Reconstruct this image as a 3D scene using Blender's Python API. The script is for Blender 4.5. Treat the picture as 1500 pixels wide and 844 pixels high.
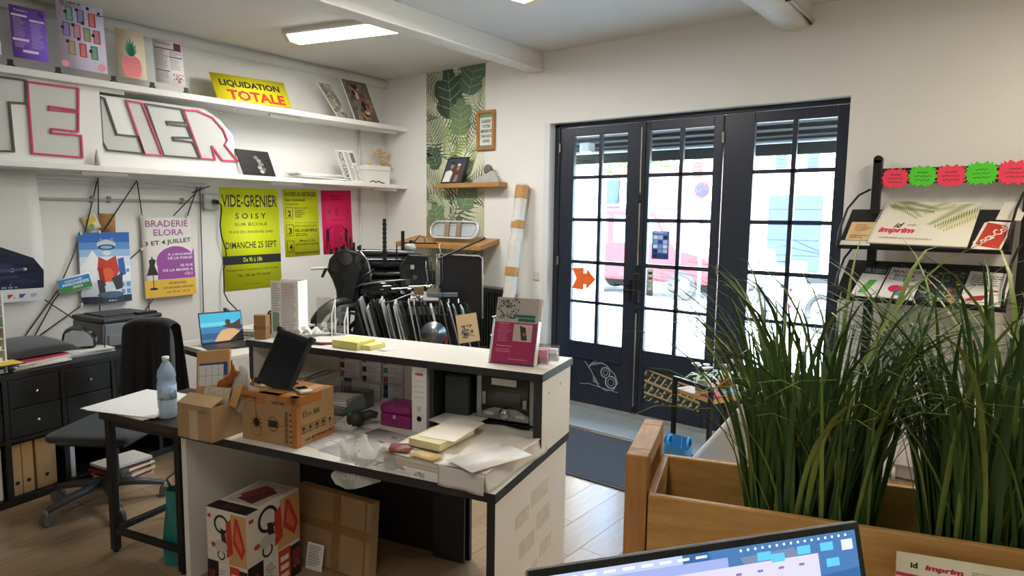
import bpy, bmesh, math, random
from mathutils import Vector, Matrix
random.seed(7)
R = math.radians
scene = bpy.context.scene
for o in list(bpy.data.objects): bpy.data.objects.remove(o)
COL = scene.collection

# ------------------------------------------------------------------ camera
cam_data = bpy.data.cameras.new('camera'); cam = bpy.data.objects.new('camera', cam_data); COL.objects.link(cam)
cam_data.sensor_width = 36.0; cam_data.lens = 965.0/1500*36; cam_data.clip_start = 0.02; cam_data.clip_end = 300
_y, _p, _r = R(38.298), R(6.064), R(-0.79)
_f = Vector((math.cos(_y)*math.cos(_p), math.sin(_y)*math.cos(_p), -math.sin(_p)))
_rt = Vector((math.sin(_y), -math.cos(_y), 0)); _u = _rt.cross(_f)
_r2 = math.cos(_r)*_rt - math.sin(_r)*_u; _u2 = _r2.cross(_f)
cam.matrix_world = Matrix(((_r2.x,_u2.x,-_f.x,-5.043),(_r2.y,_u2.y,-_f.y,-5.8446),(_r2.z,_u2.z,-_f.z,1.72),(0,0,0,1)))
scene.camera = cam

# ------------------------------------------------------------------ world, sun, exposure
world = bpy.data.worlds.new('sky'); scene.world = world; world.use_nodes = True
_nt = world.node_tree; _bg = _nt.nodes['Background']
_sky = _nt.nodes.new('ShaderNodeTexSky'); _sky.sky_type = 'NISHITA'; _sky.sun_disc = False
_sky.sun_elevation = R(52); _sky.sun_rotation = R(250); _sky.air_density = 1.0; _sky.dust_density = 2.0
_nt.links.new(_sky.outputs['Color'], _bg.inputs['Color']); _bg.inputs['Strength'].default_value = 3.4
sun_d = bpy.data.lights.new('sun', 'SUN'); sun = bpy.data.objects.new('sun', sun_d); COL.objects.link(sun)
sun_d.energy = 24.0; sun_d.angle = R(0.5); sun_d.color = (1.0, 0.96, 0.9)
sun.rotation_euler = Vector((0.62, 0.30, -0.85)).to_track_quat('-Z', 'Y').to_euler()
vs = scene.view_settings
vs.view_transform = 'Standard'; vs.look = 'None'; vs.gamma = 1.0; vs.exposure = 0.74; vs.use_curve_mapping = False

# ------------------------------------------------------------------ helpers
def lin(c):
    return c/12.92 if c <= 0.04045 else ((c+0.055)/1.055)**2.4
def hx(h):
    if not isinstance(h, str): return tuple(h)
    h = h.lstrip('#'); return tuple(lin(int(h[i:i+2], 16)/255) for i in (0, 2, 4))
MATS = {}
def mat(name, color=None, rough=0.6, metal=0.0, var=0.0, vscale=8.0, stretch=(1,1,1), bump=0.0, bscale=60.0,
        color2=None, emit=None, estr=0.0, trans=0.0, alpha=1.0, coat=0.0, sheen=0.0, coords='Object', spec=0.5):
    if name in MATS: return MATS[name]
    m = bpy.data.materials.new(name); m.use_nodes = True; MATS[name] = m
    nt = m.node_tree; b = nt.nodes['Principled BSDF']
    c = hx(color if color is not None else '#cccccc')
    b.inputs['Base Color'].default_value = (*c, 1); b.inputs['Roughness'].default_value = rough
    b.inputs['Metallic'].default_value = metal; b.inputs['Coat Weight'].default_value = coat
    b.inputs['Transmission Weight'].default_value = trans; b.inputs['Alpha'].default_value = alpha
    b.inputs['Specular IOR Level'].default_value = spec
    if sheen: b.inputs['Sheen Weight'].default_value = sheen
    if emit is not None:
        b.inputs['Emission Color'].default_value = (*hx(emit), 1); b.inputs['Emission Strength'].default_value = estr
    if var > 0 or color2 is not None or bump > 0:
        tc = nt.nodes.new('ShaderNodeTexCoord'); mp = nt.nodes.new('ShaderNodeMapping')
        mp.inputs['Scale'].default_value = stretch; nt.links.new(tc.outputs[coords], mp.inputs['Vector'])
        if var > 0 or color2 is not None:
            n = nt.nodes.new('ShaderNodeTexNoise'); n.inputs['Scale'].default_value = vscale; n.inputs['Detail'].default_value = 6
            n.inputs['Roughness'].default_value = 0.6
            nt.links.new(mp.outputs['Vector'], n.inputs['Vector'])
            ramp = nt.nodes.new('ShaderNodeValToRGB')
            c2 = hx(color2) if color2 is not None else tuple(x*(1-var) for x in c)
            ramp.color_ramp.elements[0].position = 0.32; ramp.color_ramp.elements[1].position = 0.68
            ramp.color_ramp.elements[0].color = (*c2, 1); ramp.color_ramp.elements[1].color = (*c, 1)
            nt.links.new(n.outputs['Fac'], ramp.inputs['Fac']); nt.links.new(ramp.outputs['Color'], b.inputs['Base Color'])
        if bump > 0:
            n2 = nt.nodes.new('ShaderNodeTexNoise'); n2.inputs['Scale'].default_value = bscale; n2.inputs['Detail'].default_value = 4
            nt.links.new(mp.outputs['Vector'], n2.inputs['Vector'])
            bp = nt.nodes.new('ShaderNodeBump'); bp.inputs['Strength'].default_value = bump; bp.inputs['Distance'].default_value = 0.01
            nt.links.new(n2.outputs['Fac'], bp.inputs['Height']); nt.links.new(bp.outputs['Normal'], b.inputs['Normal'])
    return m
def glass_mat(name, tint='#ffffff', gloss=0.08, rough=0.02):
    if name in MATS: return MATS[name]
    m = bpy.data.materials.new(name); m.use_nodes = True; MATS[name] = m
    nt = m.node_tree; nt.nodes.remove(nt.nodes['Principled BSDF']); out = nt.nodes['Material Output']
    t = nt.nodes.new('ShaderNodeBsdfTransparent'); t.inputs['Color'].default_value = (*hx(tint), 1)
    g = nt.nodes.new('ShaderNodeBsdfGlossy'); g.inputs['Roughness'].default_value = rough
    mx = nt.nodes.new('ShaderNodeMixShader'); mx.inputs['Fac'].default_value = gloss
    nt.links.new(t.outputs[0], mx.inputs[1]); nt.links.new(g.outputs[0], mx.inputs[2]); nt.links.new(mx.outputs[0], out.inputs['Surface'])
    return m
def print_mat(name='printed_ink', rough=0.5, emit=0.0):
    if name in MATS: return MATS[name]
    m = bpy.data.materials.new(name); m.use_nodes = True; MATS[name] = m
    nt = m.node_tree; b = nt.nodes['Principled BSDF']; b.inputs['Roughness'].default_value = rough
    a = nt.nodes.new('ShaderNodeVertexColor'); a.layer_name = 'col'
    if emit:
        b.inputs['Base Color'].default_value = (0.01, 0.01, 0.01, 1)
        nt.links.new(a.outputs['Color'], b.inputs['Emission Color']); b.inputs['Emission Strength'].default_value = emit
    else: nt.links.new(a.outputs['Color'], b.inputs['Base Color'])
    return m

W = {}          # world matrix of every thing and part (parts share their thing's frame)
def props(o, label=None, cat=None, group=None, kind=None):
    if label: o['label'] = label
    if cat: o['category'] = cat
    if group: o['group'] = group
    if kind: o['kind'] = kind
    return o
def TM(loc=(0,0,0), rz=0.0, rx=0.0, ry=0.0):
    return Matrix.Translation(Vector(loc)) @ Matrix.Rotation(rz, 4, 'Z') @ Matrix.Rotation(ry, 4, 'Y') @ Matrix.Rotation(rx, 4, 'X')
def thing(name, label, cat, loc=(0,0,0), rz=0.0, group=None, M=None, kind=None):
    o = bpy.data.objects.new(name, None); COL.objects.link(o); o.empty_display_size = 0.05
    o.matrix_world = M if M is not None else TM(loc, rz); W[o] = o.matrix_world.copy()
    return props(o, label, cat, group, kind)
def frame3(TL, TR, BL):
    """matrix: origin BL, +x towards right edge, +y up the sheet, +z out of its face; returns matrix, width, height"""
    TL, TR, BL = Vector(TL), Vector(TR), Vector(BL)
    x = (TR-TL); w = x.length; x.normalize(); y = TL-BL; y -= y.dot(x)*x; h = y.length; y.normalize(); z = x.cross(y)
    return Matrix(((x.x,y.x,z.x,BL.x),(x.y,y.y,z.y,BL.y),(x.z,y.z,z.z,BL.z),(0,0,0,1))), w, h

class MB:
    def __init__(s, M=None):
        s.M = M if M is not None else Matrix.Identity(4); s.v = []; s.f = []; s.c = []; s.col = None; s.sm = []; s.smooth = False
    def add(s, vs, fs, T=None):
        A = s.M @ T if T is not None else s.M
        n = len(s.v); s.v += [A @ Vector(v) for v in vs]
        for f in fs: s.f.append([n+i for i in f]); s.c.append(s.col); s.sm.append(s.smooth)
        return s
    def box(s, x0, y0, z0, x1, y1, z1, T=None):
        return s.add([(x0,y0,z0),(x1,y0,z0),(x1,y1,z0),(x0,y1,z0),(x0,y0,z1),(x1,y0,z1),(x1,y1,z1),(x0,y1,z1)],
                     [(0,3,2,1),(4,5,6,7),(0,1,5,4),(1,2,6,5),(2,3,7,6),(3,0,4,7)], T)
    def cbox(s, c, d, T=None):
        return s.box(c[0]-d[0]/2,c[1]-d[1]/2,c[2]-d[2]/2,c[0]+d[0]/2,c[1]+d[1]/2,c[2]+d[2]/2, T)
    def prism(s, pts, z0, z1, T=None):
        a = sum(pts[i][0]*pts[(i+1)%len(pts)][1]-pts[(i+1)%len(pts)][0]*pts[i][1] for i in range(len(pts)))
        if a < 0: pts = pts[::-1]
        n = len(pts)
        return s.add([(p[0],p[1],z0) for p in pts]+[(p[0],p[1],z1) for p in pts],
                     [tuple(range(n))[::-1], tuple(range(n,2*n))]+[(i,(i+1)%n,n+(i+1)%n,n+i) for i in range(n)], T)
    def sheet(s, pts, z=0.0, T=None):
        return s.add([(p[0],p[1],z if len(p)<3 else p[2]) for p in pts], [tuple(range(len(pts)))], T)
    def rect(s, x0, y0, x1, y1, z=0.0): return s.sheet([(x0,y0),(x1,y0),(x1,y1),(x0,y1)], z)
    def disc(s, x, y, r, z=0.0, n=20, ry=None):
        return s.sheet([(x+r*math.cos(2*math.pi*i/n), y+(ry or r)*math.sin(2*math.pi*i/n)) for i in range(n)], z)
    def cyl(s, p0, p1, r0, r1=None, n=14, cap=True, smooth=True):
        r1 = r0 if r1 is None else r1; p0, p1 = Vector(p0), Vector(p1); d = (p1-p0).normalized()
        a = d.orthogonal().normalized(); b = d.cross(a)
        vs = [p0+r0*(math.cos(2*math.pi*i/n)*a+math.sin(2*math.pi*i/n)*b) for i in range(n)]
        vs += [p1+r1*(math.cos(2*math.pi*i/n)*a+math.sin(2*math.pi*i/n)*b) for i in range(n)]
        sv = s.smooth; s.smooth = smooth
        s.add(vs, [(i,(i+1)%n,n+(i+1)%n,n+i) for i in range(n)]); s.smooth = sv
        if cap: s.add(vs, [tuple(range(n))[::-1], tuple(range(n,2*n))])
        return s
    def tube(s, pts, r, n=8, smooth=True, closed=False):
        pts = [Vector(p) for p in pts]; vs = []; fs = []; m = len(pts); prev = None
        for i, p in enumerate(pts):
            d = (pts[(i+1)%m if closed else min(i+1,m-1)]-pts[(i-1) if closed or i else 0]).normalized()
            a = prev - prev.dot(d)*d if prev is not None else d.orthogonal()
            if a.length < 1e-6: a = d.orthogonal()
            a.normalize(); b = d.cross(a); prev = a
            rr = r[i] if isinstance(r, (list, tuple)) else r
            vs += [p+rr*(math.cos(2*math.pi*k/n)*a+math.sin(2*math.pi*k/n)*b) for k in range(n)]
        L = m if closed else m-1
        for i in range(L):
            j = (i+1)%m
            fs += [(i*n+k, i*n+(k+1)%n, j*n+(k+1)%n, j*n+k) for k in range(n)]
        if not closed: fs += [tuple(range(n))[::-1], tuple(range((m-1)*n, m*n))]
        sv = s.smooth; s.smooth = smooth; s.add(vs, fs); s.smooth = sv; return s
    def lathe(s, prof, n=20, T=None, smooth=True, sx=1, sy=1):
        vs = []; fs = []; m = len(prof)
        for r, z in prof: vs += [(r*sx*math.cos(2*math.pi*k/n), r*sy*math.sin(2*math.pi*k/n), z) for k in range(n)]
        for i in range(m-1): fs += [(i*n+k, i*n+(k+1)%n, (i+1)*n+(k+1)%n, (i+1)*n+k) for k in range(n)]
        fs += [tuple(range(n))[::-1], tuple(range((m-1)*n, m*n))]
        sv = s.smooth; s.smooth = smooth; s.add(vs, fs, T); s.smooth = sv; return s
    def grid(s, fn, nu, nv, smooth=True, thick=0.0):
        vs = [fn(i/nu, j/nv) for j in range(nv+1) for i in range(nu+1)]
        k = nu+1; fs = [(j*k+i, j*k+i+1, (j+1)*k+i+1, (j+1)*k+i) for j in range(nv) for i in range(nu)]
        sv = s.smooth; s.smooth = smooth; s.add(vs, fs); s.smooth = sv; return s
    def cut(s, w, h, nu, nv):
        def clip(poly, ax, val, keep):
            out = []
            for i in range(len(poly)):
                a, b = poly[i], poly[(i+1) % len(poly)]; da, db = (a[ax]-val)*keep, (b[ax]-val)*keep
                if da >= 0: out.append(a)
                if da*db < 0: out.append(a.lerp(b, da/(da-db)))
            return out
        def area(p): return abs(sum(p[i].x*p[(i+1)%len(p)].y-p[(i+1)%len(p)].x*p[i].y for i in range(len(p))))/2
        V, F, Cc, Sm = [], [], [], []
        for f, c in zip(s.f, s.c):
            P = [s.v[i] for i in f]
            for i in range(nu):
                A = clip(clip(P, 0, w*i/nu, 1), 0, w*(i+1)/nu, -1)
                if len(A) < 3 or area(A) < 1e-12: continue
                for j in range(nv):
                    B = clip(clip(A, 1, h*j/nv, 1), 1, h*(j+1)/nv, -1)
                    if len(B) < 3 or area(B) < 1e-10: continue
                    n = len(V); V += [v.copy() for v in B]; F.append(list(range(n, n+len(B)))); Cc.append(c); Sm.append(False)
        s.v, s.f, s.c, s.sm = V, F, Cc, Sm
    def build(s, name, m, parent=None, origin=None, bevel=0.0, label=None, cat=None, group=None, kind=None, solid=0.0, subsurf=0, seg=2):
        if parent is not None: P = W[parent]
        else:
            if origin is None:
                xs = [v.x for v in s.v]; ys = [v.y for v in s.v]; zs = [v.z for v in s.v]
                origin = ((min(xs)+max(xs))/2, (min(ys)+max(ys))/2, min(zs))
            P = origin if isinstance(origin, Matrix) else Matrix.Translation(Vector(origin))
        inv = P.inverted(); me = bpy.data.meshes.new(name)
        me.from_pydata([inv @ v for v in s.v], [], s.f); 
        me.polygons.foreach_set('use_smooth', s.sm)
        if any(c is not None for c in s.c):
            ca = me.color_attributes.new('col', 'FLOAT_COLOR', 'CORNER'); dat = []
            for p, c in zip(me.polygons, s.c): dat += [*(hx(c) if c is not None else (1,1,1)), 1]*p.loop_total
            ca.data.foreach_set('color', dat)
        me.update(); me.materials.append(m)
        o = bpy.data.objects.new(name, me); COL.objects.link(o); W[o] = P.copy()
        if parent is not None: o.parent = parent
        else: o.matrix_world = P
        if bevel:
            bm_ = o.modifiers.new('bevel', 'BEVEL'); bm_.width = bevel; bm_.segments = seg; bm_.limit_method = 'ANGLE'; bm_.angle_limit = R(40)
        if solid:
            sm_ = o.modifiers.new('solid', 'SOLIDIFY'); sm_.thickness = solid; sm_.offset = -1
        if subsurf:
            ss = o.modifiers.new('sub', 'SUBSURF'); ss.levels = subsurf; ss.render_levels = subsurf
        return props(o, label, cat, group, kind)
def copy_tree(o, parent=None, Mx=None, **kw):
    c = o.copy(); COL.objects.link(c)
    if parent is not None: c.parent = parent
    if Mx is not None: c.matrix_world = Mx; W[c] = Mx.copy()
    else: W[c] = W.get(parent, Matrix.Identity(4)).copy()
    for ch in [x for x in bpy.data.objects if x.parent == o]: copy_tree(ch, c)
    return props(c, **kw)

FONTC = {}
def text_geo(s, bold=0.0):
    k = (s, bold)
    if k in FONTC: return FONTC[k]
    cu = bpy.data.curves.new('t', 'FONT'); cu.body = s; cu.resolution_u = 2; cu.fill_mode = 'FRONT'; cu.offset = bold
    ob = bpy.data.objects.new('t', cu); COL.objects.link(ob)
    bpy.context.view_layer.update()
    me = bpy.data.meshes.new_from_object(ob.evaluated_get(bpy.context.evaluated_depsgraph_get()))
    vs = [tuple(v.co) for v in me.vertices]; fs = [tuple(p.vertices) for p in me.polygons]
    bpy.data.objects.remove(ob); bpy.data.curves.remove(cu); bpy.data.meshes.remove(me)
    FONTC[k] = (vs, fs); return FONTC[k]
def put_text(mb, s, x0, y0, x1, y1, z=0.0006, bold=0.0, rot=0.0, shear=0.0):
    """lettering stretched to fill the box x0..x1, y0..y1 of the sheet"""
    vs, fs = text_geo(s, bold)
    if not vs: return
    ax = min(v[0] for v in vs); bx = max(v[0] for v in vs); ay = min(v[1] for v in vs); by = max(v[1] for v in vs)
    sx = (x1-x0)/max(bx-ax, 1e-6); sy = (y1-y0)/max(by-ay, 1e-6); cx, cy = (x0+x1)/2, (y0+y1)/2; out = []
    for v in vs:
        px = x0+(v[0]-ax)*sx; py = y0+(v[1]-ay)*sy; px += shear*(py-y0)
        dx, dy = px-cx, py-cy; out.append((cx+dx*math.cos(rot)-dy*math.sin(rot), cy+dx*math.sin(rot)+dy*math.cos(rot), z))
    mb.add(out, fs)
INK = print_mat()
def fine_lines(mb, x0, y0, x1, y1, n, z=0.0005, fill=0.4, seed=1, ragged=0.4):
    rnd = random.Random(seed); st = (y1-y0)/n
    for i in range(n):
        y = y1-(i+0.5)*st; x = x0; e = x1-(x1-x0)*ragged*rnd.random()
        while x < e-1e-4:
            w = min((x1-x0)*(0.06+0.16*rnd.random()), e-x); mb.rect(x, y-st*fill/2, x+w, y+st*fill/2, z); x += w+(x1-x0)*0.025
def poster(name, label, cat, TL, TR, BL, color, art=None, group=None, thick=0.0008, curl=None, rough=0.5, nu=8, nv=10, M=None, part='print', emit=0.0):
    """one sheet with thickness plus its print as a child; art(mb,w,h) draws in sheet coordinates"""
    Mx, w, h = frame3(TL, TR, BL)
    cf = curl or (lambda x, y: 0.0)
    mb = MB(Mx); mb.grid(lambda a, b: (a*w, b*h, cf(a, b)), nu if curl else 1, nv if curl else 1)
    m = mat('sheet_'+(color if isinstance(color, str) else name), color, rough)
    o = mb.build(name, m, None, origin=Mx, solid=thick, label=label, cat=cat, group=group)
    if art:
        ab = MB(); art(ab, w, h)
        if curl:
            ab.cut(w, h, nu, nv)      # so that the print follows the curl of the sheet
            ab.v = [Vector((v.x, v.y, v.z+cf(min(max(v.x/w,0),1), min(max(v.y/h,0),1)))) for v in ab.v]
        ab.v = [Mx @ v for v in ab.v]
        ab.build(part, print_mat('screen_ink', emit=emit) if emit else INK, o)
    return o

# ------------------------------------------------------------------ shared materials
WHITE = mat('white_wall_paint', '#e9e8e4', 0.75, var=0.03, vscale=3, bump=0.08, bscale=25)
CREAM = mat('cream_wall_paint', '#ecebe7', 0.75, var=0.03, vscale=3, bump=0.08, bscale=25)
CEIL = mat('ceiling_paint', '#dcdbd6', 0.8, var=0.04, vscale=2, bump=0.1, bscale=12)
NAVY = mat('navy_door_paint', '#252c3b', 0.38, var=0.15, vscale=10)
LAM = mat('white_laminate', '#e9e6df', 0.4, var=0.02)
EDGE = mat('charcoal_edge_band', '#22252a', 0.5)
BLACKM = mat('black_metal', '#17181b', 0.45, metal=0.2)
BLACKP = mat('black_plastic', '#141518', 0.4)
DARKW = mat('black_brown_wood', '#15130f', 0.45, var=0.3, vscale=6, stretch=(1,1,8))
CHROME = mat('chrome', '#d8d8d8', 0.18, metal=1.0)
STEEL = mat('worn_steel', '#8f9194', 0.38, metal=0.9, var=0.35, vscale=14)
OAK = mat('oak_wood', '#c39053', 0.5, color2='#a87038', vscale=5, stretch=(1.2,9,9), bump=0.06, bscale=30)
PINE = mat('pine_wood', '#cda06a', 0.55, color2='#ad7f4a', vscale=4, stretch=(8,1,8), bump=0.08, bscale=30)
CARD = mat('brown_cardboard', '#b0906a', 0.8, var=0.12, vscale=7, bump=0.05, bscale=80)
TAPEB = mat('brown_tape', '#9d7445', 0.3, var=0.1)
PAPER = mat('white_paper', '#eceae6', 0.6)
BRASS = mat('aged_brass', '#a39d8c', 0.4, metal=0.7)
# ================================================================== the room
CH = 3.23
MB().box(-7.6, -7.6, -0.10, 0.25, 0.12, -0.012).build('floor', mat('floor_joint', '#6d5a45', 0.7), kind='structure')
floor_obj = [o for o in bpy.data.objects if o.name == 'floor'][0]
# vinyl planks, laid along x
PLK = [mat('oak_vinyl_%d'%i, c, 0.26, color2=c2, vscale=3.5, stretch=(1.0, 11, 1), bump=0.03, bscale=40) for i, (c, c2) in enumerate(
    [('#a68d6f','#947a5c'), ('#a28869','#8f7659'), ('#aa9174','#987f62'), ('#9f8567','#8c7356')])]
_pm = {}
def plank(x0, x1, y0, y1, k):
    key = (round(x1-x0, 3), k)
    if key not in _pm:
        mb = MB(W[floor_obj]); mb.box(-(x1-x0)/2+.0012, -(y1-y0)/2+.0012, -0.012, (x1-x0)/2-.0012, (y1-y0)/2-.0012, 0)
        o = mb.build('plank', PLK[k], floor_obj); _pm[key] = o.data
    else:
        o = bpy.data.objects.new('plank', _pm[key]); COL.objects.link(o); o.parent = floor_obj
    o.location = Vector(((x0+x1)/2, (y0+y1)/2, 0))-W[floor_obj].translation
    return o
_rnd = random.Random(3)
PW, PL = 0.195, 1.25
_row = 0; yy = 0.0
while yy > -7.4:
    off = -_rnd.random()*PL; x = 0.12+off
    while x > -7.5:
        xa, xb = max(x-PL, -7.5), min(x, 0.12)
        vis = yy > -5.2 and (xa+xb)/2 > -4.9
        if xb-xa > 0.03 and vis:
            q = plank(xa, xb, yy-PW, yy, _rnd.randrange(4))
        x -= PL
    yy -= PW
MB().box(-7.5, -7.4, -0.011, 0.12, 0.0, -0.004).build('plank_underlay', PLK[1], floor_obj)

MB().box(-7.6, -7.6, CH, 0.25, 0.12, CH+0.12).build('ceiling', CEIL, kind='structure')
MB().box(-7.6, 0.0, 0, 0.25, 0.14, CH).build('wall_back', WHITE, kind='structure')
# door wall with its opening
OY0, OY1, OZ = -4.787, -2.219, 2.585
mb = MB(); mb.box(0, OY1, 0, 0.25, 0.0, CH); mb.box(0, -7.6, 0, 0.25, OY0, CH); mb.box(0, OY0, OZ, 0.25, OY1, CH)
mb.build('wall_right', CREAM, kind='structure')
MB().box(-7.75, -7.6, 0, -7.6, 0.12, CH).build('wall_left', WHITE, kind='structure')
MB().box(-7.6, -7.75, 0, 0.25, -7.6, CH).build('wall_front', WHITE, kind='structure')
# ceiling beams and mouldings
mb = MB(); mb.box(-7.6, -2.19, 3.075, 0, -2.06, CH); mb.box(-7.6, -2.205, 3.062, 0, -2.05, 3.080)
mb.build('trim_1', mat('beam_paint', '#e4e0d8', 0.7, var=0.04), kind='structure', bevel=0.006)
def rough_beam(name, y0, y1, z0):
    rnd = random.Random(4); mb = MB(); pts = []
    prof = [(y1, CH), (y1, z0+.05), (y1-.02, z0+.015), ((y0+y1)/2, z0), (y0+.03, z0+.012), (y0, z0+.06), (y0, CH)]
    def fn(a, b):
        i = int(round(b*(len(prof)-1))); p = prof[i]; j = 0.008*math.sin(a*23+i*2)+0.006*math.sin(a*61+i)
        return (-7.6+7.6*a, p[0]+j, p[1]+(j if 0 < i < len(prof)-1 else 0))
    mb.grid(fn, 60, len(prof)-1); return mb.build(name, mat('old_beam_paint', '#dedad2', 0.75, var=0.12, vscale=5, bump=0.3, bscale=15), kind='structure')
tb = rough_beam('trim_2', -4.50, -4.29, 3.064)
MB().tube([(-7.5,-4.515,3.12),(-3,-4.518,3.125),(0,-4.515,3.12)], 0.012).build('conduit', mat('painted_pipe','#cfccc4',0.5), tb)
for xx in (-.6, -1.5): MB().box(xx-.008,-4.532,3.10,xx+.008,-4.498,3.14).build('pipe_clip', BLACKM, tb)
MB().tube([(-7.5,-4.5,3.165),(-.9,-4.502,3.16),(-.3,-4.5,3.13),(0,-4.502,3.10)],0.006).build('cable', BLACKP, tb)
mb = MB(); mb.box(-7.6, -0.075, 3.14, 0, 0, 3.20); mb.box(-7.6, -0.04, 3.20, 0, 0, CH)
mb.build('trim_3', mat('moulding_paint','#d9d8d4',0.7), kind='structure', bevel=0.005)

# ------------------------------------------------------------------ fluorescent ceiling lamps
def ceiling_lamp(label, p0, p1, width, power, color, group='fluorescent ceiling lamps'):
    p0, p1 = Vector(p0), Vector(p1); c = (p0+p1)/2; d = p1-p0; L = d.length; a = math.atan2(d.y, d.x)
    t = thing('fluorescent_lamp', label, 'ceiling lamp', (c.x, c.y, CH), a, group)
    M = W[t]; h = width/2
    mb = MB(M); mb.prism([(-h,0),(-h,-.035),(-h*.55,-.062),(h*.55,-.062),(h,-.035),(h,0)], -L/2, L/2, Matrix(((0,0,1,0),(1,0,0,0),(0,1,0,0),(0,0,0,1))))
    mb.build('housing', mat('lamp_housing','#dcdad4',0.5), t)
    mb = MB(M); mb.prism([(-h*.92,-.038),(-h*.5,-.085),(h*.5,-.085),(h*.92,-.038)], -L/2+.035, L/2-.035, Matrix(((0,0,1,0),(1,0,0,0),(0,1,0,0),(0,0,0,1))))
    mb.build('diffuser', mat('lit_diffuser','#ffffff',0.4,emit='#fff6e2',estr=3.0), t)
    for s in (-1, 1):
        mb = MB(M); mb.prism([(-h*.95,-.034),(-h*.52,-.088),(h*.52,-.088),(h*.95,-.034)], s*(L/2-.036), s*L/2, Matrix(((0,0,1,0),(1,0,0,0),(0,1,0,0),(0,0,0,1))))
        mb.build('end_cap', mat('yellowed_plastic','#e6dba8',0.5), t)
    ld = bpy.data.lights.new('tube_light', 'AREA'); ld.shape = 'RECTANGLE'; ld.size = L*.92; ld.size_y = width*.9; ld.energy = power; ld.color = color
    lo = bpy.data.objects.new('tube_light', ld); COL.objects.link(lo); lo.parent = t; lo.location = (0, 0, -0.095)
    return t
ceiling_lamp('lit fluorescent ceiling lamp above the yellow clearance sign', (-1.74,-.86,CH), (-1.46,-1.92,CH), 0.24, 23, (1,.975,.93))
ceiling_lamp('lit fluorescent ceiling lamp cut off by the top edge, right of the white beam', (-2.55,-2.85,CH), (-1.40,-3.12,CH), 0.24, 23, (1,.975,.93))
ceiling_lamp('lit warm fluorescent ceiling lamp out of view near the display rack', (-2.3,-6.35,CH), (-1.1,-6.35,CH), 0.24, 22, (1,.86,.66))
ceiling_lamp('lit fluorescent ceiling lamp out of view behind the camera', (-5.6,-5.2,CH), (-4.4,-5.2,CH), 0.24, 12, (1,.95,.86))

# ------------------------------------------------------------------ the three glazed leaves
DX = 0.10; DT = 0.045     # leaf front plane and thickness
PANE = glass_mat('window_glass', '#eef6f6', 0.06)
ROWS = [(2.112,2.464),(1.73,2.081),(1.343,1.698),(0.972,1.31),(0.588,0.946)]
def leaf(name, y0, y1, gl, gm, gr, panel_art=None, z0=0.012, z1=2.545):
    """y decreases to the right of the picture; gl>gm>gr are glass left, mullion centre, glass right"""
    d = thing(name, None, None, (DX, (y0+y1)/2, 0), kind='structure')
    def part(nm, b, bev=0.004): return MB().box(*b).build(nm, NAVY, d, bevel=bev)
    part('stile', (DX, gl, z0, DX+DT, y0, z1)); part('stile', (DX, y1, z0, DX+DT, gr, z1))
    part('top_rail', (DX, gr, 2.464, DX+DT, gl, z1)); part('lock_rail', (DX, gr, 0.445, DX+DT, gl, 0.588)); part('bottom_rail', (DX, gr, z0, DX+DT, gl, 0.125))
    part('glazing_bar', (DX+.006, gm-.017, 0.588, DX+DT-.006, gm+.017, 2.464), .003)
    for (a, b), (a2, b2) in zip(ROWS[:-1], ROWS[1:]): part('glazing_bar', (DX+.006, gr, b2, DX+DT-.006, gl, a), .003)
    for a, b in ROWS:
        for (l, r) in ((gl, gm+.017), (gm-.017, gr)):
            MB().box(DX+.018, r, a, DX+.022, l, b).build('pane', PANE, d)
    pn = part('panel', (DX+.014, gr, .125, DX+.030, gl, .445))
    mb = MB(); w = .018
    for b in ((DX+.002,gr,.125,DX+.014,gl,.125+w),(DX+.002,gr,.445-w,DX+.014,gl,.445),(DX+.002,gr,.125,DX+.014,gr+w,.445),(DX+.002,gl-w,.125,DX+.014,gl,.445)): mb.box(*b)
    mb.build('panel_moulding', NAVY, d, bevel=.003)
    return d
d1 = leaf('door_1', -2.335, -3.150, -2.482, -2.760, -3.031)
d2 = leaf('door_2', -3.190, -3.872, -3.243, -3.524, -3.795)
d3 = leaf('door_3', -3.880, -4.765, -4.115, -4.405, -4.690)
fr = thing('door_4', None, None, (DX, -3.5, 0), kind='structure')
mb = MB()
for b in ((DX-.012,OY1-.115,0,DX+.09,OY1-.06,OZ),(DX-.012,OY0,0,DX+.09,OY0+.020,OZ),(DX-.012,OY0,2.55,DX+.09,OY1-.06,OZ)): mb.box(*b)
mb.build('door_frame', NAVY, fr, bevel=.004)
MB().box(DX-.012, -3.205, 0.01, DX-.001, -3.145, 2.55).build('cover_strip', NAVY, fr, bevel=.003)
MB().box(-.0, OY1-.06, 0, .25, OY1, OZ).build('reveal', mat('reveal_paint','#dfe0e2',0.6), fr)
MB().box(.0, OY0-.002, -.01, .25, OY1, .008).build('sill', mat('sill_concrete','#8e908f',0.6,var=.2,vscale=9), fr)
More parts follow.
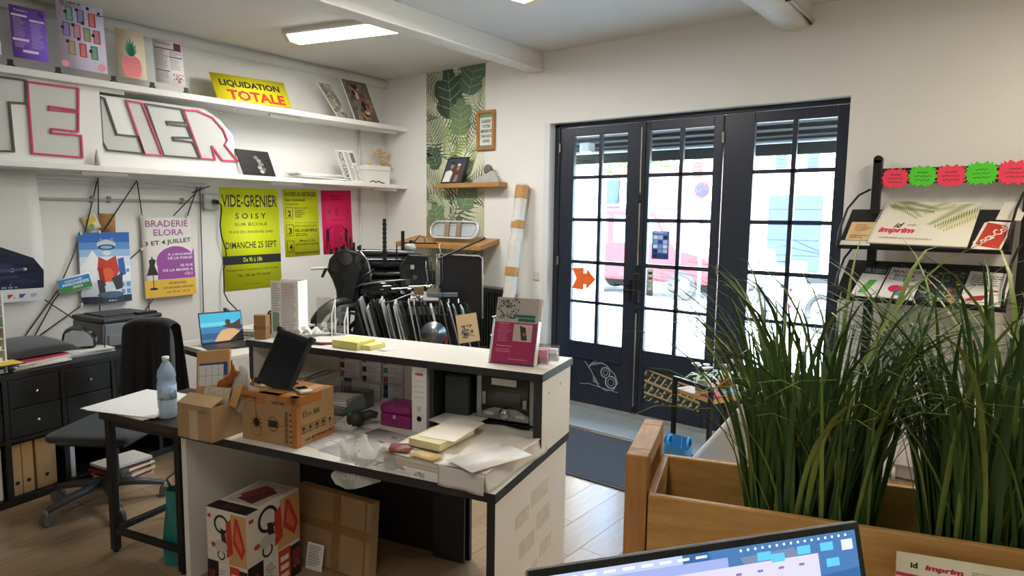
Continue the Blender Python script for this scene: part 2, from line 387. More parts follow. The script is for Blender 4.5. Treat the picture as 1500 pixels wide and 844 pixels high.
# long bolt rods, hinges, handle
for (a, b) in ((0.02,0.93),(1.33,1.86),(1.95,2.50)):
    MB().cyl((DX-.02,-3.176,a),(DX-.02,-3.176,b),.0065).build('bolt_rod', BRASS, d2)
for z in (0.93, 1.30, 1.90, .05): MB().box(DX-.03,-3.192,z-.02,DX-.01,-3.160,z+.03).build('rod_guide', BLACKM, d2, bevel=.003)
MB().box(DX-.035,-3.20,1.0,DX-.008,-3.152,1.26).build('bolt_case', BLACKM, d2, bevel=.006)
MB().tube([(DX-.01,-3.10,1.15),(DX-.05,-3.10,1.15),(DX-.055,-3.06,1.152),(DX-.05,-2.97,1.15)], .008).build('lever_handle', BLACKM, d1)
MB().box(DX-.01,-3.115,1.02,DX-.001,-3.085,1.20).build('handle_plate', BLACKM, d1, bevel=.003)
for z in (2.37, 1.33, .35):
    MB().cyl((DX-.016,-2.338,z-.04),(DX-.016,-2.338,z+.04),.009).build('hinge', BRASS, d1)
    MB().cyl((DX-.014,-3.876,z-.04),(DX-.014,-3.876,z+.04),.009).build('hinge', BRASS, d3)
# stickers and prints on the doors
def plane_x(x, y0, z0, M=None):   # sheet facing the room (-x); sheet x runs towards -y
    return Matrix(((0,0,-1,x),(-1,0,0,y0),(0,1,0,z0),(0,0,0,1)))
def sticker(name, label, cat, x, yL, yR, z0, z1, color, art=None, rough=.45):
    return poster(name, label, cat, (x,yL,z1), (x,yR,z1), (x,yL,z0), color, art, rough=rough)
mb = MB(plane_x(DX-.004+.018, -2.487, 1.075)); mb.col = None
mb.prism([(0,0),(.125,-.005),(.125,.045),(.155,.045),(.155,0),(.255,.098),(.155,.195),(.155,.15),(.125,.15),(.125,.20),(0,.19),(.045,.097)], 0, .002)
mb.build('arrow_sticker', mat('orange_vinyl','#ff7436',.4), label='orange arrow sticker pointing right on the left door pane', cat='sticker', origin=(DX+.012,-2.61,1.07))
def a_notice(mb, w, h):
    mb.col='#2f63c4'; mb.rect(0,h*.9,w,h,.0006)
    mb.col='#dfe9fb'; mb.rect(w*.1,h*.93,w*.9,h*.96,.001)
    rnd=random.Random(5)
    for i in range(5):
        for j in range(3):
            mb.col=rnd.choice(['#7fa8e8','#eef3fb','#24488f','#b9d2f6','#1d2c4a'])
            mb.rect(w*(.08+.29*j),h*(.06+.165*i),w*(.08+.29*j+.25),h*(.06+.165*i+.13),.0006)
sticker('blue_notice','blue card of small white pictures stuck on the middle door pane','notice',DX+.014,-3.287,-3.443,1.39,1.625,'#4f83d8',a_notice)
def a_strip(mb,w,h):
    for i,c in enumerate(['#3a3d40','#8a6a3a','#b0b4b8','#c9ccd0']):
        mb.col=c; mb.rect(w*.2,h*(.8-.2*i),w*.8,h*(.9-.2*i),.0006)
sticker('hours_strip','narrow grey strip of pictograms on the middle door pane','sticker',DX+.014,-3.252,-3.312,1.072,1.30,'#c4c7c8',a_strip)
# camera drawing printed on the lower panel of the left leaf
mb = MB(plane_x(DX+.0125, -2.60, .165)); mb.col = '#b9c0c6'
def ring(mb, x, y, r, t, n=28, z=0.0):
    for i in range(n):
        a, b = 2*math.pi*i/n, 2*math.pi*(i+1)/n
        mb.sheet([(x+r*math.cos(a),y+r*math.sin(a)),(x+(r+t)*math.cos(a),y+(r+t)*math.sin(a)),(x+(r+t)*math.cos(b),y+(r+t)*math.sin(b)),(x+r*math.cos(b),y+r*math.sin(b))][::-1], z)
def stroke(mb, pts, t, z=0.0):
    for (x0,y0),(x1,y1) in zip(pts[:-1],pts[1:]):
        L=math.hypot(x1-x0,y1-y0) or 1; nx,ny=-(y1-y0)/L*t/2,(x1-x0)/L*t/2
        mb.sheet([(x0-nx,y0-ny),(x1-nx,y1-ny),(x1+nx,y1+ny),(x0+nx,y0+ny)],z)
stroke(mb,[(.05,.24),(.12,.16),(.20,.03),(.28,.0),(.36,.02),(.40,.09),(.37,.16),(.27,.24),(.19,.25)],.006)
stroke(mb,[(.10,.19),(.13,.24),(.20,.27),(.25,.25)],.005)
for i in range(6): stroke(mb,[(.09+.02*i,.20+.006*i),(.13+.02*i,.235+.005*i)],.004)
ring(mb,.27,.165,.042,.008); ring(mb,.33,.085,.05,.010); ring(mb,.33,.085,.03,.004); ring(mb,.27,.165,.022,.004)
stroke(mb,[(.0,.02),(.1,.035),(.22,.02),(.42,.0)],.004)
for i in range(5): stroke(mb,[(.14,.11-.012*i),(.17+.01*i,.10-.013*i)],.004)
mb.build('camera_drawing', INK, d1)
# type case picture printed on the lower panel of the middle leaf
mb = MB(plane_x(DX+.0125, -3.246, .14)); Wd, Hd = .54, .30
mb.col='#2d332f'; mb.rect(0,0,Wd,Hd,0)
rnd = random.Random(9)
for k in range(3):
    y0 = Hd*(1.02-.36*k)
    mb.col='#b59a72'; mb.sheet([(0,y0-.02),(Wd,y0-.14),(Wd,y0-.115),(0,y0+.004)],.0006)
    for i in range(9):
        x=.03+.06*i; yb=y0-.03-.22*x
        mb.col='#cdb991'; mb.sheet([(x,yb),(x+.012,yb-.003),(x-.035,yb-.075),(x-.045,yb-.072)][::-1],.0008)
        for j in range(3):
            mb.col=rnd.choice(['#8c8d88','#5f645f','#c8c2b0','#777777']); xx=x-.03+.045*rnd.random(); yj=yb-.03-.03*rnd.random()
            mb.rect(xx,max(yj,0),xx+.018,max(yj,0)+.012,.0011)
mb.v=[Vector((v.x,v.y,min(max(v.z,.135),.438))) for v in mb.v]
mb.build('type_case_print', INK, d2)
# door mat and threshold strip
MB().box(-.52,OY0+.05,0,0.0,OY1+.05,.006).build('threshold_strip', mat('grey_threshold','#8f9a9f',0.5,var=.12,vscale=6), kind=None, label='pale grey threshold strip along the foot of the doors', cat='threshold', bevel=.002)
o = thing('door_mat','dark grey ribbed entrance mat on the pale floor before the doors','mat',(-1.02,-3.55,0))
MB().box(-1.40,-4.05,.0005,-.60,-2.95,.010).build('pile', mat('mat_pile','#4a4f57',0.95,color2='#2f333a',vscale=90,bump=.6,bscale=160), o, bevel=.003)
mb = MB()
for b in ((-1.43,-4.08,.0002,-1.40,-2.92,.008),(-.60,-4.08,.0002,-.57,-2.92,.008),(-1.40,-4.08,.0002,-.60,-4.05,.008),(-1.40,-2.95,.0002,-.60,-2.92,.008)): mb.box(*b)
mb.build('border', mat('mat_border','#2a2d32',0.7), o)

# ================================================================== the street outside
MB().box(.25,-25,-.12,60,40,-.02).build('ground', mat('street_asphalt','#a9a7a3',0.85,var=.12,vscale=4), kind='structure')
MB().box(.25,-12,-.02,3.0,12,.0).build('pavement', mat('pavement_slab','#bdbab4',0.85,var=.08,vscale=6), kind='structure')
MB().box(16.2,-20,-.02,18,20,.08).build('pavement', mat('pavement_slab','#bdbab4'), kind='structure')
# canopy of dark boards over the shop front
aw = thing('shop_canopy','dark boarded canopy above the shop doors outside','canopy',(.7,-3.5,2.3))
WDK = mat('weathered_boards','#2f2c29',0.8,var=.3,vscale=6,stretch=(8,1,8))
for i in range(5): MB().box(.26+.17*i,-7,2.60-.035*i,.44+.17*i,-.6,2.66-.035*i).build('board', WDK, aw, bevel=.004)
MB().box(1.10,-7,2.31,1.15,-.6,2.56).build('fascia', mat('fascia_board','#262422',0.8,var=.3), aw, bevel=.004)
MB().cyl((.86,-7,2.40),(.86,-.8,2.40),.016).build('pipe', mat('grey_pvc','#b5b7b8',.5), aw)
MB().box(.78,-2.22,2.40,.90,-2.10,2.50).build('junction_box', mat('grey_pvc','#b5b7b8',.5), aw, bevel=.01)
# houses across the street
def house(name, label, x, y0, y1, h, wall, openings, depth=6.0, roof=None):
    t = thing(name, label, 'house', (x, (y0+y1)/2, 0))
    MB().box(x, y0, 0, x+depth, y1, h).build('wall', wall, t)
    for kind, a, b, z0, z1, col in openings:
        m = mat('paint_'+col, col, .5, var=.06, vscale=3)
        if kind == 'shutter':
            s = MB().box(x-.05,a,z0,x-.005,b,z1).build('shutter', m, t, bevel=.01)
            n = int((z1-z0)/.14)
            for i in range(n): MB().box(x-.065,a+.06,z0+.06+i*(z1-z0-.12)/n,x-.05,b-.06,z0+.06+(i+.55)*(z1-z0-.12)/n).build('slat', m, s)
        elif kind == 'window':
            f = MB().box(x-.03,a,z0,x-.002,b,z1).build('window', mat('window_frame_white','#eeeeee',.5), t)
            for c in (0,1): MB().box(x-.036,a+.06+c*(b-a-.06)/2,z0+.06,x-.03,a+(c+1)*(b-a)/2-.02+c*.0,z1-.06).build('pane', mat('far_pane','#7f95ab',.15), f)
        elif kind == 'garage':
            g = MB().box(x-.05,a,z0,x-.004,b,z1).build('garage_door', m, t)
            for i in range(5): MB().box(x-.07,a+.03,z0+.03+i*(z1-z0)/5,x-.05,b-.03,z0+(i+1)*(z1-z0)/5-.02).build('door_panel', m, g, bevel=.008)
        elif kind == 'fence':
            n = max(2,int((b-a)/.18)); f = MB().box(x-.09,a,z0+.3,x-.06,b,z0+.4).build('fence', m, t)
            for i in range(n): MB().box(x-.12,a+i*(b-a)/n+.01,z0,x-.09,a+(i+1)*(b-a)/n-.01,z1).build('fence_board', m, f, bevel=.006)
    if roof: MB().box(x-.3,y0-.2,h,x+depth,y1+.2,h+.25).build('roof', roof, t)
    return t
RENDER = mat('white_render','#f2efe8',.85,var=.05,vscale=2); ROOFT = mat('roof_tile','#a2573f',.8,var=.2)
house('town_house','white rendered house with blue shutters and a blue garage door',18,-9,4.2,7,RENDER,
  [('garage',-.40,1.30,.08,2.61,'#17265c'),('shutter',.79,1.15,3.48,3.97,'#17265c'),('shutter',-.21,.15,3.46,3.95,'#17265c'),('window',.19,.75,3.46,3.95,'#ffffff'),
   ('window',3.2,3.64,3.25,3.95,'#ffffff'),('shutter',3.68,4.05,3.25,3.95,'#521f1e')], roof=ROOFT)
house('fenced_house','low white house behind a red board fence beyond the van',19.2,4.6,7.7,3.5,RENDER,[('fence',4.75,6.1,1.3,3.0,'#562a27'),('window',6.6,7.2,1.8,2.9,'#ffffff')],roof=ROOFT)
house('slate_house','grey blue house beyond the red vehicle',20,8.2,12.5,3.4,mat('slate_render','#1c2b47',.8,var=.1),[('window',9.6,10.4,1.4,2.4,'#ffffff')],roof=None)
# white pier left of the doors, outside
pr = thing('gate_pier','tall white rendered pier just outside the left door','pier',(2.4,-.5,0))
MB().box(2.2,-1.30,0,2.75,.15,4.2).build('shaft', RENDER, pr, bevel=.03); MB().box(2.12,-1.34,0,2.83,.2,.35).build('plinth', mat('pier_plinth','#d9d6ce',.85), pr, bevel=.02)
# tree behind the slate house
tr = thing('street_tree','leafy green tree beyond the slate house','tree',(27.5,11.6,0))
MB().tube([(27.5,11.6,0),(27.6,11.5,2),(27.5,11.7,4)],[.2,.15,.08]).build('trunk', mat('bark','#5b4a3a',.9,var=.3), tr)
mb = MB(); rnd = random.Random(2)
for i in range(1400):
    a=rnd.random()*6.283; b=rnd.random()*2-1; r=2.1*(rnd.random()**.4); c=Vector((27.5+r*math.sqrt(1-b*b)*math.cos(a),11.6+r*math.sqrt(1-b*b)*math.sin(a)*1.3,4.6+1.6*r/2.1*b))
    q=Matrix.Rotation(rnd.random()*6.28,4,'Z')@Matrix.Rotation(rnd.random()*3.1,4,'X'); s=.16
    mb.add([c+q@Vector(p) for p in ((-s,0,0),(0,-s*.5,.03),(s,0,0),(0,s*.5,.03))],[(0,1,2,3)])
mb.build('foliage', mat('tree_leaf','#6f9a45',.6,var=.3,vscale=2), tr, kind='stuff')
# no parking sign
sg = thing('road_sign','round blue and red no parking sign on a pole across the pavement','road sign',(4.0,-2.14,0))
MB().cyl((4.04,-2.10,0),(4.04,-2.10,2.35),.025).build('pole', STEEL, sg)
def disc_x(mb,x,r,n=28): 
    mb.cyl((x,-2.10,2.15),(x+.006,-2.10,2.15),r,n=n,smooth=False)
mb=MB(); disc_x(mb,4.0,.115); mb.build('red_ring', mat('sign_red','#7a1a24',.4), sg)
mb=MB(); disc_x(mb,3.996,.088); mb.build('blue_disc', mat('sign_blue','#132c66',.4), sg)
mb=MB(Matrix.Translation((3.993,-2.10,2.15))@Matrix.Rotation(R(45),4,'X')); mb.box(0,-.012,-.09,.004,.012,.09); mb.build('red_bar', mat('sign_red','#7a1a24',.4), sg)
# red van
CARR = mat('red_car_paint','#5c0f1c',.4,coat=.15); CGL = mat('car_window','#5d86a3',.1); TYRE = mat('tyre_rubber','#2a2b2d',.8)
def vehicle(name,label,loc,rz,L,Wd,prof,win,paint,wheels,wr=.31):
    t=thing(name,label,'vehicle',loc,rz); M=W[t]
    mb=MB(M); T=Matrix(((1,0,0,0),(0,0,-1,Wd/2),(0,1,0,0),(0,0,0,1))); mb.prism(prof,0,Wd,T); b=mb.build('body',paint,t,bevel=.07,seg=3)
    for poly in win:
        for s in (-1,1):
            mb=MB(M); mb.prism(poly,0,.012,Matrix(((1,0,0,0),(0,0,-1,s*(Wd/2)+.006),(0,1,0,0),(0,0,0,1)))); mb.build('side_window',CGL,t)
    for wx in wheels:
        for s in (-1,1):
            mb=MB(M); mb.cyl((wx,s*(Wd/2-.16),wr),(wx,s*(Wd/2+.02),wr),wr,n=24); w_=mb.build('wheel',TYRE,t,bevel=.03)
            mb=MB(M); mb.cyl((wx,s*(Wd/2+.021),wr),(wx,s*(Wd/2+.03),wr),wr*.62,n=18); mb.build('hub_cap',STEEL,w_)
    return t,M
v,Mv=vehicle('red_van','red van parked across the street',(9.2,1.35,0),R(-86),3.7,1.75,
  [(-1.85,.35),(1.80,.35),(1.85,.8),(1.7,1.0),(1.05,1.14),(.55,1.95),(-1.75,2.02),(-1.85,1.2)],
  [[(-1.6,1.2),(-.6,1.2),(-.6,1.82),(-1.55,1.85)],[(-.45,1.2),(.85,1.2),(.48,1.8),(-.45,1.82)]],CARR,(-1.15,1.2))
MB(Mv).box(-1.865,-.6,1.2,-1.84,.6,1.8).build('rear_window',CGL,v); MB(Mv).box(-1.875,-.3,.62,-1.85,.3,.74).build('number_plate',PAPER,v)
for s in (-1,1): MB(Mv).box(-1.87,s*.74-.08,.85,-1.83,s*.74+.08,1.25).build('tail_lamp',mat('tail_lamp','#b02030',.2),v)
MB(Mv).tube([(-1.6,.7,2.04),(-.4,.7,2.06),(.4,.7,2.0)],.02).build('roof_rail',STEEL,v); MB(Mv).tube([(-1.6,-.7,2.04),(-.4,-.7,2.06),(.4,-.7,2.0)],.02).build('roof_rail',STEEL,v)
# parked motorbikes
def motorbike(label,loc,rz,col):
    t=thing('motorbike',label,'motorbike',loc,rz,'motorbikes parked across the street'); M=W[t]
    for wx in (-.68,.68):
        mb=MB(M); mb.tube([(wx+.27*math.cos(a),0,.31+.27*math.sin(a)) for a in [i*math.pi/12 for i in range(24)]],.045,8,closed=True); mb.build('wheel',TYRE,t)
    mb=MB(M); mb.grid(lambda a,b:(-.15+.62*a,.17*math.sin(a*math.pi)**.6*math.cos(b*2*math.pi),.82+.15*math.sin(a*math.pi)**.6*math.sin(b*2*math.pi)+.08*a),10,12); mb.build('tank',col,t)
    mb=MB(M); mb.prism([(-.85,.80),(-.1,.74),(-.1,.84),(-.5,.88),(-.9,.95)],-.13,.13,Matrix(((1,0,0,0),(0,0,-1,0),(0,1,0,0),(0,0,0,1)))); mb.build('seat',BLACKP,t,bevel=.03)
    mb=MB(M); mb.prism([(-.25,.25),(.3,.25),(.35,.62),(-.3,.62)],-.14,.14,Matrix(((1,0,0,0),(0,0,-1,0),(0,1,0,0),(0,0,0,1)))); mb.build('engine',STEEL,t,bevel=.03)
    mb=MB(M); mb.tube([(.68,.07,.31),(.45,.07,.95)],.025); mb.tube([(.68,-.07,.31),(.45,-.07,.95)],.025); mb.build('fork',STEEL,t)
    mb=MB(M); mb.tube([(.30,-.36,1.05),(.42,-.2,1.06),(.46,0,1.0),(.42,.2,1.06),(.30,.36,1.05)],.017); mb.build('handlebar',BLACKM,t)
    mb=MB(M); mb.prism([(.42,.78),(.72,.85),(.62,1.15),(.40,1.28),(.36,1.0)],-.15,.15,Matrix(((1,0,0,0),(0,0,-1,0),(0,1,0,0),(0,0,0,1)))); mb.build('fairing',col,t,bevel=.05)
    mb=MB(M); mb.tube([(0,-.14,.28),(-.5,-.17,.3),(-.9,-.18,.42)],[.03,.045,.055]); mb.build('exhaust',CHROME,t)
MBW=mat('white_bike_paint','#e6e8ea',.25,coat=.5)
motorbike('white motorbike parked before the blue garage, nearer the middle door',(7.7,-1.75,0),R(75),MBW)
motorbike('white motorbike parked before the blue garage, second from the middle door',(6.1,-2.75,0),R(65),MBW)
# white pedestrian bollard with chevron
bo=thing('white_post','white kerb post with red chevrons outside the right door','post',(3.3,-3.62,0))
MB().box(3.24,-3.73,0,3.36,-3.51,1.25).build('post',mat('white_plastic_post','#e9ebec',.5),bo,bevel=.03)
for i in range(3): MB(Matrix.Translation((3.237,-3.56,.72+.1*i))@Matrix.Rotation(R(30),4,'X')).box(0,-.05,-.02,.003,.05,.02).build('chevron',mat('sign_red','#7a1a24',.4),bo)
# ================================================================== shelves on the back wall
SHW = mat('white_shelf_paint','#eceae6',.55,var=.03,vscale=4)
def wall_shelf(label, z1, th):
    t = thing('wall_shelf', label, 'shelf', (-3.7,-.18,z1), 0, 'long white wall shelves')
    MB().box(-7.5,-.37,z1-th,0-.002,-.002,z1).build('board', SHW, t, bevel=.003)
    for xx in (-6.2,-4.6,-3.0,-1.45,-.25):
        MB().box(xx-.16,-.30,z1-th-.028,xx+.16,-.27,z1-th).build('batten', SHW, t, bevel=.002)
    return t
wall_shelf('upper long white wall shelf carrying sign boards', 2.69, .048)
wall_shelf('lower long white wall shelf carrying the big cut out letters', 2.065, .042)

def sign_foot(x, label):
    t=thing('sign_clip',label,'clip',(x,-.325,2.69),0,'black sign feet on the upper shelf')
    mb=MB(W[t]); mb.prism([(-.028,0),(.028,0),(.014,.022),(-.014,.022)],-.02,.02,Matrix(((1,0,0,0),(0,0,-1,0),(0,1,0,0),(0,0,0,1)))); mb.build('foot',BLACKP,t,bevel=.004)
    MB(W[t]).box(-.016,-.004,.018,.016,.004,.05).build('clip_tongue',BLACKM,t)
for x,l in ((-3.56,'left of the purple sign'),(-3.281,'between purple sign and multiplication board'),(-2.92,'left of the pineapple card'),(-2.644,'between pineapple card and white price list'),(-2.379,'at the right corner of the white price list')): sign_foot(x,'small black sign foot '+l)
def shelf_sign(name,label,cat,x0,x1,z0,z1,color,art,y0=-.30,lean=.04,**k):
    return poster(name,label,cat,(x0,y0+lean,z1),(x1,y0+lean,z1),(x0,y0,z0),color,art,thick=.003,**k)
def a_purple(mb,w,h):
    mb.col='#f3eefc'; put_text(mb,'Prestations',w*.13,h*.90,w*.52,h*.94,bold=.01)
    mb.col='#3c2050'
    rnd=random.Random(1)
    for i in range(14): mb.disc(w*(.80+.14*rnd.random()),h*(.86+.10*rnd.random()),w*.02,.0008,8)
    mb.col='#efe6fb'
    for (x0,y0,x1,y1) in ((.04,.80,.48,.84),(.54,.74,.96,.78),(.03,.33,.48,.38),(.28,.12,.72,.17)): mb.rect(w*x0,h*y0,w*x1,h*y1,.0006)
    mb.col='#cbb3ef'
    fine_lines(mb,w*.08,h*.40,w*.44,h*.79,11,seed=2); fine_lines(mb,w*.56,h*.22,w*.92,h*.72,14,seed=3); fine_lines(mb,w*.08,h*.20,w*.44,h*.31,3,seed=4)
shelf_sign('price_sign','purple price sign board, leftmost whole sign on the upper shelf','sign',-3.532,-3.325,2.766,3.121,'#8a5fd3',a_purple)
def a_mult(mb,w,h):
    mb.col='#2a2a33'; put_text(mb,'Les Tables de',w*.08,h*.93,w*.52,h*.975,bold=.01); mb.col='#c04a7a'; put_text(mb,'Multiplication',w*.10,h*.885,w*.54,h*.925,bold=.01)
    mb.col='#2a2a33'; mb.disc(w*.9,h*.88,w*.035,.0006,10); mb.rect(w*.84,h*.84,w*.98,h*.855,.0006)
    cs=['#2f8f6b','#6a5fae','#c43f3f','#6c63b8','#c96a7f','#8f8f4f','#c9646f','#a98f52','#d2483f','#3d9a74']
    pos=[(.18,.69),(.42,.68),(.66,.66),(.10,.46),(.32,.45),(.53,.43),(.74,.42),(.18,.20),(.42,.19),(.66,.18)]
    for i,((x,y),c) in enumerate(zip(pos,cs)):
        mb.col=c; mb.rect(w*x,h*y,w*(x+.16),h*(y+.20),.0006)
        mb.col='#efeaf4'; fine_lines(mb,w*(x+.03),h*(y+.015),w*(x+.13),h*(y+.185),9,z=.0009,fill=.35,seed=i,ragged=.1)
        mb.col='#22222a'; mb.rect(w*(x-.03),h*(y+.165+(i%3-1)*.07),w*(x+.035),h*(y+.21+(i%3-1)*.07),.0012)
    mb.col='#f4a8b4'; mb.disc(w*.10,h*.06,w*.08,.0005,14); mb.disc(w*.88,h*.08,w*.09,.0005,14)
shelf_sign('times_table_sign','large pale lilac multiplication table board between purple sign and pineapple card','sign',-3.254,-2.95,2.752,3.245,'#e6dbf1',a_mult)
def a_pine(mb,w,h):
    mb.col='#f58a8f'
    mb.sheet([(w*(.5+.34*math.copysign(abs(math.cos(a))**.7,math.cos(a))),h*(.24+.24*math.sin(a))) for a in [i*2*math.pi/24 for i in range(24)]],.0006)
    mb.col='#e8707a'
    for i in range(6):
        y=h*(.07+.065*i); stroke(mb,[(w*.2+w*.6*k/6,y+(h*.012 if k%2 else 0)) for k in range(7)],h*.009,.0009)
    mb.col='#43a98c'
    for a,L in ((0,.42),(-.28,.36),(.28,.36),(-.6,.30),(.6,.30),(-.95,.24),(.95,.24)):
        for k in (0,1):
            bx,by=w*.5,h*(.46+.07*k); tx,ty=bx+math.sin(a)*L*h*.62,by+math.cos(a)*L*h*(1-.25*k); nx=w*.07
            mb.sheet([(bx-nx,by),(bx+nx,by),((bx+tx)/2+nx*.8,(by+ty)/2),(tx,ty),((bx+tx)/2-nx*.8,(by+ty)/2)],.0008+.0001*k)
shelf_sign('pineapple_card','cream card with pink and green pineapple on the upper shelf','card',-2.873,-2.667,2.752,3.116,'#efdfc0',a_pine)
def a_menu(mb,w,h):
    mb.col='#7a4a68'; put_text(mb,'Prestations',w*.08,h*.90,w*.58,h*.95,bold=.01); mb.col='#7c1f4c'; mb.rect(w*.70,h*.80,w*.95,h*.97,.0006)
    mb.col='#5c3a72'
    for (x0,y0,x1,y1) in ((.04,.79,.96,.815),(.04,.28,.5,.305),(.52,.62,.96,.645)): mb.rect(w*x0,h*y0,w*x1,h*y1,.0006)
    mb.col='#8c8490'; fine_lines(mb,w*.07,h*.32,w*.47,h*.77,12,seed=5); fine_lines(mb,w*.54,h*.34,w*.94,h*.60,7,seed=6); fine_lines(mb,w*.54,h*.66,w*.94,h*.77,3,seed=7); fine_lines(mb,w*.07,h*.12,w*.47,h*.26,4,seed=8)
    rnd=random.Random(8)
    for i in range(22): mb.col=rnd.choice(['#c84a6a','#b33a52','#e08a9a','#7a9a5a']); mb.disc(w*(.58+.38*rnd.random()),h*(.06+.2*rnd.random()),w*.028,.0006,8)
shelf_sign('menu_sign','small white price list board right of the pineapple card','sign',-2.60,-2.372,2.756,3.098,'#e9e4e0',a_menu)
shelf_sign('plain_sign','white sign board cut by the left edge on the upper shelf','sign',-3.80,-3.598,2.766,3.10,'#e8e8ea',None)
def a_liq(mb,w,h):
    mb.col='#1a1a1a'; put_text(mb,'LIQUIDATION',w*.09,h*.52,w*.90,h*.80,bold=.035)
    mb.col='#c8352b'; put_text(mb,'TOTALE',w*.15,h*.06,w*.93,h*.44,bold=.04)
poster('clearance_sign','yellow clearance sign leaning sideways on the upper shelf','sign',(-2.216,-.18,2.93),(-1.50,-.18,2.955),(-2.10,-.30,2.692),'#ecdf1c',a_liq,thick=.004)
# leaning canvases
def canvas(label,x0,x1,z1,dep,art,color,slant,y0=-.31):
    t=thing('canvas_print',label,'canvas',(x0,y0,2.69),0,'canvas prints on the upper shelf')
    Mx,w,h=frame3((x0-slant,y0+.10,z1),(x1-slant,y0+.10,z1),(x0,y0,2.692)); 
    y=Vector((x0-slant,y0+.10,z1))-Vector((x0,y0,2.692)); 
    # true sheared frame so that the panel tilts as it stands
    Mx=Matrix(((1,y.x,0,x0),(0,y.y,-1,y0),(0,y.z,0,2.692),(0,0,0,1))); w=x1-x0
    mb=MB(Mx); mb.prism([(0,0),(w,0),(w,1),(0,1)],-dep,0); b=mb.build('stretched_canvas',mat('canvas_edge','#dddad4',.8),t)
    ab=MB(Mx); art(ab,w,1.0); ab.build('print',INK,t); return t
def a_cv1(mb,w,h):
    mb.col='#8d8a80'; mb.rect(0,0,w,h,.0008); rnd=random.Random(3)
    for i in range(60):
        mb.col=rnd.choice(['#a39e90','#6f6a5e','#b5ae9c','#87796a','#5f5b54']); x=rnd.random()*w*.8; y=rnd.random()*.9; mb.rect(x,y,x+w*.2,y+.07,.001+.00001*i)
canvas('narrow grey patterned canvas print, left of the figure painting',-.86,-.72,3.02,.02,a_cv1,'#8d8a80',.17)
def a_cv2(mb,w,h):
    mb.col='#5f5a55'; mb.rect(0,0,w,h,.0008); rnd=random.Random(4)
    for i in range(70):
        mb.col=rnd.choice(['#7d7468','#4b4a4a','#8a6a4e','#a3764f','#5c534c','#6d675f']); x=rnd.random()*w*.82; y=rnd.random()*.88; mb.rect(x,y,x+w*.18,y+.1,.001+.00001*i)
    for i in range(26):
        mb.col=rnd.choice(['#c98f6f','#dfb08c','#b0563f','#2c2426','#e9c7a5']); a=rnd.random(); mb.disc(w*(.52+.12*math.sin(a*7)),.12+.76*a,w*(.10-.05*a),.0024+.00002*i,9,.06)
    mb.col='#241c1e'; mb.disc(w*.42,.86,w*.14,.0032,12,.06); mb.disc(w*.55,.40,w*.10,.0033,12,.12); mb.disc(w*.30,.70,w*.08,.0033,12,.05)
canvas('brown and grey figure painting on canvas, rightmost on the upper shelf',-.645,-.335,3.102,.02,a_cv2,'#5f5a55',.105)

# ------------------------------------------------------------------ lower shelf: cut out letters
def outline_board(name,label,poly,letters,y,group):
    """white board in the xz plane; each letter is an outline built as raised strips"""
    t=thing(name,label,'letter board',(sum(p[0] for p in poly)/len(poly),y,2.066),0,group)
    T=Matrix(((1,0,0,0),(0,0,-1,y+.012),(0,1,0,0),(0,0,0,1)))
    MB().prism(poly,0,.010,T).build('board',mat('white_foam_board','#eeede9',.6),t)
    for nm,pts,col in letters:
        m=mat('letter_face_grey','#cfd0cc',.5,var=.05,vscale=2)
        f=MB().prism(pts,.0104,.0150,T).build('letter_face',m,t)
        mb=MB(); n=len(pts); th=.013
        for i in range(n):
            (ax,az),(bx,bz)=pts[i],pts[(i+1)%n]; L=math.hypot(bx-ax,bz-az); A=math.atan2(bz-az,bx-ax)
            mb.prism([(-.005,-th/2),(L+.005,-th/2),(L+.005,th/2),(-.005,th/2)],.0152,.026+.0002*(i%2),T@Matrix.Translation((ax,az,0))@Matrix.Rotation(A,4,'Z'))
        mb.build('letter_outline',mat('outline_'+col,col,.45),f)
    return t
E_=[(-3.466,2.610),(-3.155,2.613),(-3.162,2.457),(-3.341,2.461),(-3.342,2.437),(-3.163,2.442),(-3.170,2.304),(-3.337,2.305),(-3.338,2.276),(-3.153,2.277),(-3.152,2.119),(-3.461,2.123)]
T_=[(-3.78,2.616),(-3.474,2.618),(-3.478,2.461),(-3.576,2.456),(-3.567,2.128),(-3.70,2.121),(-3.70,2.456),(-3.78,2.456)]
outline_board('letter_board','white board with outlined grey T and pink E on the lower shelf',[(-3.95,2.066),(-3.006,2.066),(-3.013,2.64),(-3.95,2.64)],[('T',T_,'#4a4a4a'),('E',E_,'#c42f5c')],-.30,'cut out letter boards')
L_=[(-3.008,2.577),(-2.976,2.571),(-2.903,2.313),(-2.751,2.313),(-2.712,2.185),(-2.975,2.189),(-3.005,2.247)]
I_=[(-2.824,2.578),(-2.710,2.574),(-2.571,2.181),(-2.707,2.180)]
E2=[(-2.685,2.572),(-2.404,2.568),(-2.370,2.463),(-2.528,2.455),(-2.518,2.434),(-2.365,2.436),(-2.329,2.346),(-2.485,2.335),(-2.475,2.314),(-2.325,2.313),(-2.266,2.183),(-2.561,2.182)]
R_=[(-2.388,2.565),(-2.275,2.574),(-2.148,2.535),(-2.055,2.443),(-2.021,2.360),(-2.047,2.316),(-1.932,2.185),(-2.070,2.181),(-2.162,2.294),(-2.136,2.182),(-2.255,2.184)]
outline_board('letter_board','white board with slanted outlined L I E R letters on the lower shelf',[(-3.002,2.066),(-1.915,2.066),(-1.93,2.20),(-1.96,2.40),(-2.07,2.52),(-2.22,2.60),(-3.002,2.595)],[('L',L_,'#4a4a4a'),('I',I_,'#cf4a72'),('E',E2,'#4a4a4a'),('R',R_,'#cf3a66')],-.28,'cut out letter boards')
mb=MB(); mb.lathe([(.022,0),(.016,.06),(.002,.12)],12,Matrix.Translation((-3.065,-.335,2.066))); mb.build('paper_cone',mat('grey_cone','#b9b6b0',.6),label='small grey paper cone standing before the letter board',cat='cone')
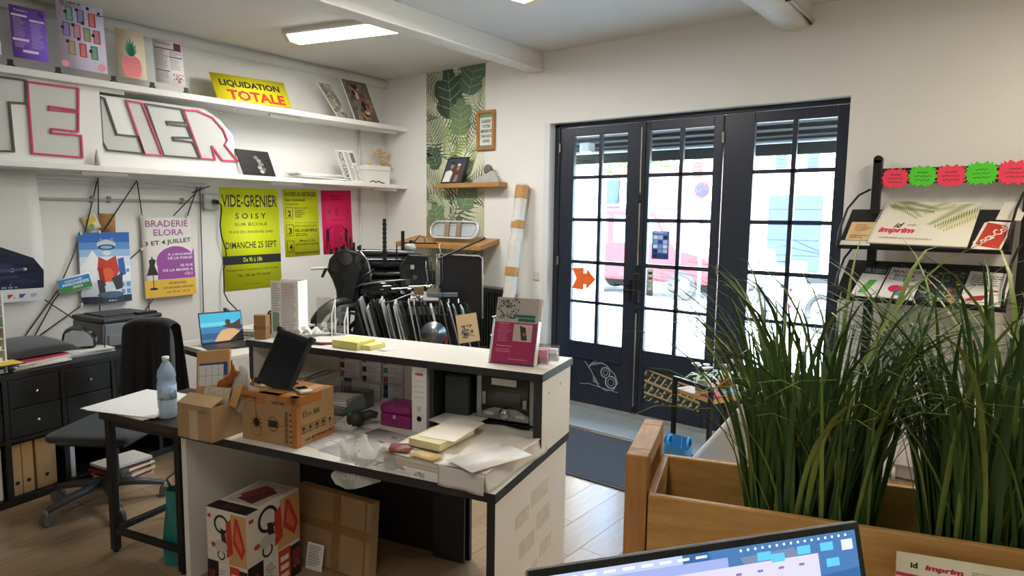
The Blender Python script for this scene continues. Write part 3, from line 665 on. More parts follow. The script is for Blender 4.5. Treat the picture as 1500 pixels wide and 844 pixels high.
# black framed photo leaning at the end of the letters
t=thing('framed_photo','black framed dark photo tilted on the lower shelf beside the letter R','picture frame',(-1.75,-.31,2.066))
Mx=Matrix(((1,-.055,0,-1.90),(0,.04,-1,-.335),(-.01,.225,0,2.067),(0,0,0,1)))
MB(Mx).prism([(0,0),(.315,0),(.315,1),(0,1)],-.015,0).build('frame',mat('black_frame','#17181a',.4),t,bevel=.002)
mb=MB(Mx); mb.col='#101113'; mb.rect(.02,.08,.295,.92,.0008)
for i,(x,y,r) in enumerate(((.17,.72,.022),(.19,.60,.02),(.20,.47,.028),(.18,.33,.022),(.215,.28,.02),(.19,.18,.022))): mb.col=['#6d6d6b','#8e8d88','#77756f','#a09d94','#66645f','#b1aea4'][i]; mb.disc(x,y,r,.0014+i*.0001,12,.075)
mb.build('photo',INK,t)
# paper pile, magazine, white box, dried flowers, glasses
def paper_stack(label,cx,cy,z,w,d,n,rz=0,seed=0,cols=('#efedea',),th=.004,jit=.02,ang=8,name='paper_stack',cat='papers',group=None,part='sheet'):
    t=thing(name,label,cat,(cx,cy,z),rz,group); rnd=random.Random(seed); zz=0
    for i in range(n):
        c=cols[i%len(cols)] if len(cols)<n else cols[i]; a=R(rnd.uniform(-ang,ang)); h=th*rnd.uniform(.7,1.4)
        MB(W[t]@TM((rnd.uniform(-jit,jit),rnd.uniform(-jit,jit),zz),a)).box(-w/2,-d/2,0,w/2,d/2,h*.92).build(part,mat('paper_'+c,c,.6),t)
        zz+=h
    return t
paper_stack('loose white papers piled on the lower shelf',-1.06,-.2,2.066,.50,.22,9,0,3,('#efedea','#d9d6d0','#f3f1ee'),.007,.03,7)
t=thing('magazine','folded newspaper standing upright on the lower shelf beside the white box','newspaper',(-.68,-.28,2.066))
Mx=Matrix(((.97,-.085,0,-.775),(-.2,.05,-1,-.30),(0,.315,0,2.067),(0,0,0,1)))
MB(Mx).prism([(0,0),(.19,0),(.19,1),(0,1)],-.02,0).build('pages',mat('newsprint','#dcdad4',.7),t)
mb=MB(Mx); mb.col='#1b1b1b'; mb.rect(.008,.02,.012,.98,.001); mb.M=Mx@Matrix(((0,-.2,0,.062),(1,0,0,.04),(0,0,1,0),(0,0,0,1)))
put_text(mb,'LE MONDE DU CARTON',0,0,.9,.22,z=.0012,bold=.03)
mb.M=Mx; mb.col='#55524d'; fine_lines(mb,.085,.05,.13,.95,16,z=.001,seed=3); fine_lines(mb,.14,.05,.185,.55,9,z=.001,seed=4); mb.col='#6f6b64'; mb.rect(.14,.62,.182,.93,.001)
mb.build('print',INK,t)
t=thing('storage_box','white lidded cardboard box at the corner end of the lower shelf','box',(-.34,-.24,2.066))
MB().box(-.49,-.30,2.066,-.19,-.16,2.205).build('body',mat('white_box','#e8e6df',.6),t,bevel=.003); MB().box(-.496,-.306,2.205,-.184,-.154,2.255).build('lid',mat('white_box','#e8e6df',.6),t,bevel=.003)
mb=MB(); mb.tube([(-.50,-.345,2.075),(-.46,-.35,2.09),(-.42,-.345,2.072),(-.40,-.35,2.088),(-.34,-.345,2.075),(-.30,-.34,2.07)],.006,6)
mb.build('spectacles',BLACKP,label='black spectacles lying in front of the white box on the shelf',cat='spectacles')
t=thing('dried_flowers','bunch of beige dried flowers in a clear vase behind the white box','flowers',(-.20,-.10,2.066)); rnd=random.Random(6)
MB().lathe([(.035,0),(.05,.06),(.04,.16),(.045,.18)],16,Matrix.Translation((-.13,-.09,2.066))).build('vase',glass_mat('clear_vase','#e8ece6',.15),t)
for i in range(11):
    a=rnd.uniform(-.9,.9); L=rnd.uniform(.26,.40); p=Vector((-.13,-.09,2.10)); q=p+Vector((math.sin(a)*L*.75-.06,-.04*rnd.random(),math.cos(a)*L*.9))
    q.x=min(q.x,-.03); s=MB().tube([p,(p+q)/2+Vector((.01,0,.02)),q],.0022,5).build('stem',mat('straw_stem','#b79a63',.8),t)
    mb=MB()
    for k in range(14):
        c=q+Vector((rnd.uniform(-.03,.03),rnd.uniform(-.02,.02),rnd.uniform(-.03,.03))); d=.012; mb.add([c+Vector(v) for v in ((-d,0,0),(0,-d,0),(d,0,0),(0,d,0),(0,0,d),(0,0,-d))],[(0,1,4),(1,2,4),(2,3,4),(3,0,4),(1,0,5),(2,1,5),(3,2,5),(0,3,5)])
    mb.build('flower_head',mat('dried_petal','#dcc394',.9,var=.2),s,kind='stuff')

# ================================================================== pipes, strings and posters on the back wall
for i,(z,r) in enumerate(((1.985,.009),(1.955,.008),(1.925,.009))):
    mb=MB(); mb.tube([(-7.5,-.012,z+.012),(-3.6,-.012,z+.006),(-2.1,-.012,z)],r); mb.build('wall_pipe',mat('white_pipe','#d3d2ce',.4),label=['topmost','middle','lowest'][i]+' of three thin painted pipes under the lower shelf',cat='pipe',group='thin painted wall pipes')
t=thing('conduit_pipe','grey electric conduit pipe with clips running to the socket','conduit',(-3,-.02,1.815))
MB().tube([(-7.5,-.02,1.80),(-3.6,-.02,1.812),(-2.12,-.02,1.825)],.0105).build('tube',mat('grey_conduit','#a9a9a6',.4),t)
for x in (-3.55,-3.0,-2.88,-2.3): MB().box(x-.012,-.034,1.79+(x+3.6)*.009,x+.012,-.001,1.842+(x+3.6)*.009).build('pipe_clip',mat('clip_grey','#8c8b86',.5),t,bevel=.004)
t=thing('wall_socket','grey surface mounted double socket box under the shelf','socket',(-2.05,-.02,1.75))
MB().box(-2.125,-.055,1.755,-1.985,-.001,1.90).build('box',mat('socket_grey','#b9b8b4',.5),t,bevel=.012)
MB().cyl((-2.02,-.056,1.83),(-2.02,-.06,1.83),.033).build('socket_face',mat('socket_grey','#b9b8b4',.5),t)
MB().cyl((-2.09,-.056,1.83),(-2.09,-.062,1.83),.024).build('socket_face',mat('socket_face','#a5a4a0',.5),t)
t=thing('power_cable','black power cable hanging from the socket beside the yellow poster','cable',(-1.98,-.05,.85))
MB().cyl((-2.035,-.062,1.83),(-2.035,-.10,1.825),.022).build('plug',BLACKP,t,bevel=.003)
MB().tube([(-2.035,-.10,1.825),(-2.0,-.11,1.80),(-1.975,-.06,1.74),(-1.985,-.05,1.62),(-1.975,-.05,1.52),(-1.94,-.05,1.40),(-1.935,-.05,1.335),(-1.965,-.05,1.22),(-1.972,-.06,1.0),(-1.96,-.10,.93),(-1.98,-.3,.86),(-2.36,-.72,.79),(-2.48,-1.02,.90),(-2.50,-1.11,1.0)],.006).build('lead',BLACKP,t)
STR=mat('twine','#1c1c22',.8,color2='#55555c',vscale=200)
def string(label,*pts):
    MB().tube([(x,-.03 if y is None else y,z) for x,y,z in pts],.0048,5).build('display_string',STR,label=label,cat='string',group='dark strings on the back wall')
S_=[('vertical string at the left edge beside the dark poster',(-3.565,None,1.99),(-3.575,None,1.74)),
 ('vertical string dropping to the skier poster',(-2.955,None,1.99),(-2.965,None,1.70)),
 ('slanting string from the pipes to the skier poster top',(-2.963,None,1.965),(-3.075,None,1.53)),
 ('long string slanting down left from the pipes past the skier poster',(-2.668,None,1.985),(-2.93,None,1.58)),
 ('short string from the pipes to the sale poster left corner',(-2.666,None,1.976),(-2.640,None,1.69)),
 ('string slanting left from the socket to the sale poster',(-2.134,None,1.955),(-2.385,None,1.70)),
 ('string slanting from the socket to the sale poster right corner',(-2.17,None,1.95),(-2.27,None,1.69)),
 ('string crossing below the skier poster, steepest one',(-3.12,None,1.47),(-3.27,None,1.126),(-3.505,None,.79)),
 ('string crossing below the skier poster, middle one',(-3.08,None,1.246),(-3.20,None,1.18),(-3.30,None,1.05),(-3.44,None,.79)),
 ('string running from the skier poster corner down to the black cushion',(-3.13,None,.985),(-3.41,None,.79)),
 ('string from the dark poster corner down to the grey printer',(-3.36,None,1.058),(-3.12,None,.84)),
 ('string between the skier poster and the sale poster',(-2.76,None,1.335),(-2.66,None,1.42)),
 ('vertical string below the skier poster',(-2.99,None,.99),(-3.0,None,.80)),
 ('vertical string below the sale poster',(-2.615,None,1.0),(-2.62,None,.85)),
 ('slanting string below the sale poster',(-2.58,None,1.0),(-2.68,None,.86)),
 ('long vertical string beside the socket',(-2.148,None,1.94),(-2.152,None,1.30),(-2.157,None,.70)),
 ('loose string tangle over the socket',(-2.06,None,1.965),(-2.22,None,1.90))]
for a in S_: string(*a)
def wall_poster(name,label,TL,TR,BL,color,art,curl=None,y=-.004,**k):
    return poster(name,label,'poster',(TL[0],y,TL[1]),(TR[0],y,TR[1]),(BL[0],y,BL[1]),color,art,curl=curl,**k)
def a_vide(mb,w,h):
    mb.col='#16181a'
    put_text(mb,'VIDE-GRENIER',w*.03,h*.815,w*.965,h*.935,bold=.012); put_text(mb,'S O I S Y',w*.24,h*.70,w*.76,h*.755,bold=.01); put_text(mb,'SUR ÉCOLE',w*.22,h*.632,w*.78,h*.668)
    put_text(mb,"PLACE DE L'ANCIENNE GARE",w*.13,h*.56,w*.87,h*.585); put_text(mb,'DIMANCHE 25 SEPT',w*.06,h*.41,w*.93,h*.475,bold=.012)
    mb.rect(0,h*.255,w,h*.34,.0004); put_text(mb,'Renseignements : Association Les Amis de Soisy',w*.05,h*.185,w*.95,h*.21); put_text(mb,'Tél : 06 66 77 03 07',w*.22,h*.13,w*.80,h*.155,bold=.01); put_text(mb,'Ne pas jeter sur la voie publique',w*.34,h*.045,w*.62,h*.055)
    mb.col='#e8f01a'; put_text(mb,'De 9h à 18h',w*.34,h*.275,w*.66,h*.32,z=.0012,bold=.012)
wall_poster('event_poster','large fluorescent yellow poster headed VIDE-GRENIER',(-1.945,1.96),(-1.348,1.972),(-1.940,1.005),'#f4ff20',a_vide)
def a_auv(mb,w,h):
    mb.col='#1a1c14'
    put_text(mb,'AUVERS-St-GEORGES',w*.05,h*.90,w*.93,h*.965,bold=.02); put_text(mb,'Feux communaux',w*.06,h*.825,w*.62,h*.87,bold=.02); put_text(mb,'Programme',w*.07,h*.765,w*.42,h*.80,bold=.01)
    for i,(n,y) in enumerate((('2',.57),('3',.31),('4',.07))):
        x0,x1,y0,y1=w*.06,w*.26,h*y,h*(y+.17)
        for b in ((x0,y0,x1,y0+h*.006),(x0,y1-h*.006,x1,y1),(x0,y0,x0+w*.012,y1),(x1-w*.012,y0,x1,y1)): mb.rect(*b,.0005)
        put_text(mb,n,w*.12,y0+h*.03,w*.21,y1-h*.05,bold=.03); put_text(mb,'Sept.',w*.10,y0+h*.012,w*.22,y0+h*.025)
    put_text(mb,'FÊTE LA NUIT',w*.30,h*.715,w*.70,h*.74,bold=.02); fine_lines(mb,w*.32,h*.58,w*.60,h*.70,7,seed=1); mb.rect(w*.30,h*.50,w*.95,h*.504,.0005)
    put_text(mb,'RETROUVAILLES VILLAGE',w*.30,h*.44,w*.92,h*.47); put_text(mb,"FEU D'ARTIFICE",w*.30,h*.365,w*.94,h*.41,bold=.03); fine_lines(mb,w*.31,h*.30,w*.8,h*.35,2,seed=2)
    put_text(mb,'Messe à 11h',w*.42,h*.215,w*.85,h*.25,bold=.01); put_text(mb,'LES FOULÉES DU VILLAGE',w*.30,h*.165,w*.95,h*.20,bold=.01); put_text(mb,'RESTAURATION SUR PLACE',w*.28,h*.03,w*.96,h*.065,bold=.02)
wall_poster('programme_poster','smaller fluorescent yellow programme poster between the large yellow and the pink poster',(-1.298,1.970),(-.890,1.982),(-1.296,1.300),'#f4fa1c',a_auv)
def a_pink(mb,w,h):
    mb.col='#8a0f36'; put_text(mb,'CIRCUITS',w*.28,h*.90,w*.68,h*.93); fine_lines(mb,w*.34,h*.85,w*.64,h*.87,1,seed=1); fine_lines(mb,w*.44,h*.60,w*.60,h*.72,5,seed=2); fine_lines(mb,w*.26,h*.53,w*.74,h*.545,1,seed=3); fine_lines(mb,w*.36,h*.16,w*.68,h*.46,12,seed=4); fine_lines(mb,w*.2,h*.05,w*.8,h*.09,2,seed=9)
    mb.col='#3a0618'
    for x,s in ((.16,1),(.78,-1)):
        mb.disc(w*x,h*.39,w*.03,.0006,10); mb.sheet([(w*(x-.05),h*.20),(w*(x+.04),h*.20),(w*(x+.06),h*.37),(w*(x-.04),h*.38)],.0006)
        stroke(mb,[(w*x,h*.36),(w*(x+.10*s),h*.41),(w*(x+.14*s),h*.44)],w*.025,.0006); stroke(mb,[(w*(x-.02),h*.21),(w*(x-.05*s),h*.08)],w*.035,.0006); stroke(mb,[(w*(x+.02),h*.21),(w*(x+.05),h*.08)],w*.035,.0006)
        stroke(mb,[(w*(x+.1),h*.70),(w*(x+.07),h*.66),(w*(x+.1),h*.62)],w*.02,.0006)
wall_poster('pink_poster','fluorescent pink poster with small figures at the corner end',(-.862,1.978),(-.480,1.992),(-.845,1.312),'#ff1a74',a_pink)
def a_brad(mb,w,h):
    mb.col='#a2599c'; put_text(mb,'BRADERIE',w*.08,h*.875,w*.90,h*.955,bold=.015); put_text(mb,'ELORA',w*.22,h*.765,w*.80,h*.845,bold=.015)
    mb.col='#27272b'; put_text(mb,'3 ET 4 JUILLET',w*.05,h*.645,w*.95,h*.715,bold=.02,rot=R(4))
    mb.col='#9c4fa0'; mb.sheet([(w*.25,h*.22),(w,h*.22),(w,h*.60)]+[(w*(.62+.38*math.cos(a)),h*(.44+.19*math.sin(a))) for a in [R(x) for x in range(30,200,12)]],.0005)
    mb.col='#f4ecf4'; 
    for i,s in enumerate(("À L'ENCERIE","DE LA FORGE","36 RUE","DE LA MAIRIE A","CELY")): 
        y=(.515,.465,.37,.315,.26)[i]; x=(.46,.46,.70,.35,.78)[i]; put_text(mb,s,w*x,h*y,w*.96,h*(y+.032),z=.0009,bold=.015)
    mb.col='#e9bd4a'; mb.rect(0,0,w,h*.215,.0005)
    mb.col='#3a3020'
    for i,s in enumerate(('VENEZ FAIRE','DES BONNES AFFAIRES','06 75 01 19 75')): put_text(mb,s,w*(.44,.33,.40)[i],h*(.155,.10,.045)[i],w*(.80,.95,.86)[i],h*(.18,.125,.07)[i],z=.0009,bold=.01)
    mb.col='#2a2b30'; mb.sheet([(w*.10,h*.46),(w*.13,h*.48),(w*.20,h*.48),(w*.23,h*.46),(w*.20,h*.40),(w*.26,h*.28),(w*.05,h*.28),(w*.11,h*.40)],.001); mb.rect(w*.155,h*.12,w*.17,h*.28,.001); mb.disc(w*.16,h*.11,w*.08,.001,14,h*.015); mb.rect(w*.15,h*.48,w*.175,h*.51,.001)
wall_poster('sale_poster','white and purple sale poster headed BRADERIE ELORA',(-2.656,1.688),(-2.228,1.695),(-2.645,1.005),'#e6e2dc',a_brad,curl=lambda a,b:.012*math.sin(a*math.pi)+.012*(1-b)**3,y=-.03)
def a_ski(mb,w,h):
    for i,c in enumerate(('#2c6cc0','#5a92d6','#9dc0e8','#dbe8f5','#eef3f8','#cfdbe6','#27313f')): mb.col=c; y1=(1,.86,.76,.66,.52,.3,.10)[i]; y0=(.86,.76,.66,.52,.3,.10,0)[i]; mb.rect(0,h*y0,w,h*y1,.0005)
    mb.col='#f6f9fb'; mb.sheet([(0,h*.5),(w*.25,h*.75),(w*.4,h*.6),(w*.2,h*.3),(0,h*.25)],.0007)
    mb.col='#c8d3de'; mb.disc(w*.53,h*.83,w*.19,.0009,16,h*.07)
    mb.col='#8b99a8'; mb.sheet([(w*.38,h*.86),(w*.42,h*.93),(w*.48,h*.89)],.001); mb.sheet([(w*.58,h*.89),(w*.66,h*.93),(w*.68,h*.86)],.001)
    mb.col='#2b4258'; mb.disc(w*.53,h*.79,w*.17,.0011,16,h*.04); mb.col='#7fc0d8'; mb.disc(w*.53,h*.79,w*.12,.0013,16,h*.022)
    mb.col='#dfe7ee'; mb.disc(w*.53,h*.71,w*.09,.0012,12,h*.035)
    mb.col='#c8382c'; mb.sheet([(w*.36,h*.66),(w*.52,h*.60),(w*.70,h*.67),(w*.76,h*.45),(w*.62,h*.30),(w*.44,h*.30),(w*.32,h*.48)],.001)
    mb.col='#e4632f'; mb.disc(w*.52,h*.40,w*.12,.0013,14,h*.10); mb.col='#9c251f'; mb.sheet([(w*.33,h*.5),(w*.42,h*.5),(w*.46,h*.25),(w*.36,h*.22)],.0014)
    mb.col='#2f5fae'; mb.sheet([(w*.74,h*.62),(w*.86,h*.64),(w*.90,h*.4),(w*.76,h*.36)],.0014); mb.col='#30363f'; mb.sheet([(w*.58,h*.35),(w*.82,h*.42),(w*.80,h*.20),(w*.66,h*.18)],.0015); mb.sheet([(w*.30,h*.33),(w*.42,h*.34),(w*.44,h*.16),(w*.32,h*.14)],.0015)
    mb.col='#44607c'; mb.disc(w*.55,h*.12,w*.27,.0016,16,h*.045); mb.col='#e4ebf1'; put_text(mb,'SKI',w*.48,h*.025,w*.64,h*.045,z=.001)
wall_poster('skier_poster','blue poster of an animal in goggles sitting on a snowboard',(-3.118,1.562),(-2.755,1.562),(-3.118,1.0),'#5c94d4',a_ski,curl=lambda a,b:.05*(1-b)**2*math.sin(a*math.pi)+.01*a,y=-.035)
def a_dark(mb,w,h):
    mb.col='#e8e9ec'; mb.rect(0,0,w,h*.09,.0004); mb.col='#1f2540'; mb.sheet([(0,h*.10),(w,h*.10),(w,h*.24),(w*.9,h*.34),(w*.55,h*.44),(0,h*.50)],.0006)
    rnd=random.Random(7)
    for i in range(24): mb.col=rnd.choice(['#2c3356','#39426b','#161a2e','#4b557c']); x=rnd.random()*w*.8; y=h*(.12+.25*rnd.random()); mb.sheet([(x,y),(x+w*.2,y+h*.01),(x+w*.16,y+h*.03),(x-w*.02,y+h*.02)],.0007+i*.00002)
    mb.col='#1c2547'; mb.sheet([(w*.30,h*1),(w*.55,h*1),(w*.40,h*.80),(w*.30,h*.76)],.0006)
    for i in range(8): mb.col=['#7d86a8','#c23a3a','#3a5aa8','#b0b4c0'][i%4]; mb.rect(w*(.06+.115*i),h*.03,w*(.13+.115*i),h*.06,.0007)
    mb.col='#9aa2bd'; fine_lines(mb,w*.1,h*.10,w*.8,h*.13,1,seed=3,z=.0012)
wall_poster('space_poster','dark blue poster with a white corner hanging at the left edge',(-3.98,2.0),(-3.375,2.0),(-3.98,1.062),'#e3e2df',a_dark,curl=lambda a,b:.06*math.sin(b*math.pi)*a+.01,y=-.045)
def a_flag(mb,w,h):
    mb.col='#2f86c6'; mb.rect(w*.03,h*.42,w*.97,h*.93,.0005); mb.col='#4b8a46'; mb.rect(w*.03,h*.07,w*.97,h*.42,.0005)
    mb.col='#f2f6fb'; put_text(mb,'RANDONNÉE',w*.24,h*.68,w*.74,h*.84,z=.0009,bold=.02); put_text(mb,'MARCHANDE',w*.14,h*.46,w*.92,h*.64,z=.0009,bold=.03); put_text(mb,'2022',w*.4,h*.24,w*.7,h*.38,z=.0009,bold=.02)
wall_poster('banner_card','small tilted blue and green event card clipped between strings',(-3.285,1.205),(-3.052,1.255),(-3.268,1.085),'#eceff2',a_flag,y=-.06)
def a_card1(mb,w,h): mb.col='#d8c84a'; mb.sheet([(w*.1,h*.3),(w*.9,h*.5),(w*.85,h*.9),(w*.15,h*.75)],.0006); mb.col='#7a9a48'; mb.rect(w*.3,h*.1,w*.6,h*.4,.0008)
wall_poster('flyer','small yellow flyer pinned above the skier poster',(-3.07,1.685),(-2.965,1.725),(-3.05,1.562),'#e3dcc0',a_card1,y=-.02)
def a_card2(mb,w,h): mb.col='#8a5a34'; fine_lines(mb,w*.1,h*.15,w*.9,h*.85,7,seed=2)
wall_poster('kraft_flyer','small brown flyer pinned above the skier poster',(-2.960,1.712),(-2.842,1.710),(-2.960,1.562),'#b98a5a',a_card2,y=-.015)
for x,z,l in ((-3.10,1.555,'skier poster top left corner'),(-2.97,1.565,'skier poster top edge'),(-2.655,1.69,'sale poster top left corner'),(-2.28,1.69,'sale poster top right corner'),(-3.12,1.0,'skier poster bottom left corner'),(-3.0,.995,'skier poster bottom edge'),(-2.66,1.42,'sale poster left edge')):
    t=thing('bulldog_clip','small pale clip holding string to the '+l,'clip',(x,-.04,z-.012),0,'pale clips on the strings')
    MB(W[t]).box(-.008,-.008,0,.008,.006,.026).build('jaw',mat('pale_clip','#d9d6cf',.4),t,bevel=.003); MB(W[t]).tube([(-.006,0,.024),(-.008,-.006,.042),(.008,-.006,.042),(.006,0,.024)],.0016,5).build('wire',STEEL,t)
# painted corner pipe
t=thing('corner_pipe','white painted vertical pipe near the corner','pipe',(-.372,-.02,0)); MB().tube([(-.372,-.02,.02),(-.372,-.02,2.02)],.013).build('tube',mat('white_pipe','#d3d2ce',.4),t)
MB().tube([(-.372,-.02,2.07),(-.372,-.02,2.64)],.013).build('tube',mat('white_pipe','#d3d2ce',.4),t)
for z in (.5,1.3,1.9,2.4): MB().box(-.39,-.036,z,-.354,-.001,z+.02).build('pipe_clip',mat('white_pipe','#d3d2ce',.4),t,bevel=.003)
# ================================================================== black cube cabinet with drawers
CAB = thing('cube_cabinet','long black cube cabinet with small drawers and open cubbies along the back wall','cabinet',(-4.01,-1.30,0),R(13))
Mc = W[CAB]; CD = .80; CZ = .785
for nm,b in (('top_board',(-.28,0,CZ-.038,1.20,CD,CZ)),('bottom_board',(-.28,0,.0,1.20,CD,.045)),('back_board',(-.28,CD-.01,.045,1.20,CD,CZ-.038))): MB(Mc).box(*b).build(nm,DARKW,CAB,bevel=.002)
DIV=[-.28,.052,.372,.692,1.012,1.17]
for x in DIV: MB(Mc).box(x,.0,.045,x+.03,CD-.01,CZ-.038).build('divider',DARKW,CAB,bevel=.002)
for a,b in zip(DIV[:-1],DIV[1:]):
    MB(Mc).box(a+.03,.0,.375,b,CD-.01,.398).build('shelf_board',DARKW,CAB)
    for z0,z1 in ((.402,.570),(.575,.743)):
        d=MB(Mc).box(a+.034,.004,z0,b-.004,.38,z1).build('drawer',DARKW,CAB,bevel=.003)
        mb=MB(Mc); mb.lathe([(.004,0),(.004,.014),(.010,.018),(.010,.024),(.004,.028)],12,TM(((a+b+.03)/2,.004,(z0+z1)/2),0,R(90))); mb.build('knob',CHROME,d)
        MB(Mc).cyl(((a+b+.03)/2,.005,(z0+z1)/2),((a+b+.03)/2,-.012,(z0+z1)/2),.006,n=8).build('knob_stem',CHROME,d)
# kraft magazine files and others in the cubbies
def mag_file(label,x,wd,mt,hole=True,depth=.27,h=.31,group='upright files in the bottom cubbies'):
    t=thing('magazine_file',label,'file',tuple(Mc@Vector((x,.03,.046))),R(13),group); M=W[t]
    mb=MB(M); mb.prism([(0,0),(depth,0),(depth,h*.62),(depth*.45,h),(0,h)],0,wd,Matrix(((0,0,1,0),(1,0,0,0),(0,1,0,0),(0,0,0,1)))); mb.build('body',mt,t,bevel=.003)
    if hole: MB(M).cyl((wd/2,-.001,.075),(wd/2,.006,.075),.012,n=14).build('finger_hole',mat('dark_hole','#17130f',.9),t)
KRAFT=mat('kraft_board','#b48a5c',.8,var=.1,vscale=9)
mag_file('kraft magazine file, leftmost of three in the cubby','' or .088,.055,KRAFT); mag_file('kraft magazine file, middle of three in the cubby',.146,.062,KRAFT); mag_file('wide kraft magazine file, rightmost of three in the cubby',.222,.115,KRAFT)
mag_file('white magazine file in the cubby at the left edge',-.035,.075,mat('white_file','#dedbdc',.6),False)
mag_file('white leaflet file leaning in the cubby behind the chair',.42,.03,mat('white_file','#dedbdc',.6),False,.22,.24)
paper_stack('pile of magazines on the floor behind the chair base',-3.36,-1.31,0,.28,.21,9,R(13),5,('#c9c2b4','#a0303a','#d9d4c8','#c89a3a','#5b2430','#e2ded6','#a8242c','#3c3a38','#dcd8d0'),.014,.012,8,'magazine_pile','magazines',None,'magazine')
# letter tray tower
t=thing('letter_tray','white letter tray tower filled with paper at the left edge','letter tray',tuple(Mc@Vector((-.06,.2,CZ))),R(13)); M=W[t]; TRW=mat('white_plastic','#e6e4e0',.45)
for nm,b in (('side_panel',(.165,-.15,0,.175,.15,.47)),('side_panel',(-.175,-.15,0,-.165,.15,.47)),('back_panel',(-.165,.142,0,.165,.15,.47))): MB(M).box(*b).build(nm,TRW,t,bevel=.002)
rnd=random.Random(5); tcs=['#e8e6e2','#e8e6e2','#e9e1cf','#d08a5a','#6fae4a','#f0efec','#ece9e2']
for i in range(7):
    MB(M).box(-.165,-.15,.002+.066*i,.165,.142,.006+.066*i).build('tray',TRW,t)
    MB(M@TM((0,-.02,0),R(rnd.uniform(-2,2)))).box(-.14,-.13,.0065+.066*i,.15,.12,.016+.066*i+.012*rnd.random()).build('paper_sheaf',mat('paper_'+tcs[i],tcs[i],.6),t)
t2=thing('document_wallet','yellow and blue document wallet sticking out of the letter tray','folder',tuple(Mc@Vector((.03,.02,CZ))),R(8))
MB(W[t2]).box(-.16,-.06,.058,.13,.20,.064).build('blue_cover',mat('blue_plastic','#22307e',.4),t2); MB(W[t2]).box(-.17,-.065,.0645,.12,.19,.069).build('yellow_cover',mat('yellow_card','#e7d34a',.5),t2)
# paper pile with black cushion on top
ps=paper_stack('pile of papers with a pink edge under the black cushion',*(Mc@Vector((.30,.20,CZ)))[:2],CZ,.32,.30,6,R(18),9,('#e9e7e3','#e4e1dc','#efeeea','#dcd9d4','#d9a0a8','#b03a4a'),.009,.012,4)
t=thing('seat_cushion','flat black fabric cushion lying on the paper pile','cushion',tuple(Mc@Vector((.345,.30,CZ+.066))),R(13)); M=W[t]
mb=MB(M); mb.grid(lambda a,b:(-.21+.42*a,-.23+.46*b,.045*(16*a*(1-a)*b*(1-b))**.25+.03*b),14,14); mb.grid(lambda a,b:(.21-.42*a,-.23+.46*b,0.001+.012*b),2,2)
mb.build('cover',mat('black_fabric','#1b1c1f',.9,var=.2,vscale=40,sheen=.3),t)
paper_stack('loose papers under the label printer',*(Mc@Vector((.66,.26,CZ)))[:2],CZ,.30,.24,4,R(10),11,('#dedbd4','#c9c5bd','#e8e6e0'),.006,.012,6)
t=thing('label_printer','small rounded grey and black label printer on the cabinet','label printer',tuple(Mc@Vector((.68,.30,CZ+.034))),R(-22)); M=W[t]
prof=[(-.095,0),(.095,0),(.095,.05),(.07,.09),(.02,.125),(-.04,.135),(-.085,.11),(-.098,.05)]
T=Matrix(((0,0,1,0),(1,0,0,0),(0,1,0,0),(0,0,0,1)))
Tp=Matrix(((1,0,0,0),(0,0,-1,0),(0,1,0,0),(0,0,0,1)))
mb=MB(M); mb.prism(prof,-.075,.075,Tp); mb.build('housing',BLACKP,t,bevel=.012,seg=3)
mb=MB(M); mb.prism([(x*.86,.012+z*.84) for x,z in prof],-.006,0,Tp@Matrix.Translation((0,0,.083))); mb.build('side_cover',mat('grey_cover','#a9acb0',.4),t,bevel=.004)
MB(M).box(.075,-.05,.03,.100,.05,.055).build('paper_slot',mat('slot_silver','#b9bcbe',.3,metal=.5),t,bevel=.002)
MB(M).box(.04,-.04,.092,.075,-.02,.104).build('button',mat('pale_green_led','#a9c4a0',.4),t)
# laser printer
t=thing('laser_printer','dark grey laser printer on the cabinet behind the chair','printer',tuple(Mc@Vector((1.03,.42,CZ))),R(8)); M=W[t]; PG=mat('printer_grey','#75797e',.5); PD=mat('printer_dark','#2c2e32',.45)
MB(M).box(-.21,-.20,.0,.21,.20,.17).build('body',PG,t,bevel=.012); MB(M).box(-.215,-.205,.172,.215,.205,.205).build('top_cover',PD,t,bevel=.012)
MB(M).box(-.15,-.10,.205,.15,.16,.215).build('output_tray',PD,t,bevel=.006); MB(M).box(-.18,-.212,.015,.18,-.199,.09).build('paper_drawer',PG,t,bevel=.004); MB(M).box(.05,-.18,.205,.19,-.12,.222).build('control_panel',mat('panel_black','#101214',.3),t,bevel=.003)
MB(M).tube([(-.20,-.19,.21),(-.22,-.25,.16),(-.24,-.27,.05),(-.26,-.30,.006)],.004,6).build('lead',BLACKP,t)

# ================================================================== office chair with a black garment
CH_=thing('office_chair','grey swivel office chair on five castors before the black cabinet','chair',(-3.53,-1.64,0),R(-53)); M=W[CH_]; GREYF=mat('grey_seat_fabric','#3b3e42',.9,var=.15,vscale=50,sheen=.2)
CB=mat('chair_base_grey','#4a4b4d',.4)
MB(M).lathe([(.045,.10),(.05,.13),(.03,.18),(.026,.40),(.05,.41)],16).build('gas_column',BLACKP,CH_)
for i in range(5):
    a=R(72*i+100); d=Vector((math.cos(a),math.sin(a),0)); c=Vector((-.03,-.05,0))
    arm=MB(M).tube([c+d*.03+Vector((0,0,.135)),c+d*.17+Vector((0,0,.115)),c+d*.31+Vector((0,0,.085))],[.028,.023,.018],8).build('base_arm',CB,CH_)
    p=c+d*.315; n=Vector((-d.y,d.x,0))
    MB(M).cyl(p+Vector((0,0,.05)),p+Vector((0,0,.09)),.008,n=8).build('castor_pin',CHROME,arm)
    for s in (-1,1): MB(M).cyl(p+n*s*.006+Vector((0,0,.032)),p+n*s*.026+Vector((0,0,.032)),.031,n=16).build('castor_wheel',mat('castor_grey','#5b5b5c',.6),arm,bevel=.005)
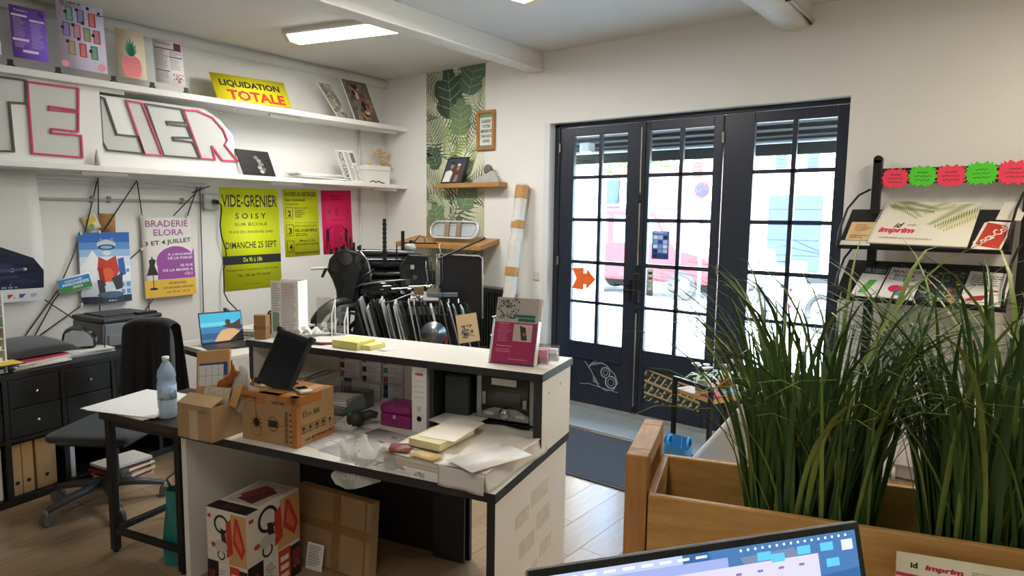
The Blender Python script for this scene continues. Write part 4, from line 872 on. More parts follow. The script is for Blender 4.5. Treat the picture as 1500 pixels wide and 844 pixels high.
def cushion(mb,x0,x1,y0,y1,z0,z1,e=.22):
    cx,cy,cz=(x0+x1)/2,(y0+y1)/2,(z0+z1)/2; hx_,hy_,hz_=(x1-x0)/2,(y1-y0)/2,(z1-z0)/2
    def se(t,p): return math.copysign(abs(t)**p,t)
    def fn(a,b):
        th=a*2*math.pi; ph=-math.pi/2+b*math.pi
        return (cx+hx_*se(math.cos(ph),.45)*se(math.cos(th),e), cy+hy_*se(math.cos(ph),.45)*se(math.sin(th),e), cz+hz_*se(math.sin(ph),.7))
    mb.grid(fn,32,14)
mb=MB(M); cushion(mb,-.25,.25,-.25,.23,.415,.49); mb.build('seat',GREYF,CH_); MB(M).box(-.20,-.20,.40,.20,.18,.42).build('seat_pan',BLACKP,CH_,bevel=.01)
MB(M).tube([(.03,.12,.40),(.07,.27,.42),(.08,.31,.55),(.08,.30,.75)],.02,8).build('back_bar',BLACKP,CH_)
mb=MB(M); cushion(mb,-.02,.24,.24,.30,.60,1.05); mb.build('backrest',GREYF,CH_)
t=thing('black_jacket','black garment draped over the office chair back','garment',(-3.53,-1.64,.55),R(-53))
rnd=random.Random(8)
def drape(a,b):
    # over the top of the backrest: b 0..1 from front hem over the top to the back hem
    s=(b-.5)*2; w=.145+.03*abs(s); x=.11-w+2*w*a; fold=.010*math.sin(a*21+s*2)+.008*math.sin(a*9)
    zt=1.075-.035*(2*a-1)**4
    if abs(s)<.14: yy=.27+.06*s/.14; z=zt-.02*(s/.14)**2
    else:
        k=(abs(s)-.14)/.86; yy=.27+math.copysign(.06+.05*k+fold*(k+.2),s); z=zt-.02-k*((.50+.03*math.sin(a*5)) if s>0 else (.42+.05*math.sin(a*4)))
    return (x,yy,z)
mb=MB(M); mb.grid(drape,30,40); mb.build('cloth',mat('black_knit','#0e0e11',.95,var=.2,vscale=30,sheen=.2),t,solid=.006)

# ================================================================== small steel framed table
u_=Vector((.242,-.970,0)); v_=Vector((.970,.242,0))
t=thing('side_table','narrow table with dark wood top and black steel frame beside the counter','table',(-3.795,-2.26,0),R(-76)); M=W[t]; TBL=t
MB(M).box(-.01,-.01,.695,.545,.52,.73).build('table_top',mat('dark_walnut','#3a2a20',.45,color2='#1f1713',vscale=6,stretch=(2,10,2)),t,bevel=.002)
for x,y in ((.015,.0),(.505,.0),(.015,.47),(.505,.47)):
    l=MB(M).box(x,y,.012,x+.035,y+.035,.695).build('leg',BLACKM,t,bevel=.002); MB(M).cyl((x+.0175,y+.0175,0),(x+.0175,y+.0175,.014),.014,n=10).build('foot',BLACKP,l)
for b in ((.05,.004,.10,.505,.030,.13),(.02,.035,.10,.045,.47,.13),(.51,.035,.10,.535,.47,.13),(.05,.004,.665,.505,.03,.695),(.05,.475,.665,.505,.50,.695)): MB(M).box(*b).build('rail',BLACKM,t,bevel=.002)
paper_stack('white papers spread over the dark side table',*(M@Vector((.10,.20,0)))[:2],.7305,.42,.40,4,R(-70),21,('#efeff0','#f2f2f3','#ececee'),.003,.03,12)
t=thing('water_bottle','clear plastic water bottle with blue label on the side table','bottle',(-3.625,-2.60,.731)); 
GB=mat('bottle_plastic','#d6ecfb',.08,trans=.92,alpha=1.0); Mt=W[t]
prof=[(.034,0),(.041,.006),(.043,.02),(.040,.045),(.043,.06),(.043,.17),(.040,.19),(.043,.21),(.038,.235),(.022,.265),(.014,.28),(.014,.288)]
MB(Mt).lathe(prof,24).build('shell',mat('pale_blue_plastic','#bcd9f0',.12,alpha=.55),t)
MB(Mt).lathe([(.037,.004),(.037,.12)],20).build('water',mat('water_blue','#cfe4f4',.05,alpha=.45),t)
MB(Mt).lathe([(.0438,.095),(.0438,.165)],24).build('label_band',mat('bottle_label','#5f9fd8',.3,color2='#e8f1fa',vscale=40),t)
MB(Mt).lathe([(.016,.284),(.016,.302),(.013,.303)],16).build('cap',mat('white_cap','#e9eef2',.4),t)
t=thing('teal_bag','crumpled teal plastic bag on the floor beside the table leg','bag',(-3.60,-2.60,0)); Mt=W[t]
mb=MB(Mt); mb.grid(lambda a,b:(.07*math.cos(a*6.283)*(1-.4*b)*(1+.12*math.sin(a*25+b*9)),.09*math.sin(a*6.283)*(1-.4*b)*(1+.12*math.sin(a*19+b*7)),.36*b+.004),20,12); mb.build('film',mat('teal_plastic','#1f7f7c',.35),t)
MB(Mt).tube([(-.02,0,.36),(-.04,.01,.42),(.0,.0,.45),(.03,.0,.42),(.02,0,.36)],.006,6).build('handle',mat('teal_plastic'),t)

# ================================================================== second desk with a laptop, behind the counter
t=thing('work_desk','black legged desk with a pale top behind the counter','desk',(-2.5,-1.2,0)); 
MB().box(-2.78,-1.58,.72,-2.02,-.80,.75).build('desk_top',mat('desk_white','#d9d6d0',.5),t,bevel=.002)
for x,y in ((-2.77,-1.57),(-2.07,-1.57),(-2.77,-.86),(-2.07,-.86)): MB().box(x,y,0,x+.04,y+.04,.72).build('leg',BLACKM,t,bevel=.002)
for b in ((-2.73,-1.565,.10,-2.07,-1.535,.13),(-2.73,-.855,.68,-2.07,-.825,.71),(-2.765,-1.53,.68,-2.735,-.86,.71)): MB().box(*b).build('rail',BLACKM,t)
t=thing('laptop','open laptop showing a rocky blue seaside picture on the rear desk','laptop',(-2.57,-1.15,.751),R(-10)); M=W[t]
MB(M).box(-.155,-.22,0,.155,0,.014).build('base',mat('dark_aluminium','#3a3c40',.35,metal=.6),t,bevel=.004)
Ms=M@TM((0,0,.014),0,R(-14)); MB(Ms).box(-.155,0,0,.155,.008,.235).build('lid',mat('dark_aluminium'),t,bevel=.004)
mb=MB(Ms@Matrix(((1,0,0,-.148),(0,0,1,-.001),(0,1,0,.012),(0,0,0,1)))); w,h=.296,.212; mb.M=Ms@Matrix(((1,0,0,-.148),(0,0,-1,-.0012),(0,1,0,.012),(0,0,0,1)))
mb.col='#2aa3c4'; mb.rect(0,h*.5,w,h,0); mb.col='#59bcd2'; mb.rect(0,h*.55,w,h*.68,.0002); mb.col='#1f6d9a'; mb.rect(0,0,w,h*.52,.0003); mb.col='#154a73'; mb.rect(0,h*.1,w*.6,h*.3,.0004)
mb.col='#c49a6c'; mb.sheet([(w*.3,0),(w*.72,0),(w*.95,h*.3),(w*.75,h*.45),(w*.5,h*.38),(w*.38,h*.2)],.0005); mb.col='#3b1f24'; mb.sheet([(w*.72,h*.42),(w*.98,h*.38),(w*.98,h*.75),(w*.8,h*.62),(w*.62,h*.58),(w*.5,h*.52)],.0006); mb.col='#1c1512'; mb.sheet([(w*.66,0),(w,0),(w,h*.36),(w*.85,h*.2)],.0007); mb.col='#2b1a16'; mb.disc(w*.66,h*.66,w*.07,.0008,9)
mb.build('screen',print_mat('lit_screen_ink',.3,emit=.75),t); MB(M).box(-.13,-.20,.0142,.13,-.09,.0152).build('keyboard',BLACKP,t)
MB(Ms).box(.03,-.004,.235,.055,.014,.26).build('webcam',BLACKP,t,bevel=.004)
t=thing('black_bag','black soft bag slumped beside the rear laptop','bag',(-2.40,-1.47,.751)); mb=MB(W[t]); mb.grid(lambda a,b:(.13*math.cos(a*6.283)*(1-.75*b)**.6+.08*b,.08*math.sin(a*6.283)*(1-.7*b)**.6,.24*b*(1+.05*math.sin(a*14))),20,10); mb.build('body',mat('black_fabric'),t)
MB(W[t]).tube([(-.02,0,.19),(.02,0,.26),(.10,0,.27),(.12,0,.20)],.008,6).build('strap',BLACKP,t)
for i,(x,y,n,l) in enumerate(((-2.15,-1.33,14,'tall pile of papers on the rear desk beside the black bag'),(-2.19,-1.0,7,'lower pile of papers at the back of the rear desk'))): paper_stack(l,x,y,.751,.30,.22,n,R(10+20*i),30+i,('#e6e4df','#d3cfc6','#efeeea','#bdb7aa','#dcd8a0'),.012,.03,14)
# ================================================================== reception counter
CT=thing('reception_counter','white reception counter with charcoal edges and raised shelf','counter',(-3.68,-2.83,0),R(-76)); Mk=W[CT]
def cbx(nm,b,m,p=None,bev=.0015): return MB(Mk).box(*b).build(nm,m,p or CT,bevel=bev)
LN,DP=1.612,.79
cbx('desk_top',(0,.003,.695,LN,DP,.73),LAM); cbx('desk_edge',(0,0,.695,LN,.003,.7299),EDGE,bev=0); cbx('desk_edge',(LN,0,.695,LN+.003,DP,.7299),EDGE,bev=0)
cbx('end_panel',(.003,.012,0,.030,DP,.695),LAM); cbx('end_panel',(LN-.034,.015,0,LN-.006,DP-.01,.695),LAM); cbx('panel_edge',(LN-.036,.010,0,LN-.004,.015,.695),EDGE,bev=0); cbx('panel_edge',(.001,.008,0,.032,.012,.695),LAM,bev=0)
cbx('modesty_panel',(.031,.74,.0,1.12,.765,.695),mat('charcoal_laminate','#1e2024',.5,var=.2,vscale=5)); cbx('black_board',(.93,.70,0,1.11,.715,.66),mat('slate_board','#26282c',.6,var=.4,vscale=7,stretch=(1,1,3)))
cbx('bracket',(.031,.63,.60,.036,.70,.69),mat('grey_steel','#a9abad',.4,metal=.7)); MB(Mk).cyl((.034,.665,.64),(.040,.665,.64),.009,n=10).build('screw',BLACKM,CT)
# raised shelf
RZ=1.08
cbx('shelf_top',(-.02,.428,RZ-.033,LN+.006,.805,RZ),LAM); cbx('shelf_edge',(-.02,.425,RZ-.033,LN+.006,.428,RZ-.0001),EDGE,bev=0); cbx('shelf_edge',(LN+.006,.425,RZ-.033,LN+.009,.805,RZ-.0001),EDGE,bev=0)
cbx('riser_panel',(-.01,.44,.73,.012,.79,RZ-.033),LAM); cbx('riser_edge',(-.011,.437,.73,.013,.440,RZ-.033),EDGE,bev=0)
cbx('riser_panel',(LN-.034,.445,.73,LN+.003,.79,RZ-.033),LAM); cbx('riser_edge',(LN-.036,.440,.73,LN+.001,.445,RZ-.033),EDGE,bev=0)
cbx('riser_divider',(1.062,.45,.73,1.084,.79,RZ-.033),mat('charcoal_laminate')); cbx('riser_back',(.012,.775,.73,1.062,.79,RZ-.033),LAM); cbx('riser_back',(1.084,.775,.73,LN-.034,.79,RZ-.033),mat('charcoal_laminate'))
cbx('inner_shelf',(.012,.48,.865,.30,.775,.88),LAM)
for y,z in ((.52,.98),(.66,.99)): MB(Mk).cyl((LN+.0025,y,z),(LN+.0045,y,z),.007,n=10).build('screw_cap',mat('screw_cap','#b9b4aa',.5),CT)
# old tape marks on the end panel
TP=mat('old_tape','#e2dcc9',.35,var=.2,vscale=20)
for (y0,y1,z0,z1) in ((.20,.34,.50,.56),(.36,.55,.53,.60),(.24,.40,.36,.43),(.43,.58,.40,.48),(.30,.44,.22,.28),(.47,.60,.26,.33)): cbx('tape_mark',(LN-.006,y0,z0,LN-.0052,y1,z1),TP,bev=0)
def ct(x,y,z): return tuple(Mk@Vector((x,y,z)))
def cthing(name,label,cat,x,y,z,rz=0,group=None): return thing(name,label,cat,ct(x,y,z),R(-76)+rz,group)
# notices pinned inside
def a_notice_col(icons,seed):
    def f(mb,w,h):
        rnd=random.Random(seed); n=4
        for i in range(n):
            y=h*(1-(i+1)/n); mb.col=icons[i%len(icons)]; mb.rect(w*.06,y+h*.04,w*.26,y+h*.04+w*.22,.0006)
            mb.col='#9599ac'; fine_lines(mb,w*.32,y+h*.02,w*.95,y+h*.22,5,seed=seed+i,fill=.28)
        mb.col='#23306a'
        for b in ((0,0,w,h*.012),(0,h*.988,w,h),(0,0,w*.02,h),(w*.98,0,w,h)): mb.rect(*b,.0005)
    return f
def notice(label,x0,x1,z0,z1,art): 
    poster('wall_notice',label,'notice',ct(x0,.772,z1),ct(x1,.772,z1),ct(x0,.772,z0),'#f4f3f6',art,group='printed notices inside the counter')
notice('printed notice with red pictograms inside the counter, left of three',.295,.435,.845,1.035,a_notice_col(['#b5443c','#9a3a3a','#40414a'],1)); notice('printed notice with dark codes inside the counter, middle of three',.442,.572,.835,1.035,a_notice_col(['#e9e8ec','#b5443c','#33343c','#2a2b33'],2)); notice('printed notice with green and red pictograms inside the counter, right of three',.578,.712,.845,1.035,a_notice_col(['#5a8a50','#6a7a48','#4a7a68','#a8403a'],3))
notice('lower wide printed notice inside the counter behind the clear box',.31,.57,.745,.830,a_notice_col(['#d8d8de','#7a7f98'],4)); notice('lower printed notice with green pictogram inside the counter beside the cash box',.578,.712,.765,.838,a_notice_col(['#3f8a5a','#23306a'],5))
# stuff on the inner shelf
paper_stack('grey papers lying on the inner shelf of the counter',*ct(.16,.58,0)[:2],.8802,.26,.20,5,R(-70),41,('#c9c6c2','#e2e0dc','#a9a6a4'),.006,.012,6)
t=cthing('clear_box','clear plastic box of envelopes inside the counter','box',.44,.60,.7305); M=W[t]
for b in ((-.09,-.10,0,.12,.12,.003),(-.09,-.10,0,-.087,.12,.09),(.117,-.10,0,.12,.12,.09),(-.087,.117,0,.117,.12,.09),(-.087,-.10,0,.117,-.097,.05)): MB(M).box(*b).build('wall',glass_mat('clear_plastic','#dfe3e4',.12,.1),t)
for i in range(5): MB(M@TM((0,0,.004+.012*i),R(6*i-12))).box(-.07,-.08,0,.09,.09,.009).build('envelope',mat('paper_#e6e4df','#e6e4df',.6),t)
# cash box
t=cthing('cash_box','magenta metal cash box with silver lock on the desk','cash box',.86,.535,.7305); M=W[t]; MG=mat('magenta_enamel','#8f1f6d',.3,coat=.3)
MB(M).box(-.085,-.06,0,.085,.065,.062).build('body',MG,t,bevel=.008,seg=3); MB(M).box(-.087,-.062,.063,.087,.067,.105).build('lid',MG,t,bevel=.012,seg=3)
MB(M).cyl((0,-.061,.052),(0,-.067,.052),.010,n=14).build('lock',CHROME,t); MB(M).tube([(-.03,0,.104),(-.03,0,.114),(.03,0,.114),(.03,0,.104)],.0035,6).build('handle',MG,t)
# barcode scanner
t=cthing('barcode_scanner','dark rounded barcode scanner with a green lens on the desk','scanner',.685,.405,.7305,R(25)); M=W[t]; SG=mat('scanner_grey','#2d2f2f',.45)
MB(M).lathe([(.020,0),(.036,.012),(.042,.035),(.038,.058),(.024,.075),(.006,.079)],20).build('head',SG,t); MB(M).tube([(.025,.0,.045),(.07,.01,.06),(.10,.015,.05)],[.024,.02,.016],10).build('grip',SG,t)
MB(M).lathe([(.020,.0),(.019,.006),(.006,.009)],16,TM((-.012,-.012,.066),0,R(28))).build('lens',mat('green_lens','#1f8a6a',.15),t); MB(M).tube([(-.03,0,.02),(-.07,-.01,.012),(-.10,.05,.006),(-.09,.12,.006)],.004,6).build('lead',mat('grey_lead','#8f8f8c',.5),t)
# lever arch binder
t=cthing('lever_arch_binder','white lever arch binder standing on the desk against the divider','binder',.962,.462,.7305); M=W[t]; BW=mat('binder_white','#eceae8',.4)
MB(M).box(0,0,0,.078,.004,.315).build('spine',BW,t,bevel=.001); MB(M).box(0,.004,0,.004,.28,.315).build('cover',BW,t); MB(M).box(.074,.004,0,.078,.28,.315).build('cover',BW,t); MB(M).box(.008,.01,.01,.070,.27,.305).build('paper_block',PAPER,t)
MB(M).cyl((.039,-.0006,.065),(.039,.0045,.065),.013,n=18).build('finger_ring',BLACKM,t); MB(M).cyl((.039,-.0012,.065),(.039,-.0006,.065),.0085,n=16).build('ring_hole',mat('dark_hole'),t)
mb=MB(M@Matrix(((1,0,0,0),(0,0,-1,-.0004),(0,1,0,0),(0,0,0,1)))); mb.col='#c8555a'; mb.rect(.018,.268,.060,.280,0); mb.col='#b9b9bc'
for z in (.24,.215,.19,.165): mb.rect(.016,z,.062,z+.003,0)
mb.col='#c9c9cc'; mb.rect(.028,.10,.05,.125,0); mb.build('spine_print',INK,t)
# speaker and stereo
t=cthing('speaker','charcoal wooden loudspeaker beside the stereo in the counter','loudspeaker',1.10,.53,.7305); M=W[t]
MB(M).box(0,.0,0,.13,.22,.275).build('cabinet',mat('speaker_black','#15161a',.6),t,bevel=.003); MB(M).box(.004,-.012,.006,.126,-.001,.269).build('grille',mat('grille_cloth','#3a3f42',.95,var=.25,vscale=200),t,bevel=.004)
t=cthing('stereo','silver and black mini stereo in the counter shelf','stereo',1.262,.52,.7305); M=W[t]; SIL=mat('stereo_silver','#8f9296',.35,metal=.5); BG=mat('gloss_black','#0c0d10',.15)
MB(M).box(0,.02,.088,.285,.24,.29).build('main_unit',BLACKP,t,bevel=.004); MB(M).box(0,.02,.0,.285,.24,.082).build('lower_unit',BLACKP,t,bevel=.004)
MB(M).box(.03,.012,.145,.255,.021,.285).build('display_panel',BG,t,bevel=.003)
for x in (0,.258): 
    mb=MB(M); mb.prism([(x,.088),(x+.027,.088),(x+.027,.288),(x,.288)],0,.022,Matrix(((1,0,0,0),(0,0,1,.004),(0,1,0,0),(0,0,0,1)))); mb.build('side_trim',SIL,t,bevel=.007)
    MB(M).box(x+.002,.004,.0,x+.025,.022,.078).build('side_trim',SIL,t,bevel=.006)
mb=MB(M); mb.prism([(.028,.098),(.257,.098),(.257,.125),(.20,.150),(.085,.150),(.028,.125)],0,.014,Matrix(((1,0,0,0),(0,0,1,.006),(0,1,0,0),(0,0,0,1)))); mb.build('control_bar',SIL,t,bevel=.004)
MB(M).lathe([(.026,0),(.026,.012),(.019,.014),(.019,.018),(.008,.018)],22,TM((.142,.008,.126),0,R(90))).build('volume_knob',CHROME,t)
for x,w in ((.045,.045),(.195,.045)): MB(M).box(x,.002,.115,x+w,.008,.128).build('button_row',mat('button_grey','#b5b7ba',.4),t,bevel=.002)
for x,z in ((.030,.19),(.030,.21),(.228,.19)): MB(M).box(x,.005,z-.03,x+.018,.013,z+.008).build('side_button',SIL,t,bevel=.002)
MB(M).box(.075,.008,.252,.195,.013,.282).build('paper_label',mat('label_grey','#c4c5c2',.6),t); MB(M).box(.085,.009,.17,.215,.0125,.225).build('display',mat('display_dark','#111a22',.1),t)
for x in (.034,.148): MB(M).box(x,.012,.028,x+.104,.021,.076).build('cassette_door',BG,t,bevel=.004)
MB(M).box(.03,.010,.008,.25,.019,.022).build('red_strip',mat('red_print','#a83a44',.5),t)
# papers on the desk
poster('drawing_sheet','large white printed sheet lying flat on the desk','paper',ct(.756,.437,.7315),ct(1.008,.40,.7315),ct(.744,.072,.7315),'#eeeef0',lambda mb,w,h:(setattr(mb,'col','#b9bfcc'),[stroke(mb,[(w*.1,h*(.15+.12*i)),(w*(.3+.1*i),h*(.25+.1*i)),(w*.9,h*(.2+.11*i))],.0012,.0005) for i in range(5)],setattr(mb,'col','#55585f'),mb.rect(w*.55,h*.82,w*.68,h*.845,.0006),mb.rect(w*.5,h*.62,w*.64,h*.64,.0006)))
poster('invoice_sheet','white sheet with fine print under the barcode scanner','paper',ct(.62,.42,.7312),ct(.80,.40,.7312),ct(.60,.10,.7312),'#e9e9ea',lambda mb,w,h:(setattr(mb,'col','#9a9da6'),fine_lines(mb,w*.1,h*.1,w*.9,h*.9,16,seed=4)))
t=cthing('keyboard','grey computer keyboard half hidden beneath papers on the desk','keyboard',.63,.44,.7305,R(8)); M=W[t]
MB(M).box(-.06,-.12,0,.07,.12,.012).build('tray',mat('keyboard_grey','#c9c7c0',.5),t,bevel=.003)
k0=MB(M).box(-.05,-.11,.012,-.036,-.096,.019).build('key',mat('key_white','#dddbd4',.5),t,bevel=.002)
for i in range(6):
    for j in range(12):
        if i or j:
            c=k0.copy(); COL.objects.link(c); c.location=(.018*i,.018*j,0)
# big wrapped paper packs
t=cthing('paper_pack','large wrapped ream of white board lying on the desk corner','paper pack',1.365,.29,.7305,R(-4)); M=W[t]
WRAP=mat('white_wrap','#e8e3da',.45,var=.05); 
for i,(z0,z1,dx,m) in enumerate(((0,.028,.0,PAPER),(.029,.046,.004,mat('pinkish_board','#d8c8bf',.6)),(.047,.066,-.003,mat('cream_board','#e6dfd0',.6)))):
    mb=MB(M); mb.prism([(-.245+dx,-.27),(.225+dx,-.275),(.225+dx,.22),(-.24+dx,.25)],z0,z1); mb.build('board_ream',m,t,bevel=.003)
mb=MB(M); mb.grid(lambda a,b:(-.248+.482*a,-.278+.525*b,.0685+.005*abs(math.sin(a*7+b*4))*(abs(a-.5)+abs(b-.5))+.0025*math.sin(a*19+b*23)),26,26); mb.build('wrapping_sheet',WRAP,t,solid=.002)
mb=MB(M); mb.grid(lambda a,b:(.229+.006*math.sin(b*9)*a+.012*a*a,-.278+.50*b,.066-.063*a),5,30); mb.build('wrapping_flap',mat('clear_wrap','#dcd9d4',.25,var=.1),t,solid=.0015)
mb=MB(M); mb.grid(lambda a,b:(.03+.20*a,-.282-.004*math.sin(a*9)*b-.006*b,.068-.075*b),20,5); mb.build('wrapping_flap',mat('clear_wrap'),t,solid=.0015)
t=cthing('note_pad','thick cream pad of paper on the wrapped paper packs','paper pad',1.265,.24,.812,R(-5)); M=W[t]
MB(M).box(-.075,-.14,0,.075,.11,.03).build('sheets',mat('cream_pad','#e6dcae',.6),t,bevel=.001); MB(M@TM((0,0,.0302),R(6))).box(-.06,-.10,0,.10,.17,.002).build('top_sheet',mat('cream_sheet','#efe9dc',.6),t)
poster('envelope','plain white envelope lying on the paper packs','envelope',ct(1.374,.36,.8145),ct(1.52,.29,.8145),ct(1.395,.03,.8145),'#edebe8',lambda mb,w,h:(setattr(mb,'col','#c4bdb4'),stroke(mb,[(0,h),(w*.5,h*.55),(w,h)],.0012,.0005)))
poster('red_card','dark red card poking out beneath the cream pad','card',ct(1.15,.21,.8105),ct(1.19,.12,.8105),ct(1.10,.10,.8105),'#8c3a30',None); poster('kraft_slip','tan paper slip beside the red card','paper slip',ct(1.24,.09,.811),ct(1.36,.07,.811),ct(1.23,.02,.811),'#d9b67a',None)
for i,(x,y,a) in enumerate(((1.21,.58,20),)): poster('loose_sheet',('loose white sheet behind the cream pad',)[i],'paper',ct(x-.1,y+.02,.832),ct(x+.1,y-.03,.828),ct(x-.13,y-.17,.817),'#efede8',None)
# bubble wrap hanging over the desk edge
t=cthing('bubble_wrap','crumpled clear bubble wrap hanging over the desk edge','bubble wrap',1.06,.04,.735); M=W[t]; rnd=random.Random(12)
BUB=mat('bubble_film','#d5d4cd',.22,alpha=.62,bump=.5,bscale=90)
def bub(a,b):
    x=-.17+.40*a; y=.09-.20*b; over=max(0,b-.5)*2
    z=.035+.03*math.sin(a*9+b*5)+.02*math.sin(a*23-b*11)
    if over>0: y=-.012-.03*math.sin(a*5+1)*over-.006; z=z*(1-over)-(.10*over*(1.1-1.2*abs(a-.12)) if a<.5 else .03*over)
    return (x+.02*math.sin(b*13),y+.01*math.sin(a*17),z)
mb=MB(M); mb.grid(bub,44,26); mb.build('film',BUB,t)
bm0=MB(M@TM(bub(.1,.3))).lathe([(.0045,0),(.0035,.003),(.001,.004)],8).build('bubble',mat('bubble_clear','#e6e5df',.1,alpha=.6),t)
for i in range(120):
    a,b=rnd.random(),rnd.random()*.95; p=Vector(bub(a,b))-Vector(bub(.1,.3)); c=bm0.copy(); COL.objects.link(c); c.location=p
# ------------------------------------------------------------------ cartons on the desk
t=cthing('open_carton','small open cardboard carton full of mail at the left end of the desk','carton',.175,.04,.7305); M=W[t]
w,d,h,k=.105,.10,.155,.003
for b in ((-w,-d,0,w,-d+k,h),(-w,d-k,0,w,d,h),(-w,-d+k,0,-w+k,d-k,h),(w-k,-d+k,0,w,d-k,h)): MB(M).box(*b).build('side',CARD,t)
MB(M).box(-w,-d,0,w,d,.003).build('bottom',CARD,t)
def flap(nm,p,rz,ang,wd,ln,m=CARD): MB(M@TM(p,rz)@Matrix.Rotation(ang,4,'X')).box(-wd/2,0,-.0015,wd/2,ln,.0015).build(nm,m,t)
MB(M@TM((0,-d,h))@Matrix.Rotation(R(22),4,'X')).box(-w,0,-.0015,w,.075,.0015).build('flap',CARD,t)
MB(M).box(-.03,-d-.0012,.0,.02,-d,.13).build('clear_tape',mat('clear_tape','#c9b59b',.25),t); mb=MB(M@Matrix(((1,0,0,0),(0,0,-1,-d-.0008),(0,1,0,0),(0,0,0,1)))); mb.col='#4a3522'; put_text(mb,'B.MAIL',.03,.125,.075,.138); mb.build('stamp',INK,t)
MB(M@TM((.03,-.02,h-.01),R(12))@Matrix.Rotation(R(68),4,'X')).box(-.06,0,-.001,.07,.075,.001).build('shipping_label',mat('label_paper','#dccfb6',.6,color2='#b9a98c',vscale=60),t)
t=cthing('padded_envelope','brown padded envelope with a blue and white grid label in the open carton','envelope',.13,.05,.82,R(10)); M=W[t]; Mx=M@Matrix.Rotation(R(-14),4,'X')@Matrix.Rotation(R(-8),4,'Y')
MB(Mx).box(-.09,.03,.0,.09,.045,.285).build('body',mat('kraft_envelope','#d3a368',.7,var=.08),t,bevel=.006,seg=2)
mb=MB(Mx@Matrix(((1,0,0,0),(0,0,-1,.0285),(0,1,0,0),(0,0,0,1)))); mb.col='#2c4a8f'; mb.rect(-.07,.165,.08,.225,0); mb.col='#e8e6e2'; mb.rect(-.075,.12,.06,.215,.0004); mb.col='#7f95b5'
for i in range(4): mb.rect(-.07+.034*i,.122,-.068+.034*i,.213,.0007)
mb.rect(-.075,.165,.06,.167,.0007); mb.build('label_print',INK,t)
t=cthing('orange_mailer','orange and clear plastic mailers bundled in the open carton','mailer',.22,.07,.82,R(-10)); M=W[t]
def crumple(mb,w,h,rot,amp,seed):
    rnd=random.Random(seed); ph=[rnd.random()*6 for _ in range(4)]; mb.M=mb.M@rot
    mb.grid(lambda a,b:((a-.5)*w+.008*math.sin(b*11+ph[0]),amp*math.sin(a*8+ph[1])*math.cos(b*6+ph[2]),b*h+.006*math.sin(a*13+ph[3])),18,14)
mb=MB(M); crumple(mb,.16,.15,TM((0,0,.05),R(8),R(-25),R(22)),.012,1); mb.build('orange_sleeve',mat('orange_film','#bb6a2c',.25,color2='#7d3c18',vscale=12),t,solid=.003)
mb=MB(M); crumple(mb,.15,.16,TM((.05,.01,.05),R(-6),R(-10),R(35)),.016,2); mb.build('clear_sleeve',mat('clear_film','#c9c8c3',.15,alpha=.5),t,solid=.002)
mb=MB(M); crumple(mb,.12,.13,TM((.06,.04,.05),R(-12),R(-6),R(10)),.008,3); mb.build('white_sleeve',mat('white_film','#e3e2de',.3),t,solid=.003); MB(M@TM((.075,-.02,.05),R(5),R(-20),R(6))).box(-.02,0,0,.03,.004,.11).build('tan_strip',mat('kraft_envelope'),t)
# taped shipping carton
t=cthing('taped_carton','shipping carton with orange tape and printed symbols on the desk','carton',.4975,.17,.7305); M=W[t]; w,d,h=.157,.12,.218
MB(M).box(-w,-d,0,w,d,h).build('body',mat('brown_board','#b08c62',.75,var=.1,vscale=8),t,bevel=.003)
OT=mat('orange_tape','#b87840',.25,var=.15,vscale=14)
for b in ((w-.03,-d-.001,0,w+.001,-d,h),(w,-d,0,w+.001,-d+.025,h),(-w,-d-.001,h-.045,-w+.14,-d,h),(w-.11,-d-.001,h-.03,w,-d,h),(w,-d,h-.04,w+.001,d*.3,h),(w,-d*.2,0,w+.001,d,.03),(-w,-d,h,w,-d+.03,h+.001),(w-.04,-d,h,w,d,h+.001),(-.06,-d,h,.06,d,h+.001)): MB(M).box(*b).build('tape',OT,t)
mb=MB(M@Matrix(((1,0,0,0),(0,0,-1,-d-.0014),(0,1,0,0),(0,0,0,1)))); mb.col='#2a1d12'
put_text(mb,'Matériel Cuisine',-w+.01,h-.030,-w+.09,h-.016,z=0,bold=.01); put_text(mb,'CARTONS',.02,h-.04,.09,h-.026,z=0,bold=.02)
for i in range(6):
    z=.014+.024*i
    for b in ((.092,z,.110,z+.002),(.092,z+.016,.110,z+.018),(.092,z,.094,z+.018),(.108,z,.110,z+.018)): mb.rect(*b,0)
    mb.rect(.118,z+.004,.128,z+.012,0); mb.disc(.101,z+.009,.004,0,8)
stroke(mb,[(-.075,.20),(-.07,.12),(-.075,.09)],.0025); mb.disc(-.07,.085,.018,0,10,.02); 
for a in range(0,360,40): stroke(mb,[(-.07,.085),(-.07+.035*math.cos(R(a)),.085+.03*math.sin(R(a)))],.003)
ring(mb,-.07,.055,.03,.0015,20); mb.rect(.0,.075,.05,.105,0); ring(mb,.025,.09,.03,.002,18); stroke(mb,[(.05,.09),(.085,.085)],.002); mb.build('front_print',INK,t)
mb=MB(M@Matrix(((0,0,1,w+.0014),(1,0,0,0),(0,1,0,0),(0,0,0,1)))); mb.col='#2a1d12'
put_text(mb,'日o 88',-.085,h-.095,.02,h-.068,z=0); put_text(mb,'LA SUPÉRETTE',-.07,.018,.10,.032,z=0,bold=.03)
for i in range(5):
    x=-.095+.042*i
    for b in ((x,.055,x+.03,.057),(x,.088,x+.03,.090),(x,.055,x+.002,.09),(x+.028,.055,x+.03,.09)): 
        if i!=4: mb.rect(*b,0)
    mb.disc(x+.015,.075,.008,0,8); mb.rect(x+.013,.058,x+.017,.075,0)
mb.build('side_print',INK,t)
